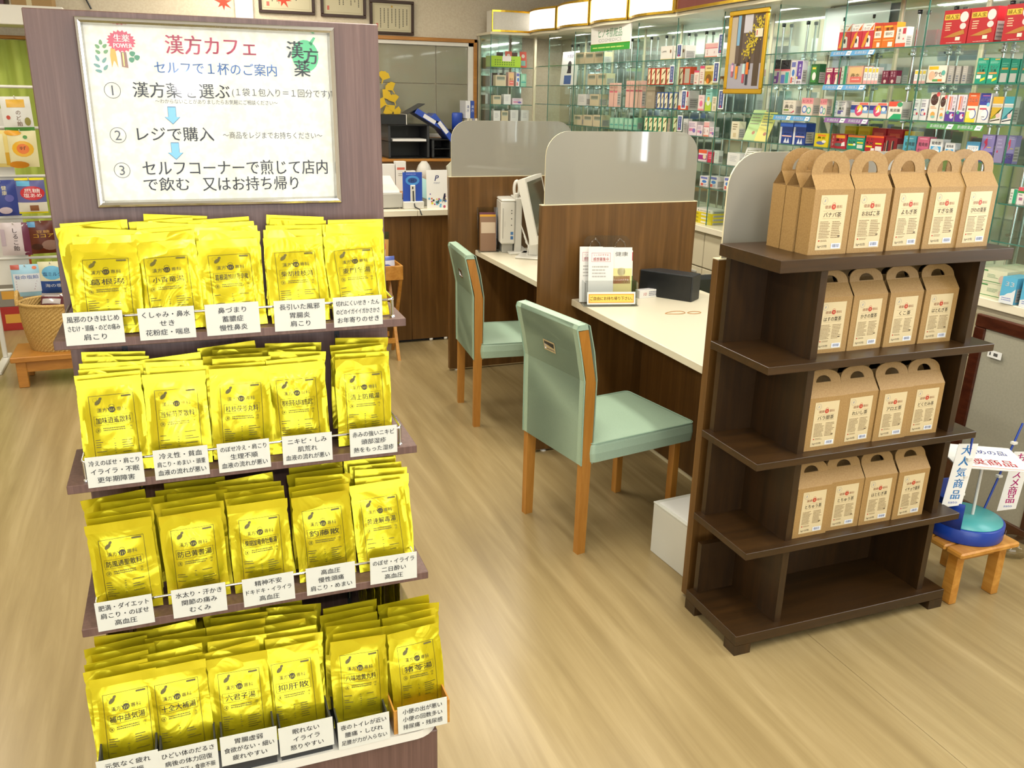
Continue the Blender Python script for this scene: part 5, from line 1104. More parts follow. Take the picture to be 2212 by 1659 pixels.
 'fx': S('#a81c2c', ('r', 0, .88, 1, 1, '#d85a24'), ('t', 'ルル', .25, .76, .16, .4, '#f0e4e0'), ('t', 'FX', .25, .5, .3, .4, '#f0e8e4'), ('r', .04, .24, .4, .34, '#e0d428'), ('r', .56, .46, .92, .56, '#d8c42c'), ('r', .58, .06, .94, .34, '#dcd0cc'), ('r', .34, .04, .54, .2, '#e0d8d4')),
 'maroonback': S('#7a1824', ('r', .1, .1, .3, .8, '#2a2024'), ('r', .55, .1, .75, .8, '#2a2024'), ('r', .12, .1, .16, .8, '#c8b08a'), ('r', .57, .1, .61, .8, '#c8b08a')),
 'blueaero': S('#24408c', ('t', 'Aero', .6, .5, .14, .6, '#e4e4ec'), ('r', .2, .34, .95, .4, '#e4b4a8'), ('p', ((.35, .04), (.5, .3), (.6, .06), (.72, .3), (.82, .04)), '#dce0ea'), ('r', 0, .82, 1, 1, '#3a68c8'), ('r', 0, .0, .16, .8, '#d0d4dc')),
 'lapis': S('#e0dcd2', ('c', .85, .6, .06, .14, '#7a5230'), ('t', 'LAPIS', .3, .6, .18, .4, '#6a6a6a'), ('r', 0, 0, 1, .08, '#d8c080')),
 'whitepink': S('#e4d8d4', ('r', 0, .68, 1, .94, '#dca8a4'), ('r', 0, .62, 1, .67, '#c84a5c'), ('v', '化粧', .2, .36, .18, '#c07a78'), ('v', '水', .75, .36, .2, '#c07a78'), ('r', 0, 0, 1, .1, '#dc8a70')),
 'beige': S('#cbbf9e', ('r', .12, .52, .88, .86, '#7c8472'), ('r', .12, .52, .88, .62, '#a8ac98')),
 'creamred': S('#b83a24', ('r', .2, .06, .98, .94, '#e0d4ae'), ('p', ((.25, .55), (.95, .94), (.95, .75), (.5, .6)), '#6a5230'), ('p', ((.22, .06), (.22, .3), (.7, .4), (.5, .14)), '#7a6238')),
 'creamblue': S('#3a5c9c', ('r', .2, .06, .98, .94, '#dcd4b4'), ('p', ((.25, .55), (.95, .94), (.95, .75), (.5, .6)), '#6a5230'), ('p', ((.22, .06), (.22, .3), (.7, .4), (.5, .14)), '#5a5440')),
 'creamgreen': S('#2a8a64', ('r', .2, .06, .98, .94, '#dcd8ac'), ('p', ((.25, .55), (.95, .94), (.95, .75), (.5, .6)), '#6a5a28'), ('p', ((.22, .06), (.22, .3), (.7, .4), (.5, .14)), '#5a5a34')),
 'greyred': S('#b84428', ('r', .12, .1, .88, .9, '#a8a290')),
 'pinkcap': S('#dccfc0', ('r', 0, .86, 1, 1, '#c84468'), ('l', .2, .3, .8, .7, 4, '#c08a88'), ('r', .2, .1, .6, .2, '#c07a70')),
 'yellowbrown': S('#d8c88c', ('r', 0, .2, 1, .7, '#a88a1c'), ('c', .5, .3, .35, .25, '#7a5214'), ('c', .4, .2, .16, .14, '#dc7a24'), ('l', .2, .8, .8, .92, 1, '#8a7440')),
 'whitebrown': S('#dcd8d4', ('r', .1, .2, .9, .5, '#8a5a30'), ('c', .5, .2, .3, .16, '#e4dcd4')),
 'whiteplain': S('#dcdcd6', ('l', .2, .3, .8, .8, 4, '#b8b8b8')),
 'pinktall': S('#dcb0a0', ('r', .1, .6, .9, .66, '#d86a7c'), ('l', .25, .75, .75, .92, 2, '#c88a84')),
 'taupe': S('#9a8e78', ('l', .2, .2, .8, .8, 2, '#a89c88')),
 'pinkflower': S('#e0c8c4', ('c', .5, .45, .26, .2, '#d86a8c'), ('l', .2, .75, .8, .9, 2, '#c8909a'), ('r', 0, 0, 1, .12, '#dc8a8c')),
 'tealgreen': S('#8ac4b8', ('r', 0, 0, 1, .4, '#a8c43a'), ('c', .5, .4, .3, .16, '#d0dcc0'), ('l', .2, .7, .8, .9, 2, '#5a8a84'), ('c', .5, .55, .2, .1, '#e0b44a')),
 'creamtxt': S('#dcd4b8', ('l', .2, .5, .8, .9, 3, '#8a7a5c'), ('r', .3, .1, .7, .35, '#c8b890')),
 'mint': S('#8cc0a4', ('r', .1, .3, .9, .38, '#3f9a90'), ('r', .3, .5, .7, .9, '#a8d0b4')),
 'pinklav': S('#dcccd0', ('r', .1, .3, .7, .5, '#c87a9c'), ('l', .1, .6, .9, .9, 3, '#9a84a8'), ('c', .7, .35, .18, .16, '#7a6aa8')),
 'magentaband': S('#dcd0d0', ('r', 0, .15, 1, .55, '#a02878'), ('r', 0, .7, 1, 1, '#d85a34'), ('c', .75, .4, .2, .2, '#dccca8')),
 'redbox': S('#c42c4c', ('l', .2, .3, .8, .8, 3, '#e49aa8')),
 'greencap': S('#e0d8d4', ('r', 0, .78, 1, 1, '#c8505c'), ('r', 0, .66, 1, .78, '#2a8a3c'), ('r', .3, .24, .8, .4, '#a8708c'), ('l', .2, .5, .8, .6, 1, '#5a5a60')),
 'yellowstack': S('#d8c41c', ('r', .45, .25, .8, .7, '#dcd8c4'), ('c', .2, .5, .12, .3, '#a89820')),
 'whitebrand': S('#e0dcd0', ('t', 'Lintol', .5, .4, .5, .7, '#3a3420')),
 'leafcarton': S('#d8d8b8', ('r', 0, .1, 1, .15, '#4a8a4c'), ('l', .3, .4, .7, .7, 3, '#8aa884'), ('c', .85, .4, .12, .3, '#d0b8a8'), ('r', .05, .85, .3, .95, '#4a8a4c')),
 'cloud33': S('#5aaed0', ('t', '33', .55, .75, .24, .6, '#f0f4f4'), ('p', ((0, 0), (1, 0), (1, .6), (.75, .45), (.5, .4), (.3, .3), (0, .25)), '#e0e4e4'), ('l', .15, .1, .85, .25, 2, '#7a88c0')),
 'goldtop': S('#c8a820', ('r', .1, .2, .9, .8, '#b89418')),
 'redtop': S('#b02a34', ('r', .15, .2, .85, .8, '#d8604c')),
}
WORDS = {'fujin': 'large red herbal medicine carton with gold band', 'drinkred': 'red and white cold drink carton', 'orange': 'orange granule carton', 'whitered': 'white carton with red and orange print', 'kaze': 'wide white cold remedy carton', 'greyslim': 'slim grey carton seen from its edge', 'green': 'green carton with white lettering', 'greenback': 'green carton turned to its back print', 'stick': 'thin white stick pack', 'magenta': 'magenta carton with a pale figure', 'whitegreen': 'white carton with a green half', 'peach': 'peach coloured cold carton', 'maroon': 'maroon carton with pale characters', 'blackpink': 'black-topped carton with AG letters and pink band', 'blackteal': 'black-topped carton with teal corner', 'whiteblue': 'white carton with a blue ball', 'purple': 'purple-fronted rhinitis carton', 'darkgreen': 'dark green carton', 'whitedot': 'white carton with a blue square and red dot', 'isojin': 'white gargle carton with a brown disc', 'purplewhite': 'white and purple gargle carton', 'nodoorange': 'throat spray carton with orange top', 'nodoblue': 'throat spray carton with blue top', 'gold': 'white carton with golden diagonal', 'teal': 'white carton with teal diagonal', 'rhinitis': 'cream rhinitis carton', 'pinkrings': 'pink-topped carton with two rings', 'stona': 'white carton with a vertical blue title', 'circle': 'navy carton with a yellow and pink circle', 'beruru': 'white carton with orange and green corners', 'direct_t': 'teal throat powder box', 'direct_p': 'pink throat powder box', 'ryukaku': 'white throat powder carton with blue panel', 'blueband': 'sky blue carton with white band', 'violet': 'violet carton with a pink zigzag', 'violetback': 'violet carton turned sideways', 'yellow': 'yellow rhinitis carton', 'stonared': 'red rhinitis carton', 'nx': 'green carton with large NX letters', 'fx': 'red carton with large FX letters', 'maroonback': 'maroon carton with black stripes', 'blueaero': 'blue foil carton', 'lapis': 'white carton with a brown diamond', 'whitepink': 'white carton with pink band', 'beige': 'ivory carton with a grey window', 'creamred': 'red carton with cream leaf panel', 'creamblue': 'blue carton with cream leaf panel', 'creamgreen': 'green carton with cream leaf panel', 'greyred': 'orange carton with a grey panel', 'pinkcap': 'pale carton with a pink cap', 'yellowbrown': 'yellow and brown carton', 'whitebrown': 'white carton with a brown band', 'whiteplain': 'plain white carton', 'pinktall': 'tall pink carton', 'taupe': 'plain taupe carton', 'pinkflower': 'pink flowered carton', 'tealgreen': 'teal and lime carton', 'creamtxt': 'cream carton with brown print', 'mint': 'mint green carton', 'pinklav': 'pale lavender carton', 'magentaband': 'carton with magenta and orange bands', 'redbox': 'crimson carton', 'greencap': 'white carton with red and green top', 'yellowstack': 'flat yellow carton', 'whitebrand': 'flat white carton on the yellow stack', 'leafcarton': 'pale green tissue-like carton', 'cloud33': 'sky blue carton numbered 33', 'goldtop': 'golden carton', 'redtop': 'red carton'}
def art(b, F, w_, h_, ops, rnd):
    c = 0.0004
    for o in ops:
        k = o[0]; c += 0.00008
        if k == 'r': b.rect(F, (o[1] - .5) * w_, o[2] * h_, (o[3] - .5) * w_, o[4] * h_, o[5], c)
        elif k == 'c': b.disc(F, (o[1] - .5) * w_, o[2] * h_, o[3] * w_, o[5], o[4] * h_, c, 14)
        elif k == 't': b.text(F, o[1], (o[2] - .5) * w_, o[3] * h_, o[4] * h_, o[6], o[5] * w_, c, bold=0.006)
        elif k == 'v': b.vtext(F, o[1], (o[2] - .5) * w_, o[3] * h_, min(o[4] * h_, 0.30 * w_ + 0.004), o[5], 1.1, c)
        elif k == 'l': b.lines(F, (o[1] - .5) * w_, o[2] * h_, (o[3] - .5) * w_, o[4] * h_, o[5], ink(o[6] if len(o[6]) == 7 else '#555555'), rnd, c)
        elif k == 'p': b.pol(F, [((x - .5) * w_, y * h_) for x, y in o[1]], o[2], c)
CNT = {}
def product(sty, yn, wd, h_, z, x=2.945, dep=0.05, rz=0.0, where=''):
    """carton standing with its printed face towards -X; yn = near edge"""
    base, ops = STY[sty]; rnd = random.Random(hash((sty, round(yn, 2))) & 255); b = MB(); w_ = wd * 0.97
    bm = ink(base, 0.35)
    b.box(0, dep, -w_ / 2, w_ / 2, 0, h_, bm); F = FW(0, 0, 0); art(b, F, w_, h_, ops, rnd)
    # plain print panel on the side turned to the camera
    Fs = Fr((dep / 2, -w_ / 2, 0), (1, 0, 0), (0, 0, 1)); b.rect(Fs, -dep * 0.42, h_ * 0.08, dep * 0.42, h_ * 0.6, '#b4b0a8'); b.lines(Fs, -dep * 0.36, h_ * 0.12, dep * 0.38, h_ * 0.55, 4, ink('#7c7a78'), rnd, 0.0006)
    o = b.build('medicine_carton', None, (x, yn + wd / 2, z), (0, 0, rz))
    CNT[sty] = CNT.get(sty, 0) + 1
    tag(o, WORDS[sty] + where, 'carton', 'cartons on the glass shelves')
    return o
PRODUCTS = [(0, 2.715, 0.128, 0.128, 'fujin'), (0, 2.59, 0.125, 0.128, 'fujin'), (0, 2.444, 0.114, 0.128, 'fujin'), (0, 3.355, 0.078, 0.11, 'drinkred'), (0, 3.285, 0.07, 0.108, 'drinkred'), (0, 3.214, 0.071, 0.107, 'drinkred'), (0, 3.162, 0.052, 0.104, 'orange'), (0, 3.085, 0.077, 0.103, 'orange'), (0, 3.024, 0.059, 0.081, 'whitered'), (1, 2.782, 0.099, 0.07, 'kaze'), (1, 2.748, 0.027, 0.067, 'greyslim'), (1, 2.715, 0.024, 0.066, 'greyslim'), (1, 2.682, 0.024, 0.066, 'greyslim'), (1, 2.591, 0.052, 0.093, 'green'), (1, 2.54, 0.049, 0.091, 'green'), (1, 2.496, 0.04, 0.088, 'greenback'), (1, 2.457, 0.037, 0.085, 'greenback'), (1, 2.419, 0.036, 0.083, 'greenback'), (1, 3.218, 0.022, 0.073, 'stick'), (1, 3.192, 0.023, 0.072, 'stick'), (1, 3.173, 0.016, 0.07, 'stick'), (1, 3.153, 0.017, 0.07, 'stick'), (1, 2.927, 0.02, 0.056, 'stick'), (1, 2.908, 0.017, 0.056, 'stick'), (1, 2.886, 0.019, 0.056, 'stick'), (1, 3.44, 0.051, 0.073, 'magenta'), (1, 3.388, 0.049, 0.072, 'magenta'), (1, 3.349, 0.036, 0.079, 'whitegreen'), (1, 3.246, 0.097, 0.078, 'peach'), (1, 3.089, 0.04, 0.055, 'maroon'), (1, 3.046, 0.04, 0.055, 'maroon'), (1, 3.831, 0.048, 0.12, 'blackpink'), (1, 3.751, 0.076, 0.116, 'blackteal'), (1, 3.709, 0.038, 0.113, 'whiteblue'), (1, 3.657, 0.048, 0.111, 'purple'), (1, 3.536, 0.063, 0.092, 'darkgreen'), (2, 2.891, 0.04, 0.084, 'whitedot'), (2, 2.85, 0.039, 0.084, 'whitedot'), (2, 2.795, 0.047, 0.11, 'isojin'), (2, 2.758, 0.032, 0.099, 'isojin'), (2, 2.71, 0.045, 0.101, 'purplewhite'), (2, 2.661, 0.044, 0.102, 'purplewhite'), (2, 2.604, 0.052, 0.109, 'nodoorange'), (2, 2.548, 0.052, 0.108, 'nodoblue'), (2, 2.495, 0.046, 0.096, 'gold'), (2, 2.445, 0.045, 0.097, 'teal'), (2, 3.678, 0.1, 0.068, 'rhinitis'), (2, 3.551, 0.085, 0.08, 'pinkrings'), (2, 3.453, 0.049, 0.077, 'pinkrings'), (2, 3.323, 0.073, 0.072, 'stona'), (2, 3.179, 0.114, 0.066, 'circle'), (2, 3.069, 0.108, 0.066, 'circle'), (2, 2.985, 0.079, 0.071, 'beruru'), (3, 2.88, 0.069, 0.076, 'direct_t'), (3, 2.811, 0.064, 0.076, 'direct_p'), (3, 2.74, 0.067, 0.07, 'ryukaku'), (3, 2.678, 0.05, 0.059, 'ryukaku'), (3, 2.564, 0.062, 0.069, 'blueband'), (3, 2.501, 0.058, 0.099, 'violet'), (3, 2.454, 0.04, 0.1, 'violetback'), (3, 2.41, 0.038, 0.101, 'violet'), (3, 3.412, 0.098, 0.061, 'yellow'), (3, 3.291, 0.102, 0.064, 'stonared'), (3, 3.176, 0.109, 0.063, 'nx'), (3, 3.061, 0.109, 0.067, 'fx'), (3, 2.983, 0.07, 0.063, 'maroonback'), (3, 3.676, 0.102, 0.1, 'blueaero'), (3, 3.578, 0.094, 0.103, 'blueaero'), (0, 4.879, 0.142, 0.08, 'lapis'), (0, 4.733, 0.141, 0.077, 'lapis'), (0, 4.398, 0.13, 0.078, 'whitepink'), (0, 6.101, 0.158, 0.083, 'beige'), (0, 5.949, 0.144, 0.078, 'beige'), (0, 5.797, 0.145, 0.076, 'beige'), (1, 5.126, 0.035, 0.101, 'creamred'), (1, 5.068, 0.052, 0.101, 'creamred'), (1, 5.011, 0.051, 0.1, 'creamred'), (1, 4.939, 0.067, 0.101, 'creamred'), (1, 4.889, 0.044, 0.1, 'creamred'), (1, 4.741, 0.047, 0.1, 'creamred'), (1, 4.66, 0.071, 0.101, 'greyred'), (1, 5.896, 0.143, 0.078, 'beige'), (1, 5.737, 0.144, 0.079, 'beige'), (1, 4.566, 0.054, 0.079, 'pinkcap'), (1, 4.513, 0.048, 0.103, 'pinkcap'), (1, 4.424, 0.085, 0.104, 'yellowbrown'), (1, 4.307, 0.053, 0.089, 'whitebrown'), (2, 6.046, 0.151, 0.08, 'whiteplain'), (2, 5.835, 0.15, 0.081, 'beige'), (2, 5.615, 0.069, 0.156, 'pinktall'), (2, 5.56, 0.048, 0.156, 'pinktall'), (2, 5.389, 0.052, 0.17, 'pinktall'), (2, 5.332, 0.05, 0.169, 'pinktall'), (2, 5.275, 0.05, 0.169, 'pinktall'), (2, 5.22, 0.049, 0.169, 'pinktall'), (2, 5.053, 0.112, 0.134, 'taupe'), (2, 4.985, 0.045, 0.098, 'creamblue'), (2, 4.945, 0.034, 0.099, 'creamblue'), (2, 4.896, 0.044, 0.099, 'creamblue'), (2, 4.836, 0.049, 0.099, 'creamblue'), (2, 4.782, 0.043, 0.1, 'creamblue'), (2, 4.653, 0.119, 0.11, 'whitered'), (2, 4.49, 0.063, 0.086, 'pinkflower'), (2, 4.415, 0.066, 0.119, 'tealgreen'), (2, 4.359, 0.051, 0.079, 'creamtxt'), (3, 6.11, 0.13, 0.071, 'beige'), (3, 5.931, 0.147, 0.076, 'beige'), (3, 5.775, 0.141, 0.08, 'beige'), (3, 5.591, 0.062, 0.068, 'mint'), (3, 5.522, 0.062, 0.07, 'mint'), (3, 5.449, 0.067, 0.072, 'mint'), (3, 5.39, 0.046, 0.068, 'mint'), (3, 5.332, 0.051, 0.07, 'mint'), (3, 5.256, 0.063, 0.078, 'mint'), (3, 5.122, 0.048, 0.088, 'creamgreen'), (3, 5.062, 0.054, 0.089, 'creamgreen'), (3, 5.004, 0.053, 0.091, 'creamgreen'), (3, 4.947, 0.052, 0.093, 'creamgreen'), (3, 4.886, 0.056, 0.094, 'creamgreen'), (3, 4.831, 0.044, 0.088, 'taupe'), (3, 4.766, 0.054, 0.098, 'creamgreen'), (3, 4.646, 0.051, 0.091, 'whiteplain'), (3, 4.545, 0.091, 0.078, 'pinklav'), (3, 4.482, 0.058, 0.06, 'pinklav'), (3, 4.415, 0.057, 0.083, 'whitepink'), (3, 4.359, 0.051, 0.054, 'pinklav'), (3, 4.128, 0.073, 0.092, 'creamtxt'), (4, 4.415, 0.088, 0.065, 'magentaband'), (4, 4.349, 0.057, 0.057, 'redbox'), (4, 4.294, 0.046, 0.069, 'whiteplain'), (4, 4.095, 0.117, 0.067, 'whiteplain'), (5, 4.378, 0.087, 0.058, 'whiteblue'), (5, 4.284, 0.084, 0.066, 'whiteblue'), (5, 4.162, 0.058, 0.073, 'whiteblue'), (4, 2.361, 0.03, 0.052, 'whitegreen'), (4, 2.33, 0.029, 0.062, 'greencap')]
SHN = ['top', 'second', 'third', 'fourth', 'fifth', 'lowest']
def products():
    rows = {}
    for lv, yn, wd, h_, sty in PRODUCTS: rows.setdefault((sty, lv), []).append((yn, wd, h_))
    for (sty, lv), L in rows.items():
        for i, (yn, wd, h_) in enumerate(sorted(L)):
            product(sty, yn, wd, h_, LVL[lv] + 0.0022, where=' on the %s glass shelf' % SHN[lv], dep=min(0.07, max(0.028, wd * 0.6)))
    # second row of shiny boxes behind the cold remedies
    for sty, yn, wd, h_ in (('goldtop', 3.36, .075, .098), ('goldtop', 3.27, .075, .10), ('redtop', 3.17, .085, .096), ('redtop', 3.07, .09, .095), ('goldtop', 3.0, .06, .09)):
        product(sty, yn, wd, h_, LVL[3] + 0.0022, 3.055, 0.05, where=' in the second row of the fourth glass shelf')
    # on the ledge
    for i in range(3): product('yellowstack', 4.29, .19, .021, 0.8505 + 0.0215 * i, 2.93, 0.11, 0.05, where=[' at the bottom of the ledge stack', ' in the middle of the ledge stack', ' below the white one on the ledge'][i])
    product('whitebrand', 4.30, .17, .02, 0.8505 + 0.0645, 2.94, 0.10, 0.05)
    for i, (yn, z, w2) in enumerate(((2.29, 0.8505, ' at the near end of the ledge, lower one'), (2.30, 0.9035, ' at the near end of the ledge, upper one'))): product('leafcarton', yn, .115, .052, z, 2.90, 0.22, 0.10, where=w2)
    product('cloud33', 2.225, .058, .098, 0.8505, 2.865, 0.10, 0.12, where=' in front of the pale green cartons'); product('cloud33', 2.15, .058, .098, 0.8505, 2.878, 0.10, 0.12, where=' next to another on the near ledge')
    # price strips hung on the shelf edges
    for (ya, yb, z, col, tx) in ((3.417, 3.144, 1.747, '#4a94c8', '第2類医薬品'), (3.444, 3.172, 1.602, '#4a94c8', '第2類医薬品'), (3.403, 3.123, 1.459, '#7a4a8c', '第2類医薬品'), (2.793, 2.524, 1.456, '#3f8a3c', '第3類医薬品'), (3.782, 3.505, 1.459, '#4a94c8', '第2類医薬品')):
        t = MB(); L = ya - yb; t.box(0, 0.001, -L / 2, L / 2, 0, 0.022, col); F = FW(0, 0, 0)
        for s in (-L / 4, L / 4):
            t.text(F, tx, s - L * 0.05, 0.011, 0.014, '#e8ecf0', L * 0.27, bold=0.01); t.pol(F, [(s + L * .115, .002), (s + L * .22, .002), (s + L * .24, .02), (s + L * .135, .02)], '#e4e4e0'); t.rect(F, s + L * .15, .009, s + L * .21, .013, '#7a8a9a', 0.0008)
        o = t.build('price_strip', None, (2.895, (ya + yb) / 2, z - 0.001), (0, 0.25, 0))
        tag(o, {'#4a94c8': 'blue class-2 medicine strip', '#7a4a8c': 'purple class-2 medicine strip', '#3f8a3c': 'green class-3 medicine strip'}[col] + (' below the %s' % {1.747: 'red drink cartons', 1.602: 'magenta cartons', 1.459: 'navy circle cartons', 1.456: 'gargle cartons'}[z] if (ya, z) != (3.782, 1.459) else ' below the cream rhinitis carton'), 'price strip', 'shelf-edge strips')
    for (y, zt, zb, w2) in ((4.804, 1.737, 1.634, 'red striped cartons'), (4.739, 1.853, 1.779, 'white diamond cartons'), (4.648, 1.595, 1.491, 'red and white carton'), (4.672, 1.453, 1.363, 'green striped cartons'), (4.314, 1.89, 1.783, 'pink-banded carton'), (4.338, 1.744, 1.637, 'yellow and brown carton'), (4.265, 1.598, 1.497, 'lime carton')):
        t = MB(); h_ = zt - zb; t.box(0, 0.0015, -0.026, 0.026, 0, h_, 'paper'); F = FW(0, 0, 0); t.rect(F, -0.019, 0.006, 0.019, h_ - 0.006, '#3a4c84'); t.vtext(F, '指定商品', 0, h_ * 0.55, h_ * 0.155, '#c8cce0', 1.1, 0.0008); t.disc(F, 0, h_ * 0.14, 0.006, '#c83a44', c=0.0009)
        tag(t.build('shelf_talker', None, (2.905, y, zb)), 'navy vertical shelf talker in front of the %s' % w2, 'shelf talker', 'navy shelf talkers')
    # slanted cards and the white card with the silhouette
    for (y, wd, col, z, h_, lab) in ((4.05, 0.085, '#a8c080', 1.343, 0.17, 'pale green leaflet card leaning back on the fourth shelf'), (3.95, 0.085, '#d0c468', 1.343, 0.16, 'pale yellow leaflet card leaning back on the fourth shelf'), (3.70, 0.07, '#d4d0c4', 1.343, 0.13, 'white leaflet card leaning beside the blue foil cartons'), (4.04, 0.10, '#dcd6d2', 1.202, 0.11, 'white leaflet card leaning on the fifth shelf')):
        t = MB().box(0, 0.002, -wd / 2, wd / 2, 0, h_, col); F = FW(0, 0, 0); t.lines(F, -wd * .4, h_ * .5, wd * .4, h_ * .9, 4, ink('#8a8a6a'), RND); t.disc(F, 0.01, h_ * 0.25, 0.01, '#a86a50')
        tag(t.build('leaflet_card', None, (2.96, y, z), (0, 0.42, 0.25)), lab, 'card', 'leaning leaflet cards')
    t = MB().box(0, 0.003, -0.15, 0.15, 0, 0.25, 'paper'); F = FW(0, 0, 0); t.text(F, '大感謝', 0.0, 0.215, 0.03, '#6a6a9a', 0.12); t.disc(F, 0.0, 0.15, 0.035, '#3a3038', 0.03); t.pol(F, [(-0.04, 0.09), (0.04, 0.09), (0.03, 0.14), (-0.02, 0.14)], '#3a3038'); t.rect(F, -0.08, 0.01, 0.05, 0.075, '#4a64a0')
    tag(t.build('display_card', None, (3.0, 6.50, 1.6265), (0, 0.08, 0.0)), 'white advertising card with a dark silhouette leaning in the far bay', 'card')
    # corner display contents
    k = empty('lime_basket', (2.66, 7.03, 1.7592)); tag(k, 'lime green slotted basket on the top shelf of the corner display', 'basket')
    for (x0, x1, y0, y1) in ((-0.13, 0.13, -0.06, -0.056), (-0.13, 0.13, 0.056, 0.06), (-0.13, -0.126, -0.056, 0.056), (0.126, 0.13, -0.056, 0.056)): MB().box(x0, x1, y0, y1, 0.003, 0.085, 'lime_pl').build('side', k)
    MB().box(-0.126, 0.126, -0.056, 0.056, 0.0, 0.003, 'lime_pl').build('bottom', k)
    sl = MB(); F = FX(0, -0.06, 0)
    for i in range(9):
        for j in range(3): sl.rect(F, -0.095 + i * 0.02, 0.015 + j * 0.017, -0.085 + i * 0.02, 0.024 + j * 0.017, '#5a7a18')
    sl.rect(F, -0.03, 0.045, 0.045, 0.085, '#e4dcd8', 0.0008); sl.build('slots', k)['kind'] = 'stuff'
    for i, (x, z, w_, h_, sty) in enumerate(((2.60, 1.337, .06, .085, 'whiteplain'), (2.67, 1.337, .06, .085, 'beige'), (2.755, 1.337, .07, .092, 'whiteplain'), (2.85, 1.337, .07, .092, 'whiteplain'), (2.60, 1.472, .07, .07, 'beige'), (2.69, 1.472, .06, .08, 'whiteplain'), (2.78, 1.472, .09, .05, 'pinklav'), (2.63, 1.614, .09, .085, 'beige'), (2.72, 1.614, .05, .11, 'peach'), (2.78, 1.614, .03, .11, 'whiteblue'), (2.83, 1.614, .05, .10, 'mint'))):
        base, ops = STY[sty]; b = MB().box(-w_ / 2, w_ / 2, 0, 0.06, 0, h_, ink(base, 0.35)); art(b, FX(0, 0, 0), w_, h_, ops, RND)
        tag(b.build('medicine_carton', None, (x, 7.0, z)), WORDS[sty] + ' in the corner display', 'carton', 'cartons in the corner display')
    for i, (x, col, lab) in enumerate(((2.74, '#d86a54', 'coral leaflet standing behind the lime basket'), (2.87, '#dc5a44', 'coral leaflet standing right of the lime basket'))):
        b = MB().box(-0.03, 0.03, 0, 0.002, 0, 0.13, col); b.rect(FX(0, 0, 0), -0.02, 0.02, 0.02, 0.06, '#8ac0b0'); b.disc(FX(0, 0, 0), 0.0, 0.095, 0.015, '#e8d8c8'); tag(b.build('leaflet', None, (x, 7.11, 1.7592), (-0.1, 0, 0)), lab, 'leaflet', 'coral leaflets in the corner display')
    b = MB().box(0, 0.003, -0.22, 0.22, 0, 0.22, mat('pale_board', '#cfdcd6', 0.25)); tag(b.build('blank_board', None, (3.19, 3.62, 1.7722)), 'blank pale board standing against the mirror on the top shelf', 'board')
    # wrapped brown-framed board leaning at the foot of the cabinets
    t = empty('framed_board', (2.846, 2.155, 0.0), (0, 0.022, 0)); tag(t, 'brown-framed grey-white board wrapped in film leaning under the ledge', 'board')
    y0, y1, H_ = -0.21, 0.21, 0.788
    for (a, b_, c, e) in ((y0, y1, 0, 0.05), (y0, y1, H_ - 0.05, H_), (y0, y0 + 0.05, 0.05, H_ - 0.05), (y1 - 0.05, y1, 0.05, H_ - 0.05)): MB().box(0, 0.022, a, b_, c, e, 'brown_frame', 0.004).build('frame_rail', t)
    MB().box(0.008, 0.016, y0 + 0.045, y1 - 0.045, 0.045, H_ - 0.045, 'board_grey').build('panel', t)
    MB().box(-0.0015, -0.0008, y0 - 0.004, y1 + 0.004, 0.0, H_, 'film').build('film_wrap', t)
    st = MB().box(-0.0025, -0.0017, -0.03, 0.03, 0, 0.028, 'paper'); Fq = FW(-0.0025, 0, 0); st.rect(Fq, -0.022, 0.008, -0.016, 0.02, '#4a4a48'); st.rect(Fq, -0.004, 0.008, 0.014, 0.02, '#55534e'); st.build('sticker', t, (0, 0.095, 0.64))
    tag(MB().lathe([(0, 0.0), (0.05, 0.004), (0.06, 0.03), (0.045, 0.055), (0.02, 0.065), (0, 0.066)], 'film', 14, (2.74, 1.93, 0), sx=1.2).build('wrapped_bundle'), 'clear plastic bundle with a green mark on the floor by the board', 'bundle')
products()
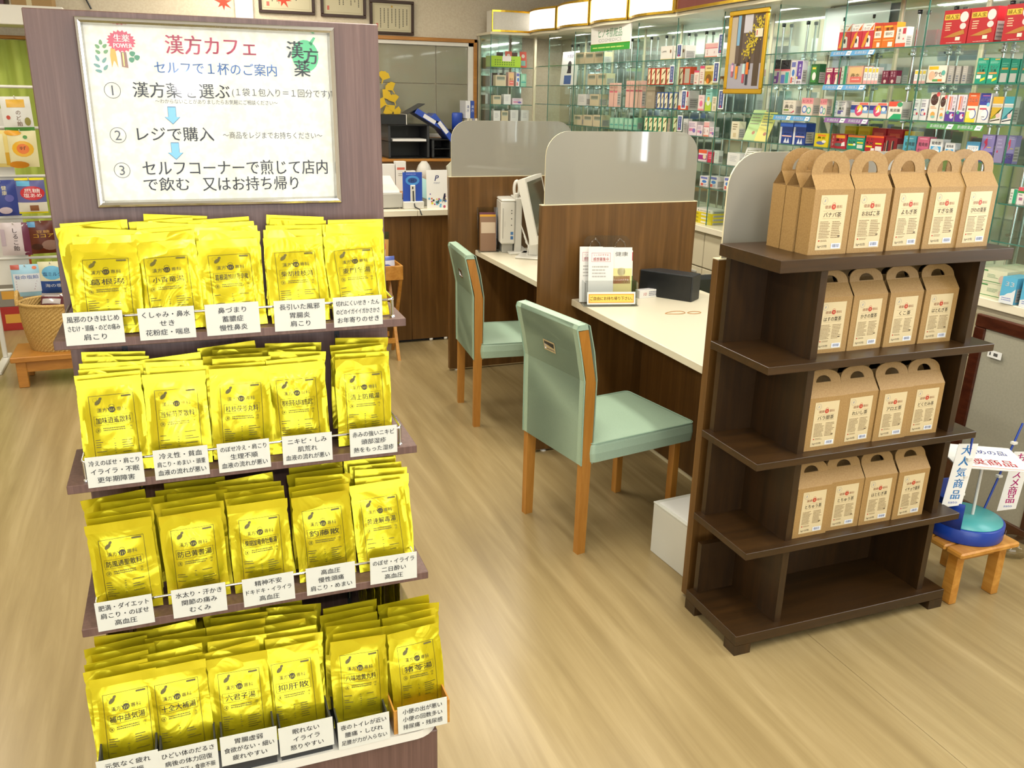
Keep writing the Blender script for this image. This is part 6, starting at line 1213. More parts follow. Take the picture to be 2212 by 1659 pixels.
# ------------------------------------------------------------------ cash counter, back shelf and wall
def back_area():
    t = empty('cash_counter', (0.2, 5.27, 0)); tag(t, 'walnut cash counter with a cream top in front of the back wall', 'counter')
    MB().box(0, 1.24, 0, 0.56, 0.820, 0.857, 'cream', 0.002).build('worktop', t); MB().box(1.2425, 2.06, 0, 0.56, 0.820, 0.857, 'cream', 0.002).build('worktop', t)
    for x0, x1 in ((0.0, 0.55), (0.5525, 1.20), (1.2025, 2.05)): MB().box(x0, x1, 0.03, 0.05, 0.018, 0.819, 'walnut', 0.001).build('front_panel', t)
    MB().box(0.02, 2.04, 0.06, 0.08, 0.0, 0.1, 'black_matt').build('plinth', t)
    for x in (1.33, 1.43): MB().lathe([(0, 0), (0.012, 0), (0.012, 0.016), (0, 0.017)], 'white_pl', 10, (x, 0.035, 0.001)).build('foot', t)
    z = 0.857
    r = empty('cash_register', (1.155, 5.36, z)); tag(r, 'pale grey cash register half hidden by the display stand', 'cash register')
    MB().box(0, 0.215, 0, 0.28, 0.006, 0.095, 'grey_pl', 0.004).build('drawer', r); MB().box(0, 0.19, 0.01, 0.27, 0.0, 0.006, 'black').build('feet', r)
    MB().prism(Fr((0, 0.0, 0), (0, 1, 0), (0, 0, 1)), [(0.01, 0.097), (0.27, 0.097), (0.26, 0.18), (0.14, 0.14), (0.02, 0.112)], 0, 0.20, 'white_pl').build('keyboard', r)
    MB().box(0.02, 0.07, 0.15, 0.19, 0.14, 0.42, 'white_pl', 0.006).build('display_post', r)
    s = empty('blue_stand_card', (1.435, 5.36, z)); tag(s, 'blue printed stand card with a corded reader on a white base', 'stand card')
    MB().box(-0.065, 0.065, -0.03, 0.05, 0, 0.045, 'white_pl', 0.003).build('base', s)
    b = MB().box(-0.062, 0.062, 0.0, 0.004, 0.045, 0.222, '#2a4fae'); F = FX(0, 0, 0); b.disc(F, 0, 0.172, 0.045, '#4a90d0', 0.03); b.disc(F, 0, 0.172, 0.03, '#2a4a8a', 0.016, 0.0007); b.text(F, 'H', 0, 0.172, 0.025, '#101c3a', c=0.001); b.lines(F, -0.04, 0.203, 0.04, 0.218, 1, ink('#7a88d0'), RND); b.build('card', s)
    MB().box(-0.016, 0.016, -0.012, -0.001, 0.04, 0.145, 'white_pl', 0.003).build('reader', s); MB().box(-0.006, 0.002, -0.0125, -0.011, 0.12, 0.135, 'black').build('reader_slot', s)
    MB().tube([(0, -0.014, 0.11), (0.001, -0.018, 0.05), (0.004, -0.04, 0.012), (0.02, -0.085, 0.004), (0.03, -0.10, -0.03)], 0.004, 'black', 8).build('cord', s)
    b = MB().box(-0.068, 0.068, 0, 0.004, 0, 0.235, 'paper'); F = FX(0, 0, 0); b.text(F, 'P', 0.0, 0.185, 0.05, '#2e3a78', slant=0.25, bold=0.02); b.text(F, 'POINT', 0, 0.155, 0.014, '#7a7fa0', 0.04)
    rn = random.Random(12)
    for i in range(26): b.disc(F, rn.uniform(-0.056, 0.056), rn.uniform(0.012, 0.09) * (0.6 + 0.4 * rn.random()), rn.uniform(0.004, 0.010), rn.choice(['#e0c020', '#c85a30', '#3a3a34', '#6ab0d8', '#d8d030', '#b04a6a', '#7a6ab0', '#4a8a8a']), c=0.0005 + i * 0.00005, n=9)
    b.pol(F, [(0.03, 0.03), (0.045, 0.09), (0.055, 0.09), (0.05, 0.03), (0.044, 0.06)], '#2a2a44', 0.0025)
    tag(b.build('point_card_sign', None, (1.592, 5.345, z), (-0.06, 0, 0)), 'white stand-up sign with a large P and coloured dots', 'sign')
    k = empty('calculator_rack', (1.535, 5.46, z)); tag(k, 'aqua covered pad leaning on a pen rack behind the signs', 'rack')
    MB().box(-0.05, 0.07, 0, 0.06, 0, 0.07, 'grey_pl', 0.003).build('rack', k); pd = MB().prism(Fr((0, -0.01, 0.05), (0.9, 0, -0.35), (0.25, 0.3, 0.9)), [(-0.06, 0), (0.05, 0), (0.05, 0.12), (-0.06, 0.12)], 0, 0.006, '#a8d0cc'); pd.build('pad', k)
    for i in range(5): MB().tube([(-0.03 + 0.02 * i, 0.02, 0.06), (-0.03 + 0.022 * i, 0.03, 0.12)], 0.004, 'black', 6).build('pen', k)
    # things seen behind the counter
    bc = empty('back_counter', (1.0, 6.42, 0)); tag(bc, 'low back counter below the tray shelf on the back wall', 'counter')
    MB().box(0, 1.5, 0, 0.82, 0.80, 0.835, 'orange_wood', 0.002).build('top', bc); MB().box(0.01, 1.49, 0.02, 0.81, 0, 0.799, 'walnut').build('body', bc)
    zc = 0.835
    b = MB(); P = [(-0.06, 0), (0.06, 0), (0.055, 0.09), (0.0, 0.13), (-0.05, 0.10)]
    for i, (x, w_, h_, d, lab) in enumerate(((1.57, .10, .20, .06, 'white paper bag at the left end of the back counter'), (1.665, .08, .22, .06, 'pale carton next to the paper bag on the back counter'), (1.735, .09, .15, .05, 'low white carton with dark print on the back counter'))):
        q = MB().box(-w_ / 2, w_ / 2, 0, d, 0, h_, 'paper', 0.002); F = FX(0, 0, 0)
        if i == 1: q.rect(F, -.03, h_ * .72, .03, h_ * .8, '#d8705c'); q.lines(F, -.02, h_ * .5, .02, h_ * .62, 2, ink('#9a9488'), RND)
        if i == 2: q.text(F, 'Afro', 0, h_ * .6, .03, '#3a2c30'); 
        tag(q.build('paper_carton', None, (x, 6.55, zc)), lab, 'box', 'white packs on the back counter')
    q = MB().lathe([(0, 0.03), (0.05, 0.035), (0.065, 0.09), (0.05, 0.15), (0, 0.16)], mat('maroon_pouch', '#7a2028', 0.5), 14, (1.60, 6.75, zc), sx=1.2); tag(q.build('maroon_pouch'), 'maroon rounded pouch behind the paper bag', 'pouch')
    w_ = empty('white_basket', (1.865, 6.60, zc + 0.06)); tag(w_, 'white lattice basket of crumpled film on a small board', 'basket')
    MB().box(-0.10, 0.10, -0.05, 0.09, -0.06, -0.045, 'orange_wood').build('board', w_)
    MB().box(-0.08, 0.08, -0.04, 0.06, -0.045, -0.002, 'orange_wood').build('riser', w_)
    bk = MB()
    for i in range(12): bk.box(-0.075 + i * 0.0135, -0.071 + i * 0.0135, -0.04, -0.037, 0, 0.075, 'white_pl'); bk.box(-0.075 + i * 0.0135, -0.071 + i * 0.0135, 0.067, 0.07, 0, 0.075, 'white_pl')
    for zz in (0.0, 0.024, 0.048, 0.072): bk.box(-0.077, 0.08, -0.041, -0.038, zz, zz + 0.005, 'white_pl'); bk.box(-0.077, 0.08, 0.066, 0.069, zz, zz + 0.005, 'white_pl'); bk.box(-0.077, -0.074, -0.04, 0.068, zz, zz + 0.005, 'white_pl'); bk.box(0.077, 0.08, -0.04, 0.068, zz, zz + 0.005, 'white_pl')
    bk.build('lattice', w_)['kind'] = 'stuff'
    MB().lathe([(0, 0.0), (0.06, 0.01), (0.065, 0.07), (0.045, 0.12), (0.02, 0.15), (0, 0.15)], mat('crumpled_film', '#d4cfc4', 0.4), 9, (0, 0.015, 0.006)).build('crumpled_film', w_)
    fb = MB().prism(Fr((2.06, 6.62, zc + 0.06), (0.85, 0.2, -0.45), (0.3, 0.25, 0.9)), [(-0.05, 0.10), (0.0, 0.0), (0.10, 0.02), (0.12, 0.16), (0.0, 0.18)], 0, 0.02, mat('flowered_cloth', '#cfcfbb', 0.7)); tag(fb.build('flowered_pack'), 'pale flowered pack leaning behind the first partition', 'pack')
    wb = MB().lathe([(0, 0), (0.07, 0), (0.09, 0.11), (0.086, 0.11), (0.066, 0.006), (0, 0.005)], 'wicker', 20, (2.13, 6.70, zc)); tag(wb.build('wicker_bowl'), 'brown wicker bowl on the back counter', 'bowl')
    sh = empty('tray_shelf', (1.0, 6.88, 1.0)); tag(sh, 'brown wall shelf carrying black letter trays below the service window', 'shelf')
    MB().box(0, 1.5, 0, 0.36, 0.028, 0.050, 'orange_wood', 0.002).build('board', sh)
    for x in (0.45, 1.45): MB().prism(Fr((x, 0.36, 0), (0, -1, 0), (0, 0, 1)), [(0, -0.12), (0.02, -0.12), (0.22, 0.026), (0, 0.026)], 0, 0.02, 'orange_wood').build('bracket', sh)
    z = 1.0505
    def trays(x0, x1, n, h, lab, y=6.89):
        t = empty('letter_tray', (x0, y, z)); tag(t, lab, 'letter tray', 'black letter trays'); L = x1 - x0
        for i in range(n + 1): MB().box(0.0, L, 0.0, 0.25, i * h, i * h + 0.008, 'black', 0.002).build('tray_floor', t)
        for x in (0.0, L - 0.02): MB().box(x, x + 0.02, 0.0, 0.25, 0.008, n * h, 'black_matt', 0.003).build('upright', t)
        MB().box(0.02, L - 0.02, 0.24, 0.25, 0.008, n * h, 'black').build('back', t)
        return t
    a = trays(1.655, 1.99, 2, 0.125, 'two-tier black letter tray on the wall shelf')
    tag(MB().box(1.69, 1.96, 6.88, 7.10, z + 0.1335, z + 0.150, 'paper').build('paper_stack'), 'white paper stack in the upper black letter tray', 'paper')
    trays(2.01, 2.18, 2, 0.07, 'low black letter tray under the blue binders')
    c = empty('black_case', (1.60, 6.885, z + 0.2585)); tag(c, 'black case with an open lid on top of the letter trays', 'case')
    MB().box(0.0, 0.20, 0, 0.2, 0.0, 0.075, 'black', 0.003).build('body', c); MB().box(0.2, 0.206, 0, 0.2, -0.0, 0.078, 'white_pl').build('side_plate', c)
    MB().prism(Fr((0.205, 0.2, 0.075), (0, -1, 0), (0.88, 0, 0.47)), [(0, 0), (0.2, 0), (0.2, 0.17), (0, 0.17)], 0, 0.005, 'black_matt').build('lid', c)
    for i, (x, z1, an, lab) in enumerate(((1.995, z + 0.30, -1.05, 'blue lever binder lying slanted across the black trays'), (2.105, z + 0.235, -0.70, 'blue and white lever binder leaning on the black tray'))):
        b = MB().box(-0.022, 0.022, 0, 0.2, -0.13, 0.13, 'binder_blue', 0.003); b.rect(FX(0, 0, 0), -0.015, -0.05, 0.015, 0.06, '#e0e0e0'); tag(b.build('binder', None, (x, 6.885, z1), (0, an, 0)), lab, 'binder', 'blue binders on the trays')
    b = MB().lathe([(0, 0), (0.045, 0), (0.045, 0.12), (0.04, 0.13), (0, 0.13)], 'binder_blue', 18, (2.256, 7.0, z + 0.222), sy=0.6); tag(b.build('blue_case'), 'blue rounded case standing beside the binders', 'case')
    b = MB().box(2.20, 2.31, 6.92, 7.10, z, z + 0.222, 'black_matt', 0.003); tag(b.build('file_box'), 'charcoal file box under the blue case', 'box')
    for i, (x, wd, h_, col, lab) in enumerate(((2.325, .04, .135, '#d8d8d8', 'white book with dark print beside the window frame'), (2.363, .03, .135, '#2c4a9a', 'navy book beside the white one at the window frame'))):
        b = MB().box(-wd / 2, wd / 2, 0, 0.15, 0, h_, col); b.vtext(FX(0, 0, 0), '漢方', 0, h_ * .55, .024, '#2a3a7a' if i == 0 else '#c8d0e4', 1.2)
        tag(b.build('book', None, (x, 6.93, z + 0.3105)), lab, 'book', 'books by the window')
    for i, (x, col) in enumerate(((2.327, '#d4ccb4'), (2.350, '#c8c0a8'), (2.373, '#8a8a9a'), (2.396, '#d8d0bc'))): tag(MB().box(x - 0.010, x + 0.010, 6.93, 7.08, z, z + 0.31, col).build('book'), ['cream paperback under the white book', 'beige paperback under the navy book', 'grey paperback on the wall shelf', 'pale paperback at the shelf end'][i], 'book', 'paperbacks on the wall shelf')
    MB()
    # yellow ginkgo leaves stuck on the window
    for i, (x, zz, an, s) in enumerate(((1.70, 1.66, 0.3, 1.0), (1.76, 1.58, -0.6, 0.95), (1.71, 1.52, 0.9, 1.0), (1.78, 1.49, -0.3, 0.9), (1.73, 1.43, 2.6, 1.1), (1.79, 1.40, 1.9, 0.9), (1.69, 1.46, -1.2, 0.9))):
        pts = [(0, -0.055), (0.004, -0.05), (0.006, -0.02)] + [(0.055 * math.sin(a), 0.055 * math.cos(a) * (1.0 - 0.12 * (k % 2)) - 0.005) for k, a in enumerate([1.25, 0.9, 0.55, 0.2, 0.0, -0.2, -0.55, -0.9, -1.25])] + [(-0.004, -0.02), (-0.003, -0.05)]
        b = MB().prism(FX(0, 0, 0), [(a * s, c * s) for a, c in pts], 0, 0.002, mat('ginkgo_yellow', '#d8b21c', 0.6)); tag(b.build('ginkgo_leaf', None, (x, 7.19 - 0.003 * i, zz), (0, an, 0)), 'yellow paper ginkgo leaf in the cluster on the service window', 'leaf', 'paper ginkgo leaves')
    # framed certificates
    for (x0, x1, z0, z1, lab) in ((0.775, 1.19, 2.095, 2.45, 'framed certificate nearest the white pilaster'), (1.235, 1.585, 2.09, 2.44, 'framed certificate in the middle of the three'), (1.612, 1.968, 1.982, 2.232, 'lower framed certificate right above the service window')):
        c = empty('certificate', ((x0 + x1) / 2, 7.25, z0), (0.06, 0, 0)); tag(c, lab, 'certificate', 'framed certificates on the back wall'); W_, H_ = x1 - x0, z1 - z0; fm = mat('dark_frame', '#3a2418', 0.3)
        for (a, b_, e, g) in ((-W_ / 2, W_ / 2, 0, 0.022), (-W_ / 2, W_ / 2, H_ - 0.022, H_), (-W_ / 2, -W_ / 2 + 0.022, 0.022, H_ - 0.022), (W_ / 2 - 0.022, W_ / 2, 0.022, H_ - 0.022)): MB().box(a, b_, -0.022, -0.001, e, g, fm, 0.003).build('frame_rail', c)
        p = MB().box(-W_ / 2 + 0.02, W_ / 2 - 0.02, -0.009, -0.003, 0.02, H_ - 0.02, mat('parchment', '#cfc6a4', 0.6)); F = FX(0, -0.009, 0); p.frame(F, -W_ / 2 + 0.035, 0.035, W_ / 2 - 0.035, H_ - 0.035, 0.002, '#a89a70')
        for k in range(8):
            x = W_ * 0.34 - k * W_ * 0.085; l1 = H_ * (0.42 + 0.25 * RND.random()); y = H_ - 0.06
            while y > H_ - 0.06 - l1 * 0.9: L = 0.008; p.rect(F, x - 0.004, y - L, x + 0.004, y, '#5a5444'); y -= L + 0.004
        p.disc(F, 0, H_ - 0.045, 0.008, '#c8a040'); p.rect(F, -W_ * .36, 0.05, -W_ * .31, 0.08, '#c86a5a'); p.build('diploma', c)
    # red maple leaves on a thread and a cable
    for i, (x, y, zz, s) in enumerate(((0.40, 6.5, 2.19, 1.0), (0.47, 6.5, 2.09, 1.1), (0.86, 6.5, 2.13, 1.1), (0.80, 6.5, 2.20, 0.9))):
        pts = []
        for k in range(14):
            a = math.pi * 2 * k / 14; r = (0.055 if k % 2 == 0 else 0.02) * s * (1.0 if k not in (6, 8) else 0.8); pts.append((r * math.sin(a), r * math.cos(a)))
        tag(MB().prism(FX(0, 0, 0), pts, 0, 0.002, mat('maple_red', '#c8432c', 0.6)).build('maple_leaf', None, (x, y, zz), (0, 0.4 * i, 0.2)), 'red paper maple leaf hanging from the ceiling garland', 'leaf', 'paper maple leaves')
    tag(MB().tube([(-0.5, 7.23, 2.42), (-0.46, 7.23, 2.24), (-0.44, 7.23, 2.20), (-0.40, 7.235, 2.13), (-0.37, 7.235, 2.06)], 0.006, 'black', 8).build('wall_cable'), 'black cable hanging down the beige back wall', 'cable')
    for x in (0.43, 0.83): tag(MB().tube([(x, 6.5, 2.10), (x, 6.5, 2.6)], 0.0012, 'black', 5).build('garland_thread'), 'thin thread holding the red maple leaves', 'thread', 'garland threads')
back_area()

# ------------------------------------------------------------------ wooden rack behind the stand
def snack_rack():
    t = empty('folding_rack', (0.995, 4.92, 0)); tag(t, 'light wooden folding rack with a snack tray behind the display stand', 'rack')
    for y in (0.02, 0.24):
        pass
    for x in (0.0, 0.215):
        MB().prism(Fr((x, 0, 0), (0, 1, 0), (0, 0, 1)), [(0.0, 0.0), (0.022, 0.0), (0.262, 0.50), (0.24, 0.50)], 0, 0.018, 'pine').build('leg', t)
        MB().prism(Fr((x + 0.020, 0, 0), (0, 1, 0), (0, 0, 1)), [(0.24, 0.0), (0.262, 0.0), (0.022, 0.50), (0.0, 0.50)], 0, 0.018, 'pine').build('leg', t)
    for y, z in ((0.05, 0.10), (0.21, 0.10), (0.075, 0.36), (0.185, 0.36)): MB().box(0.018, 0.215, y, y + 0.012, z, z + 0.03, 'pine').build('rung', t)
    for (x0, x1, y0, y1) in ((-0.01, 0.255, -0.01, 0.0), (-0.01, 0.255, 0.27, 0.28), (-0.01, 0.0, 0.0, 0.27), (0.245, 0.255, 0.0, 0.27)): MB().box(x0, x1, y0, y1, 0.50, 0.585, 'pine', 0.002).build('tray_side', t)
    MB().box(0, 0.245, 0, 0.27, 0.50, 0.508, 'pine').build('tray_floor', t)
    for i, (x, y, h_, c1, c2, lab) in enumerate(((1.155, 4.93, 0.13, '#d8d8e4', '#5a6ab0', 'white and blue snack bag at the front of the rack tray'), (1.09, 4.95, 0.13, '#d8d4dc', '#8a90c0', 'pale snack bag next to the blue one in the rack tray'), (1.12, 5.03, 0.19, '#e4c4a8', '#d86a50', 'peach snack bag in the middle of the rack tray'), (1.15, 5.10, 0.25, '#d8a45a', '#3a3a20', 'orange snack bag with a dark top at the back of the rack tray'))):
        tag(bag(0.11, h_, c1, [('r', 0, .82, 1, 1, c2), ('c', .5, .45, .3, .2, c2), ('l', .2, .1, .8, .3, 3, c2)]).build('snack_bag', None, (x, y, 0.5085), (-0.12, 0.03 * i, 0.1)), lab, 'snack bag', 'snack bags in the rack')

def bag(w_, h_, col, ops, gloss=0.3, puff=0.016):
    """pillow bag with crimped ends; print conforms to the front"""
    b = MB(); nx, nz = 8, 10; f = lambda x, z: puff * max(0, 1 - abs(2 * x / w_) ** 2.6) * max(0, 1 - abs(2 * z / h_ - 1) ** 4)
    m_ = ink(col, gloss); fr_ = [(-w_ / 2 + w_ * i / nx, -f(-w_ / 2 + w_ * i / nx, h_ * k / nz), h_ * k / nz) for k in range(nz + 1) for i in range(nx + 1)]
    bk = [(x, -y * 0.7 + 0.0006, z) for x, y, z in fr_]; q = []
    for k in range(nz):
        for i in range(nx): a = k * (nx + 1) + i; q.append((a, a + 1, a + nx + 2, a + nx + 1))
    b.add(fr_, q, m_, True); b.add(bk, [tuple(reversed(x)) for x in q], m_, True)
    F = FX(0, 0, 0); c = 0.0008
    for o in ops:
        c += 0.0002; k = o[0]
        if k == 'r':
            x0, z0, x1, z1 = (o[1] - .5) * w_, o[2] * h_, (o[3] - .5) * w_, o[4] * h_; n = 6; vs_ = [F(x0 + (x1 - x0) * i / n, z0 + (z1 - z0) * j / n, c + f(x0 + (x1 - x0) * i / n, z0 + (z1 - z0) * j / n)) for j in range(n + 1) for i in range(n + 1)]
            b.add(vs_, [(j * (n + 1) + i, j * (n + 1) + i + 1, (j + 1) * (n + 1) + i + 1, (j + 1) * (n + 1) + i) for j in range(n) for i in range(n)], ink(o[5], gloss), True)
        elif k == 'c':
            n = 14; cx, cz = (o[1] - .5) * w_, o[2] * h_; P_ = [F(cx, cz, c + f(cx, cz))]
            for s in (0.5, 1.0):
                for q_ in range(n): a = 6.2832 * q_ / n; x, z = cx + s * o[3] * w_ * math.cos(a), cz + s * o[4] * h_ * math.sin(a); P_.append(F(x, z, c + f(x, z)))
            b.add(P_, [(0, 1 + q_, 1 + (q_ + 1) % n) for q_ in range(n)] + [(1 + q_, 1 + n + q_, 1 + n + (q_ + 1) % n, 1 + (q_ + 1) % n) for q_ in range(n)], ink(o[5], gloss), True)
        elif k == 't': b.text(F, o[1], (o[2] - .5) * w_, o[3] * h_, o[4] * h_, o[6], o[5] * w_, c, bold=0.01, warp=f)
        elif k == 'v':
            n = len(o[1])
            for i, ch in enumerate(o[1]): b.text(F, ch, (o[2] - .5) * w_, o[3] * h_ + ((n - 1) / 2 - i) * o[4] * h_ * 1.05, o[4] * h_, o[5], c=c, warp=f, bold=0.01)
        elif k == 'l':
            r = random.Random(len(ops)); n = o[5]
            for i in range(n):
                z = (o[2] + (o[4] - o[2]) * (i + .5) / n) * h_; x0, x1 = (o[1] - .5) * w_, (o[1] - .5 + (o[3] - o[1]) * r.uniform(.6, 1)) * w_; hh = (o[4] - o[2]) / n * 0.2 * h_
                b.add([F(x0, z - hh, c + f(x0, z)), F(x1, z - hh, c + f(x1, z)), F(x1, z + hh, c + f(x1, z)), F(x0, z + hh, c + f(x0, z))], [(0, 1, 2, 3)], ink(o[6]))
    return b
snack_rack()

# ------------------------------------------------------------------ left: hook rack with sweets, curtain, basket
def left_area():
    t = empty('hook_rack', (-0.98, 5.62, 0)); tag(t, 'white wire hook rack of sweets in front of the lime curtain', 'rack')
    for x in (0.0, 0.62): MB().box(x - 0.012, x + 0.012, -0.012, 0.012, 0.02, 1.62, 'white_pl', 0.003).build('post', t); MB().box(x - 0.02, x + 0.02, -0.30, 0.10, 0, 0.02, 'white_pl', 0.003).build('foot', t)
    for z in (1.535, 1.32, 1.06, 0.83, 0.60, 0.42): MB().tube([(0, 0, z), (0.62, 0, z)], 0.008, 'white_pl', 8).build('cross_bar', t)
    MB().box(0.012, 0.20, 0.003, 0.010, 0.45, 1.42, 'white_pl').build('back_sheet', t)
    hooks = []
    B = [(-0.715, 1.300, .145, .185, '#d8d8d0', [('r', .2, .7, .8, .92, '#d8a838'), ('v', 'のど飴', .55, .4, .15, '#7a5a40'), ('c', .2, .42, .07, .06, '#b84a3c'), ('r', 0, 0, 1, .14, '#4a8a3c'), ('c', .82, .3, .1, .12, '#8a8440')], 'white sweets bag with a yellow title panel'),
         (-0.855, 1.115, .15, .195, '#dcc878', [('r', .05, .1, .85, .9, '#d8d0a0'), ('v', '生姜湯', .25, .5, .14, '#6a5a30'), ('v', '国産', .6, .6, .1, '#7a6a3c'), ('r', .85, .05, .97, .4, '#c89a28')], 'pale yellow ginger bag with brown characters'),
         (-0.715, 1.115, .14, .195, '#d8cfa0', [('c', .5, .5, .38, .22, '#dca820'), ('c', .5, .5, .22, .14, '#d8701c'), ('c', .2, .93, .3, .08, '#d89a20'), ('c', .3, .06, .35, .1, '#c8801c'), ('t', 'ゆず', .5, .52, .12, .2, '#4a3a14'), ('c', .62, .82, .08, .05, '#4a8a3c')], 'cream citrus bag with orange slices'),
         (-0.85, 0.85, .16, .195, '#2a3a84', [('v', 'ブルーベリー', .35, .52, .12, '#dcd4a0'), ('v', '健康', .6, .72, .13, '#e0d8b0'), ('c', .08, .45, .12, .1, '#d8b41c'), ('c', .72, .5, .14, .1, '#5a5aa0'), ('c', .55, .16, .2, .1, '#c8b8c4')], 'navy blueberry sweets bag'),
         (-0.708, 0.86, .145, .195, '#5a5c94', [('r', 0, .94, 1, 1, '#d8cc20'), ('r', 0, 0, 1, .05, '#d8cc20'), ('r', 0, .05, 1, .32, '#d4d0c0'), ('r', .05, .78, .5, .92, '#5aa8d0'), ('c', .55, .58, .42, .2, '#c02c34'), ('t', '黒糖', .55, .65, .13, .55, '#f0e4e0'), ('t', '塩あめ', .55, .52, .13, .62, '#f0e4e0'), ('r', .4, .08, .7, .24, '#8a5a3c')], 'yellow-edged sweets bag with a red oval'),
         (-0.82, 0.628, .15, .185, '#cbbfc0', [('r', .74, 0, 1, 1, '#6a3048'), ('v', 'しるこ飴', .5, .5, .17, '#3a2c30'), ('r', .02, .3, .16, .8, '#b8a8b4')], 'pale bag with a plum stripe and brushed characters'),
         (-0.682, 0.633, .135, .185, '#5a2414', [('r', .0, .82, .3, .98, '#5a94c0'), ('t', 'ココア', .55, .56, .14, .75, '#d8b030'), ('t', '豆糖', .55, .68, .1, .5, '#c89a50'), ('c', .75, .26, .32, .16, '#8a6a5c'), ('c', .25, .22, .22, .1, '#3a1810')], 'dark brown cocoa sweets bag'),
         (-0.795, 0.39, .15, .185, '#a0cce0', [('r', .05, .15, .95, .72, '#dce0e4'), ('t', '養命塩飴', .5, .62, .13, .8, '#4a6ab0'), ('l', .12, .2, .85, .52, 4, '#a88aa0'), ('r', 0, .86, .3, 1, '#b8584a'), ('c', .8, .9, .08, .05, '#d8703c')], 'light blue salt candy bag'),
         (-0.665, 0.40, .14, .185, '#dcd8b4', [('r', 0, 0, 1, .4, '#2a4a8a'), ('c', .5, .66, .38, .22, '#6ab4d8'), ('t', '塩ミルク', .5, .62, .14, .7, '#2a4a7c'), ('t', '海の塩', .5, .26, .12, .6, '#d8dce0')], 'cream and navy milk candy bag')]
    for i, (x, z, w_, h_, col, ops, lab) in enumerate(B):
        z0 = z + 0.0 ; y = 5.56 - 0.004 * (i % 2)
        tag(bag(w_, h_, col, ops).build('sweets_bag', None, (x, y, z0), (0.02, 0.02 * ((i % 3) - 1), 0.04)), lab + ' on the hook rack', 'sweets bag', 'sweets bags on the hook rack')
        MB().tube([(x + 0.98, -0.0, z0 + h_ - 0.008), (x + 0.98, -0.09, z0 + h_ - 0.008), (x + 0.98, -0.10, z0 + h_ + 0.004)], 0.0025, 'white_pl', 6).build('hook', t)
    # lime curtain with deep pleats, in front of the back wall window
    vs_, n = [], 90; b = MB()
    for i in range(n + 1):
        x = -2.2 + 2.2 * i / n; y = 7.02 + 0.035 * math.sin(i * 1.35) + 0.012 * math.sin(i * 0.37); vs_ += [(x, y, 0.25), (x, y, 1.83)]
    b.add(vs_, [(2 * i, 2 * i + 2, 2 * i + 3, 2 * i + 1) for i in range(n)], 'curtain', True); c = b.build('curtain'); tag(c, 'lime green pleated curtain behind the hook rack', 'curtain')
    tag(MB().tube([(-2.25, 7.02, 1.845), (0.05, 7.02, 1.845)], 0.012, 'orange_wood', 8).build('curtain_pole'), 'wooden pole carrying the lime curtain', 'curtain pole')
    s = empty('high_shelf', (-1.55, 6.55, 1.90)); tag(s, 'white high shelf above the lime curtain', 'shelf')
    MB().box(0, 1.05, 0, 0.35, 0.0, 0.115, 'white_trim', 0.004).build('board', s); MB().box(0.0, 0.03, 0.35, 0.69, 0.0, 0.10, 'white_trim').build('bracket', s); MB().box(1.0, 1.03, 0.35, 0.69, 0.0, 0.10, 'white_trim').build('bracket', s)
    tag(MB().box(-1.10, -0.83, 6.6, 6.85, 2.0155, 2.075, mat('maroon_case', '#4a1a20', 0.4), 0.004).build('maroon_case'), 'flat maroon case on the high white shelf', 'case')
    q = MB().box(-0.79, -0.56, 6.6, 6.85, 2.0155, 2.12, 'kraft', 0.002); F = FX(-0.675, 6.6, 2.0155); q.rect(F, -0.03, 0, 0.0, 0.105, '#c8b88c'); q.lines(F, -0.09, 0.03, 0.10, 0.06, 1, ink('#7a8a50'), RND); tag(q.build('cardboard_box'), 'brown cardboard box with tape on the high white shelf', 'box')
    tag(MB().box(-0.80, -0.575, 6.6, 6.85, 2.1205, 2.15, 'paper', 0.002).build('white_box'), 'white flat box on top of the cardboard box', 'box')
    # wooden bench with the straw basket
    k = empty('low_bench', (-0.86, 5.02, 0)); tag(k, 'low orange wooden bench under the straw basket', 'bench')
    MB().box(0, 0.50, 0, 0.30, 0.145, 0.175, 'orange_wood', 0.004).build('top', k); MB().box(0.07, 0.43, 0.028, 0.046, 0.085, 0.144, 'orange_wood').build('apron', k)
    for x in (0.02, 0.43):
        for y in (0.02, 0.24): MB().box(x, x + 0.05, y, y + 0.04, 0, 0.144, 'orange_wood', 0.003).build('leg', k)
    w_ = empty('straw_basket', (-0.60, 5.20, 0.1755)); tag(w_, 'woven straw basket with loop handles on the low bench', 'basket')
    # woven wall: coils of small stitches around an oval
    ws = MB(); rows, cols = 26, 96; vs_ = []
    for r in range(rows + 1):
        for c_ in range(cols):
            a = 6.2832 * c_ / cols; u = r / rows; rad = 1.0 + 0.16 * math.sin(u * 1.9); bmp = 0.0022 * (1 if (c_ + r) % 2 else -1)
            vs_.append(((0.175 * rad + bmp) * math.cos(a), (0.125 * rad + bmp) * math.sin(a), 0.255 * u))
    ws.add(vs_, [(r * cols + c_, r * cols + (c_ + 1) % cols, (r + 1) * cols + (c_ + 1) % cols, (r + 1) * cols + c_) for r in range(rows) for c_ in range(cols)], 'wicker', False)
    inn = [(x * 0.93, y * 0.92, z) for x, y, z in vs_]; ws.add(inn, [tuple(reversed((r * cols + c_, r * cols + (c_ + 1) % cols, (r + 1) * cols + (c_ + 1) % cols, (r + 1) * cols + c_))) for r in range(rows) for c_ in range(cols)], 'wicker', False)
    ws.add([(0.16 * math.cos(6.2832 * i / 24), 0.11 * math.sin(6.2832 * i / 24), 0.002) for i in range(24)], [tuple(range(24))], 'wicker'); ws.build('woven_wall', w_)
    rim = [(0.203 * math.cos(6.2832 * i / 40), 0.145 * math.sin(6.2832 * i / 40), 0.256) for i in range(40)]; MB().tube(rim, 0.009, 'wicker', 8, closed=True).build('rim', w_)
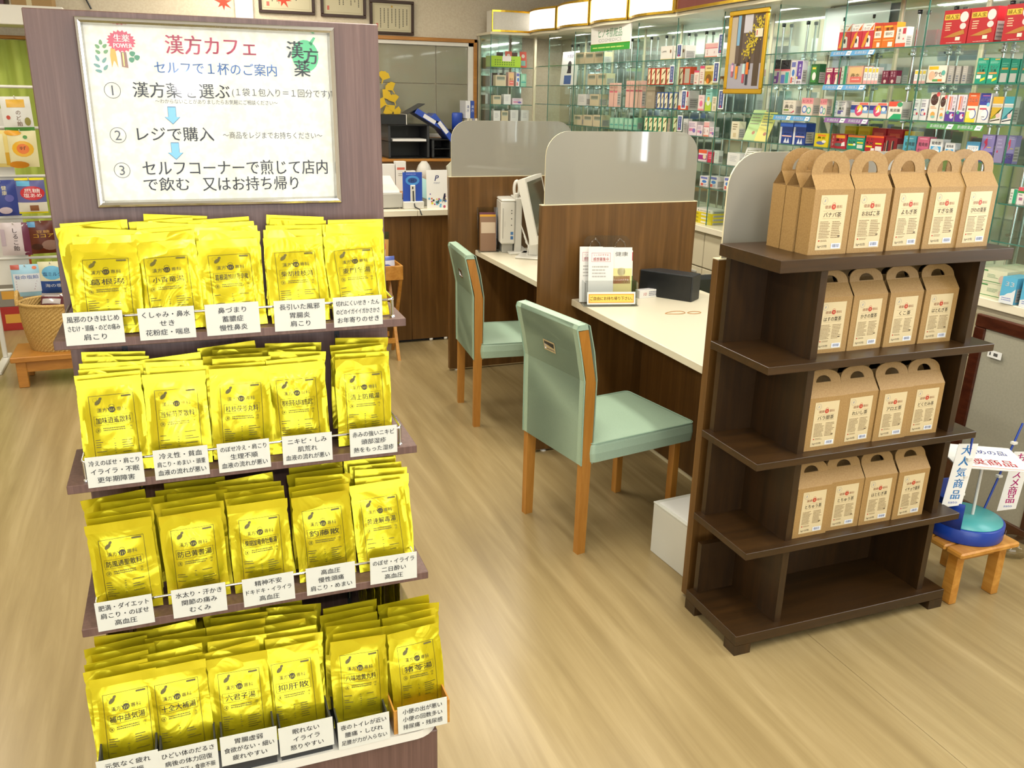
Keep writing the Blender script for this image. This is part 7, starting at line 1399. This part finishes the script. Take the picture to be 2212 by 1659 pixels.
    for s in (-1, 1): MB().tube([(s * 0.205, 0.045 * math.cos(a), 0.25 + 0.065 * math.sin(a)) for a in [math.pi * q / 10 for q in range(11)]], 0.010, 'wicker', 8).build('handle', w_)
    for i, (x, y, c1, c2) in enumerate(((-0.66, 5.16, '#5a2a30', '#d8683c'), (-0.56, 5.17, '#7a5a58', '#d86a40'), (-0.53, 5.23, '#6a3a3c', '#b8b0a8'), (-0.64, 5.24, '#8a8280', '#5a2a34'))):
        tag(bag(.12, .15, c1, [('c', .5, .35, .22, .14, c2), ('r', .1, .7, .9, .9, '#b8b0ac')], 0.15, .02).build('sweets_bag', None, (x, y, 0.318), (-0.5, 0.05 * i, 0.2 * i - 0.3)), ['dark wine bag with an orange dot in the straw basket', 'glossy mauve bag with an orange dot in the straw basket', 'wine bag with a grey dot at the back of the straw basket', 'grey bag with a wine dot in the straw basket'][i], 'sweets bag', 'sweets bags in the straw basket')
    # red cartons stacked beyond the rack and a black caster
    for i, (x0, z0, z1, c1) in enumerate(((-1.12, 0.0, 0.16, '#a82a20'), (-1.12, 0.1605, 0.33, '#8a8478'), (-1.12, 0.3305, 0.52, '#b0281c'))):
        b = MB().box(x0, x0 + 0.22, 6.35, 6.6, z0, z1, c1, 0.002); b.rect(FX(x0 + .11, 6.35, z0), -.06, .05, .06, .11, '#d8a03c')
        tag(b.build('stacked_carton'), ['red carton at the bottom of the stack by the left rack', 'grey carton in the middle of the stack by the left rack', 'red carton on top of the stack by the left rack'][i], 'carton', 'cartons stacked by the left rack')
    c = empty('caster', (-1.09, 5.75, 0)); tag(c, 'black furniture caster at the foot of the hook rack', 'caster')
    MB().tube([(-0.012, 0, 0.03), (0.012, 0, 0.03)], 0.03, 'black', 16).build('wheel', c); MB().box(-0.02, 0.02, -0.012, 0.02, 0.045, 0.075, 'black_matt', 0.004).build('fork', c)
left_area()

# ------------------------------------------------------------------ staff chair behind the desks
def staff_side():
    t = empty('office_chair', (2.52, 3.55, 0)); tag(t, 'charcoal office chair with a lime edge behind the counter desks', 'chair')
    MB().box(-0.22, 0.22, -0.22, 0.22, 0.42, 0.49, 'black_matt', 0.025).build('seat', t); MB().box(-0.225, 0.225, -0.225, 0.225, 0.49, 0.497, mat('lime_piping', '#a4bc2c', 0.5), 0.003).build('lime_edge', t)
    MB().tube([(0, 0, 0.06), (0, 0, 0.42)], 0.025, 'black', 12).build('column', t)
    for k in range(5): a = 6.2832 * k / 5; MB().tube([(0, 0, 0.08), (0.24 * math.cos(a), 0.24 * math.sin(a), 0.06)], 0.016, 'black', 8).build('base_arm', t); MB().tube([(0.24 * math.cos(a) - 0.01, 0.24 * math.sin(a), 0.027), (0.24 * math.cos(a) + 0.01, 0.24 * math.sin(a), 0.027)], 0.027, 'black', 12).build('caster', t)
    MB().box(-0.02, 0.02, 0.2, 0.22, 0.45, 0.62, 'black', 0.004).build('back_bar', t); MB().box(-0.2, 0.2, 0.2, 0.25, 0.56, 0.68, 'black_matt', 0.02).build('backrest', t)
staff_side()
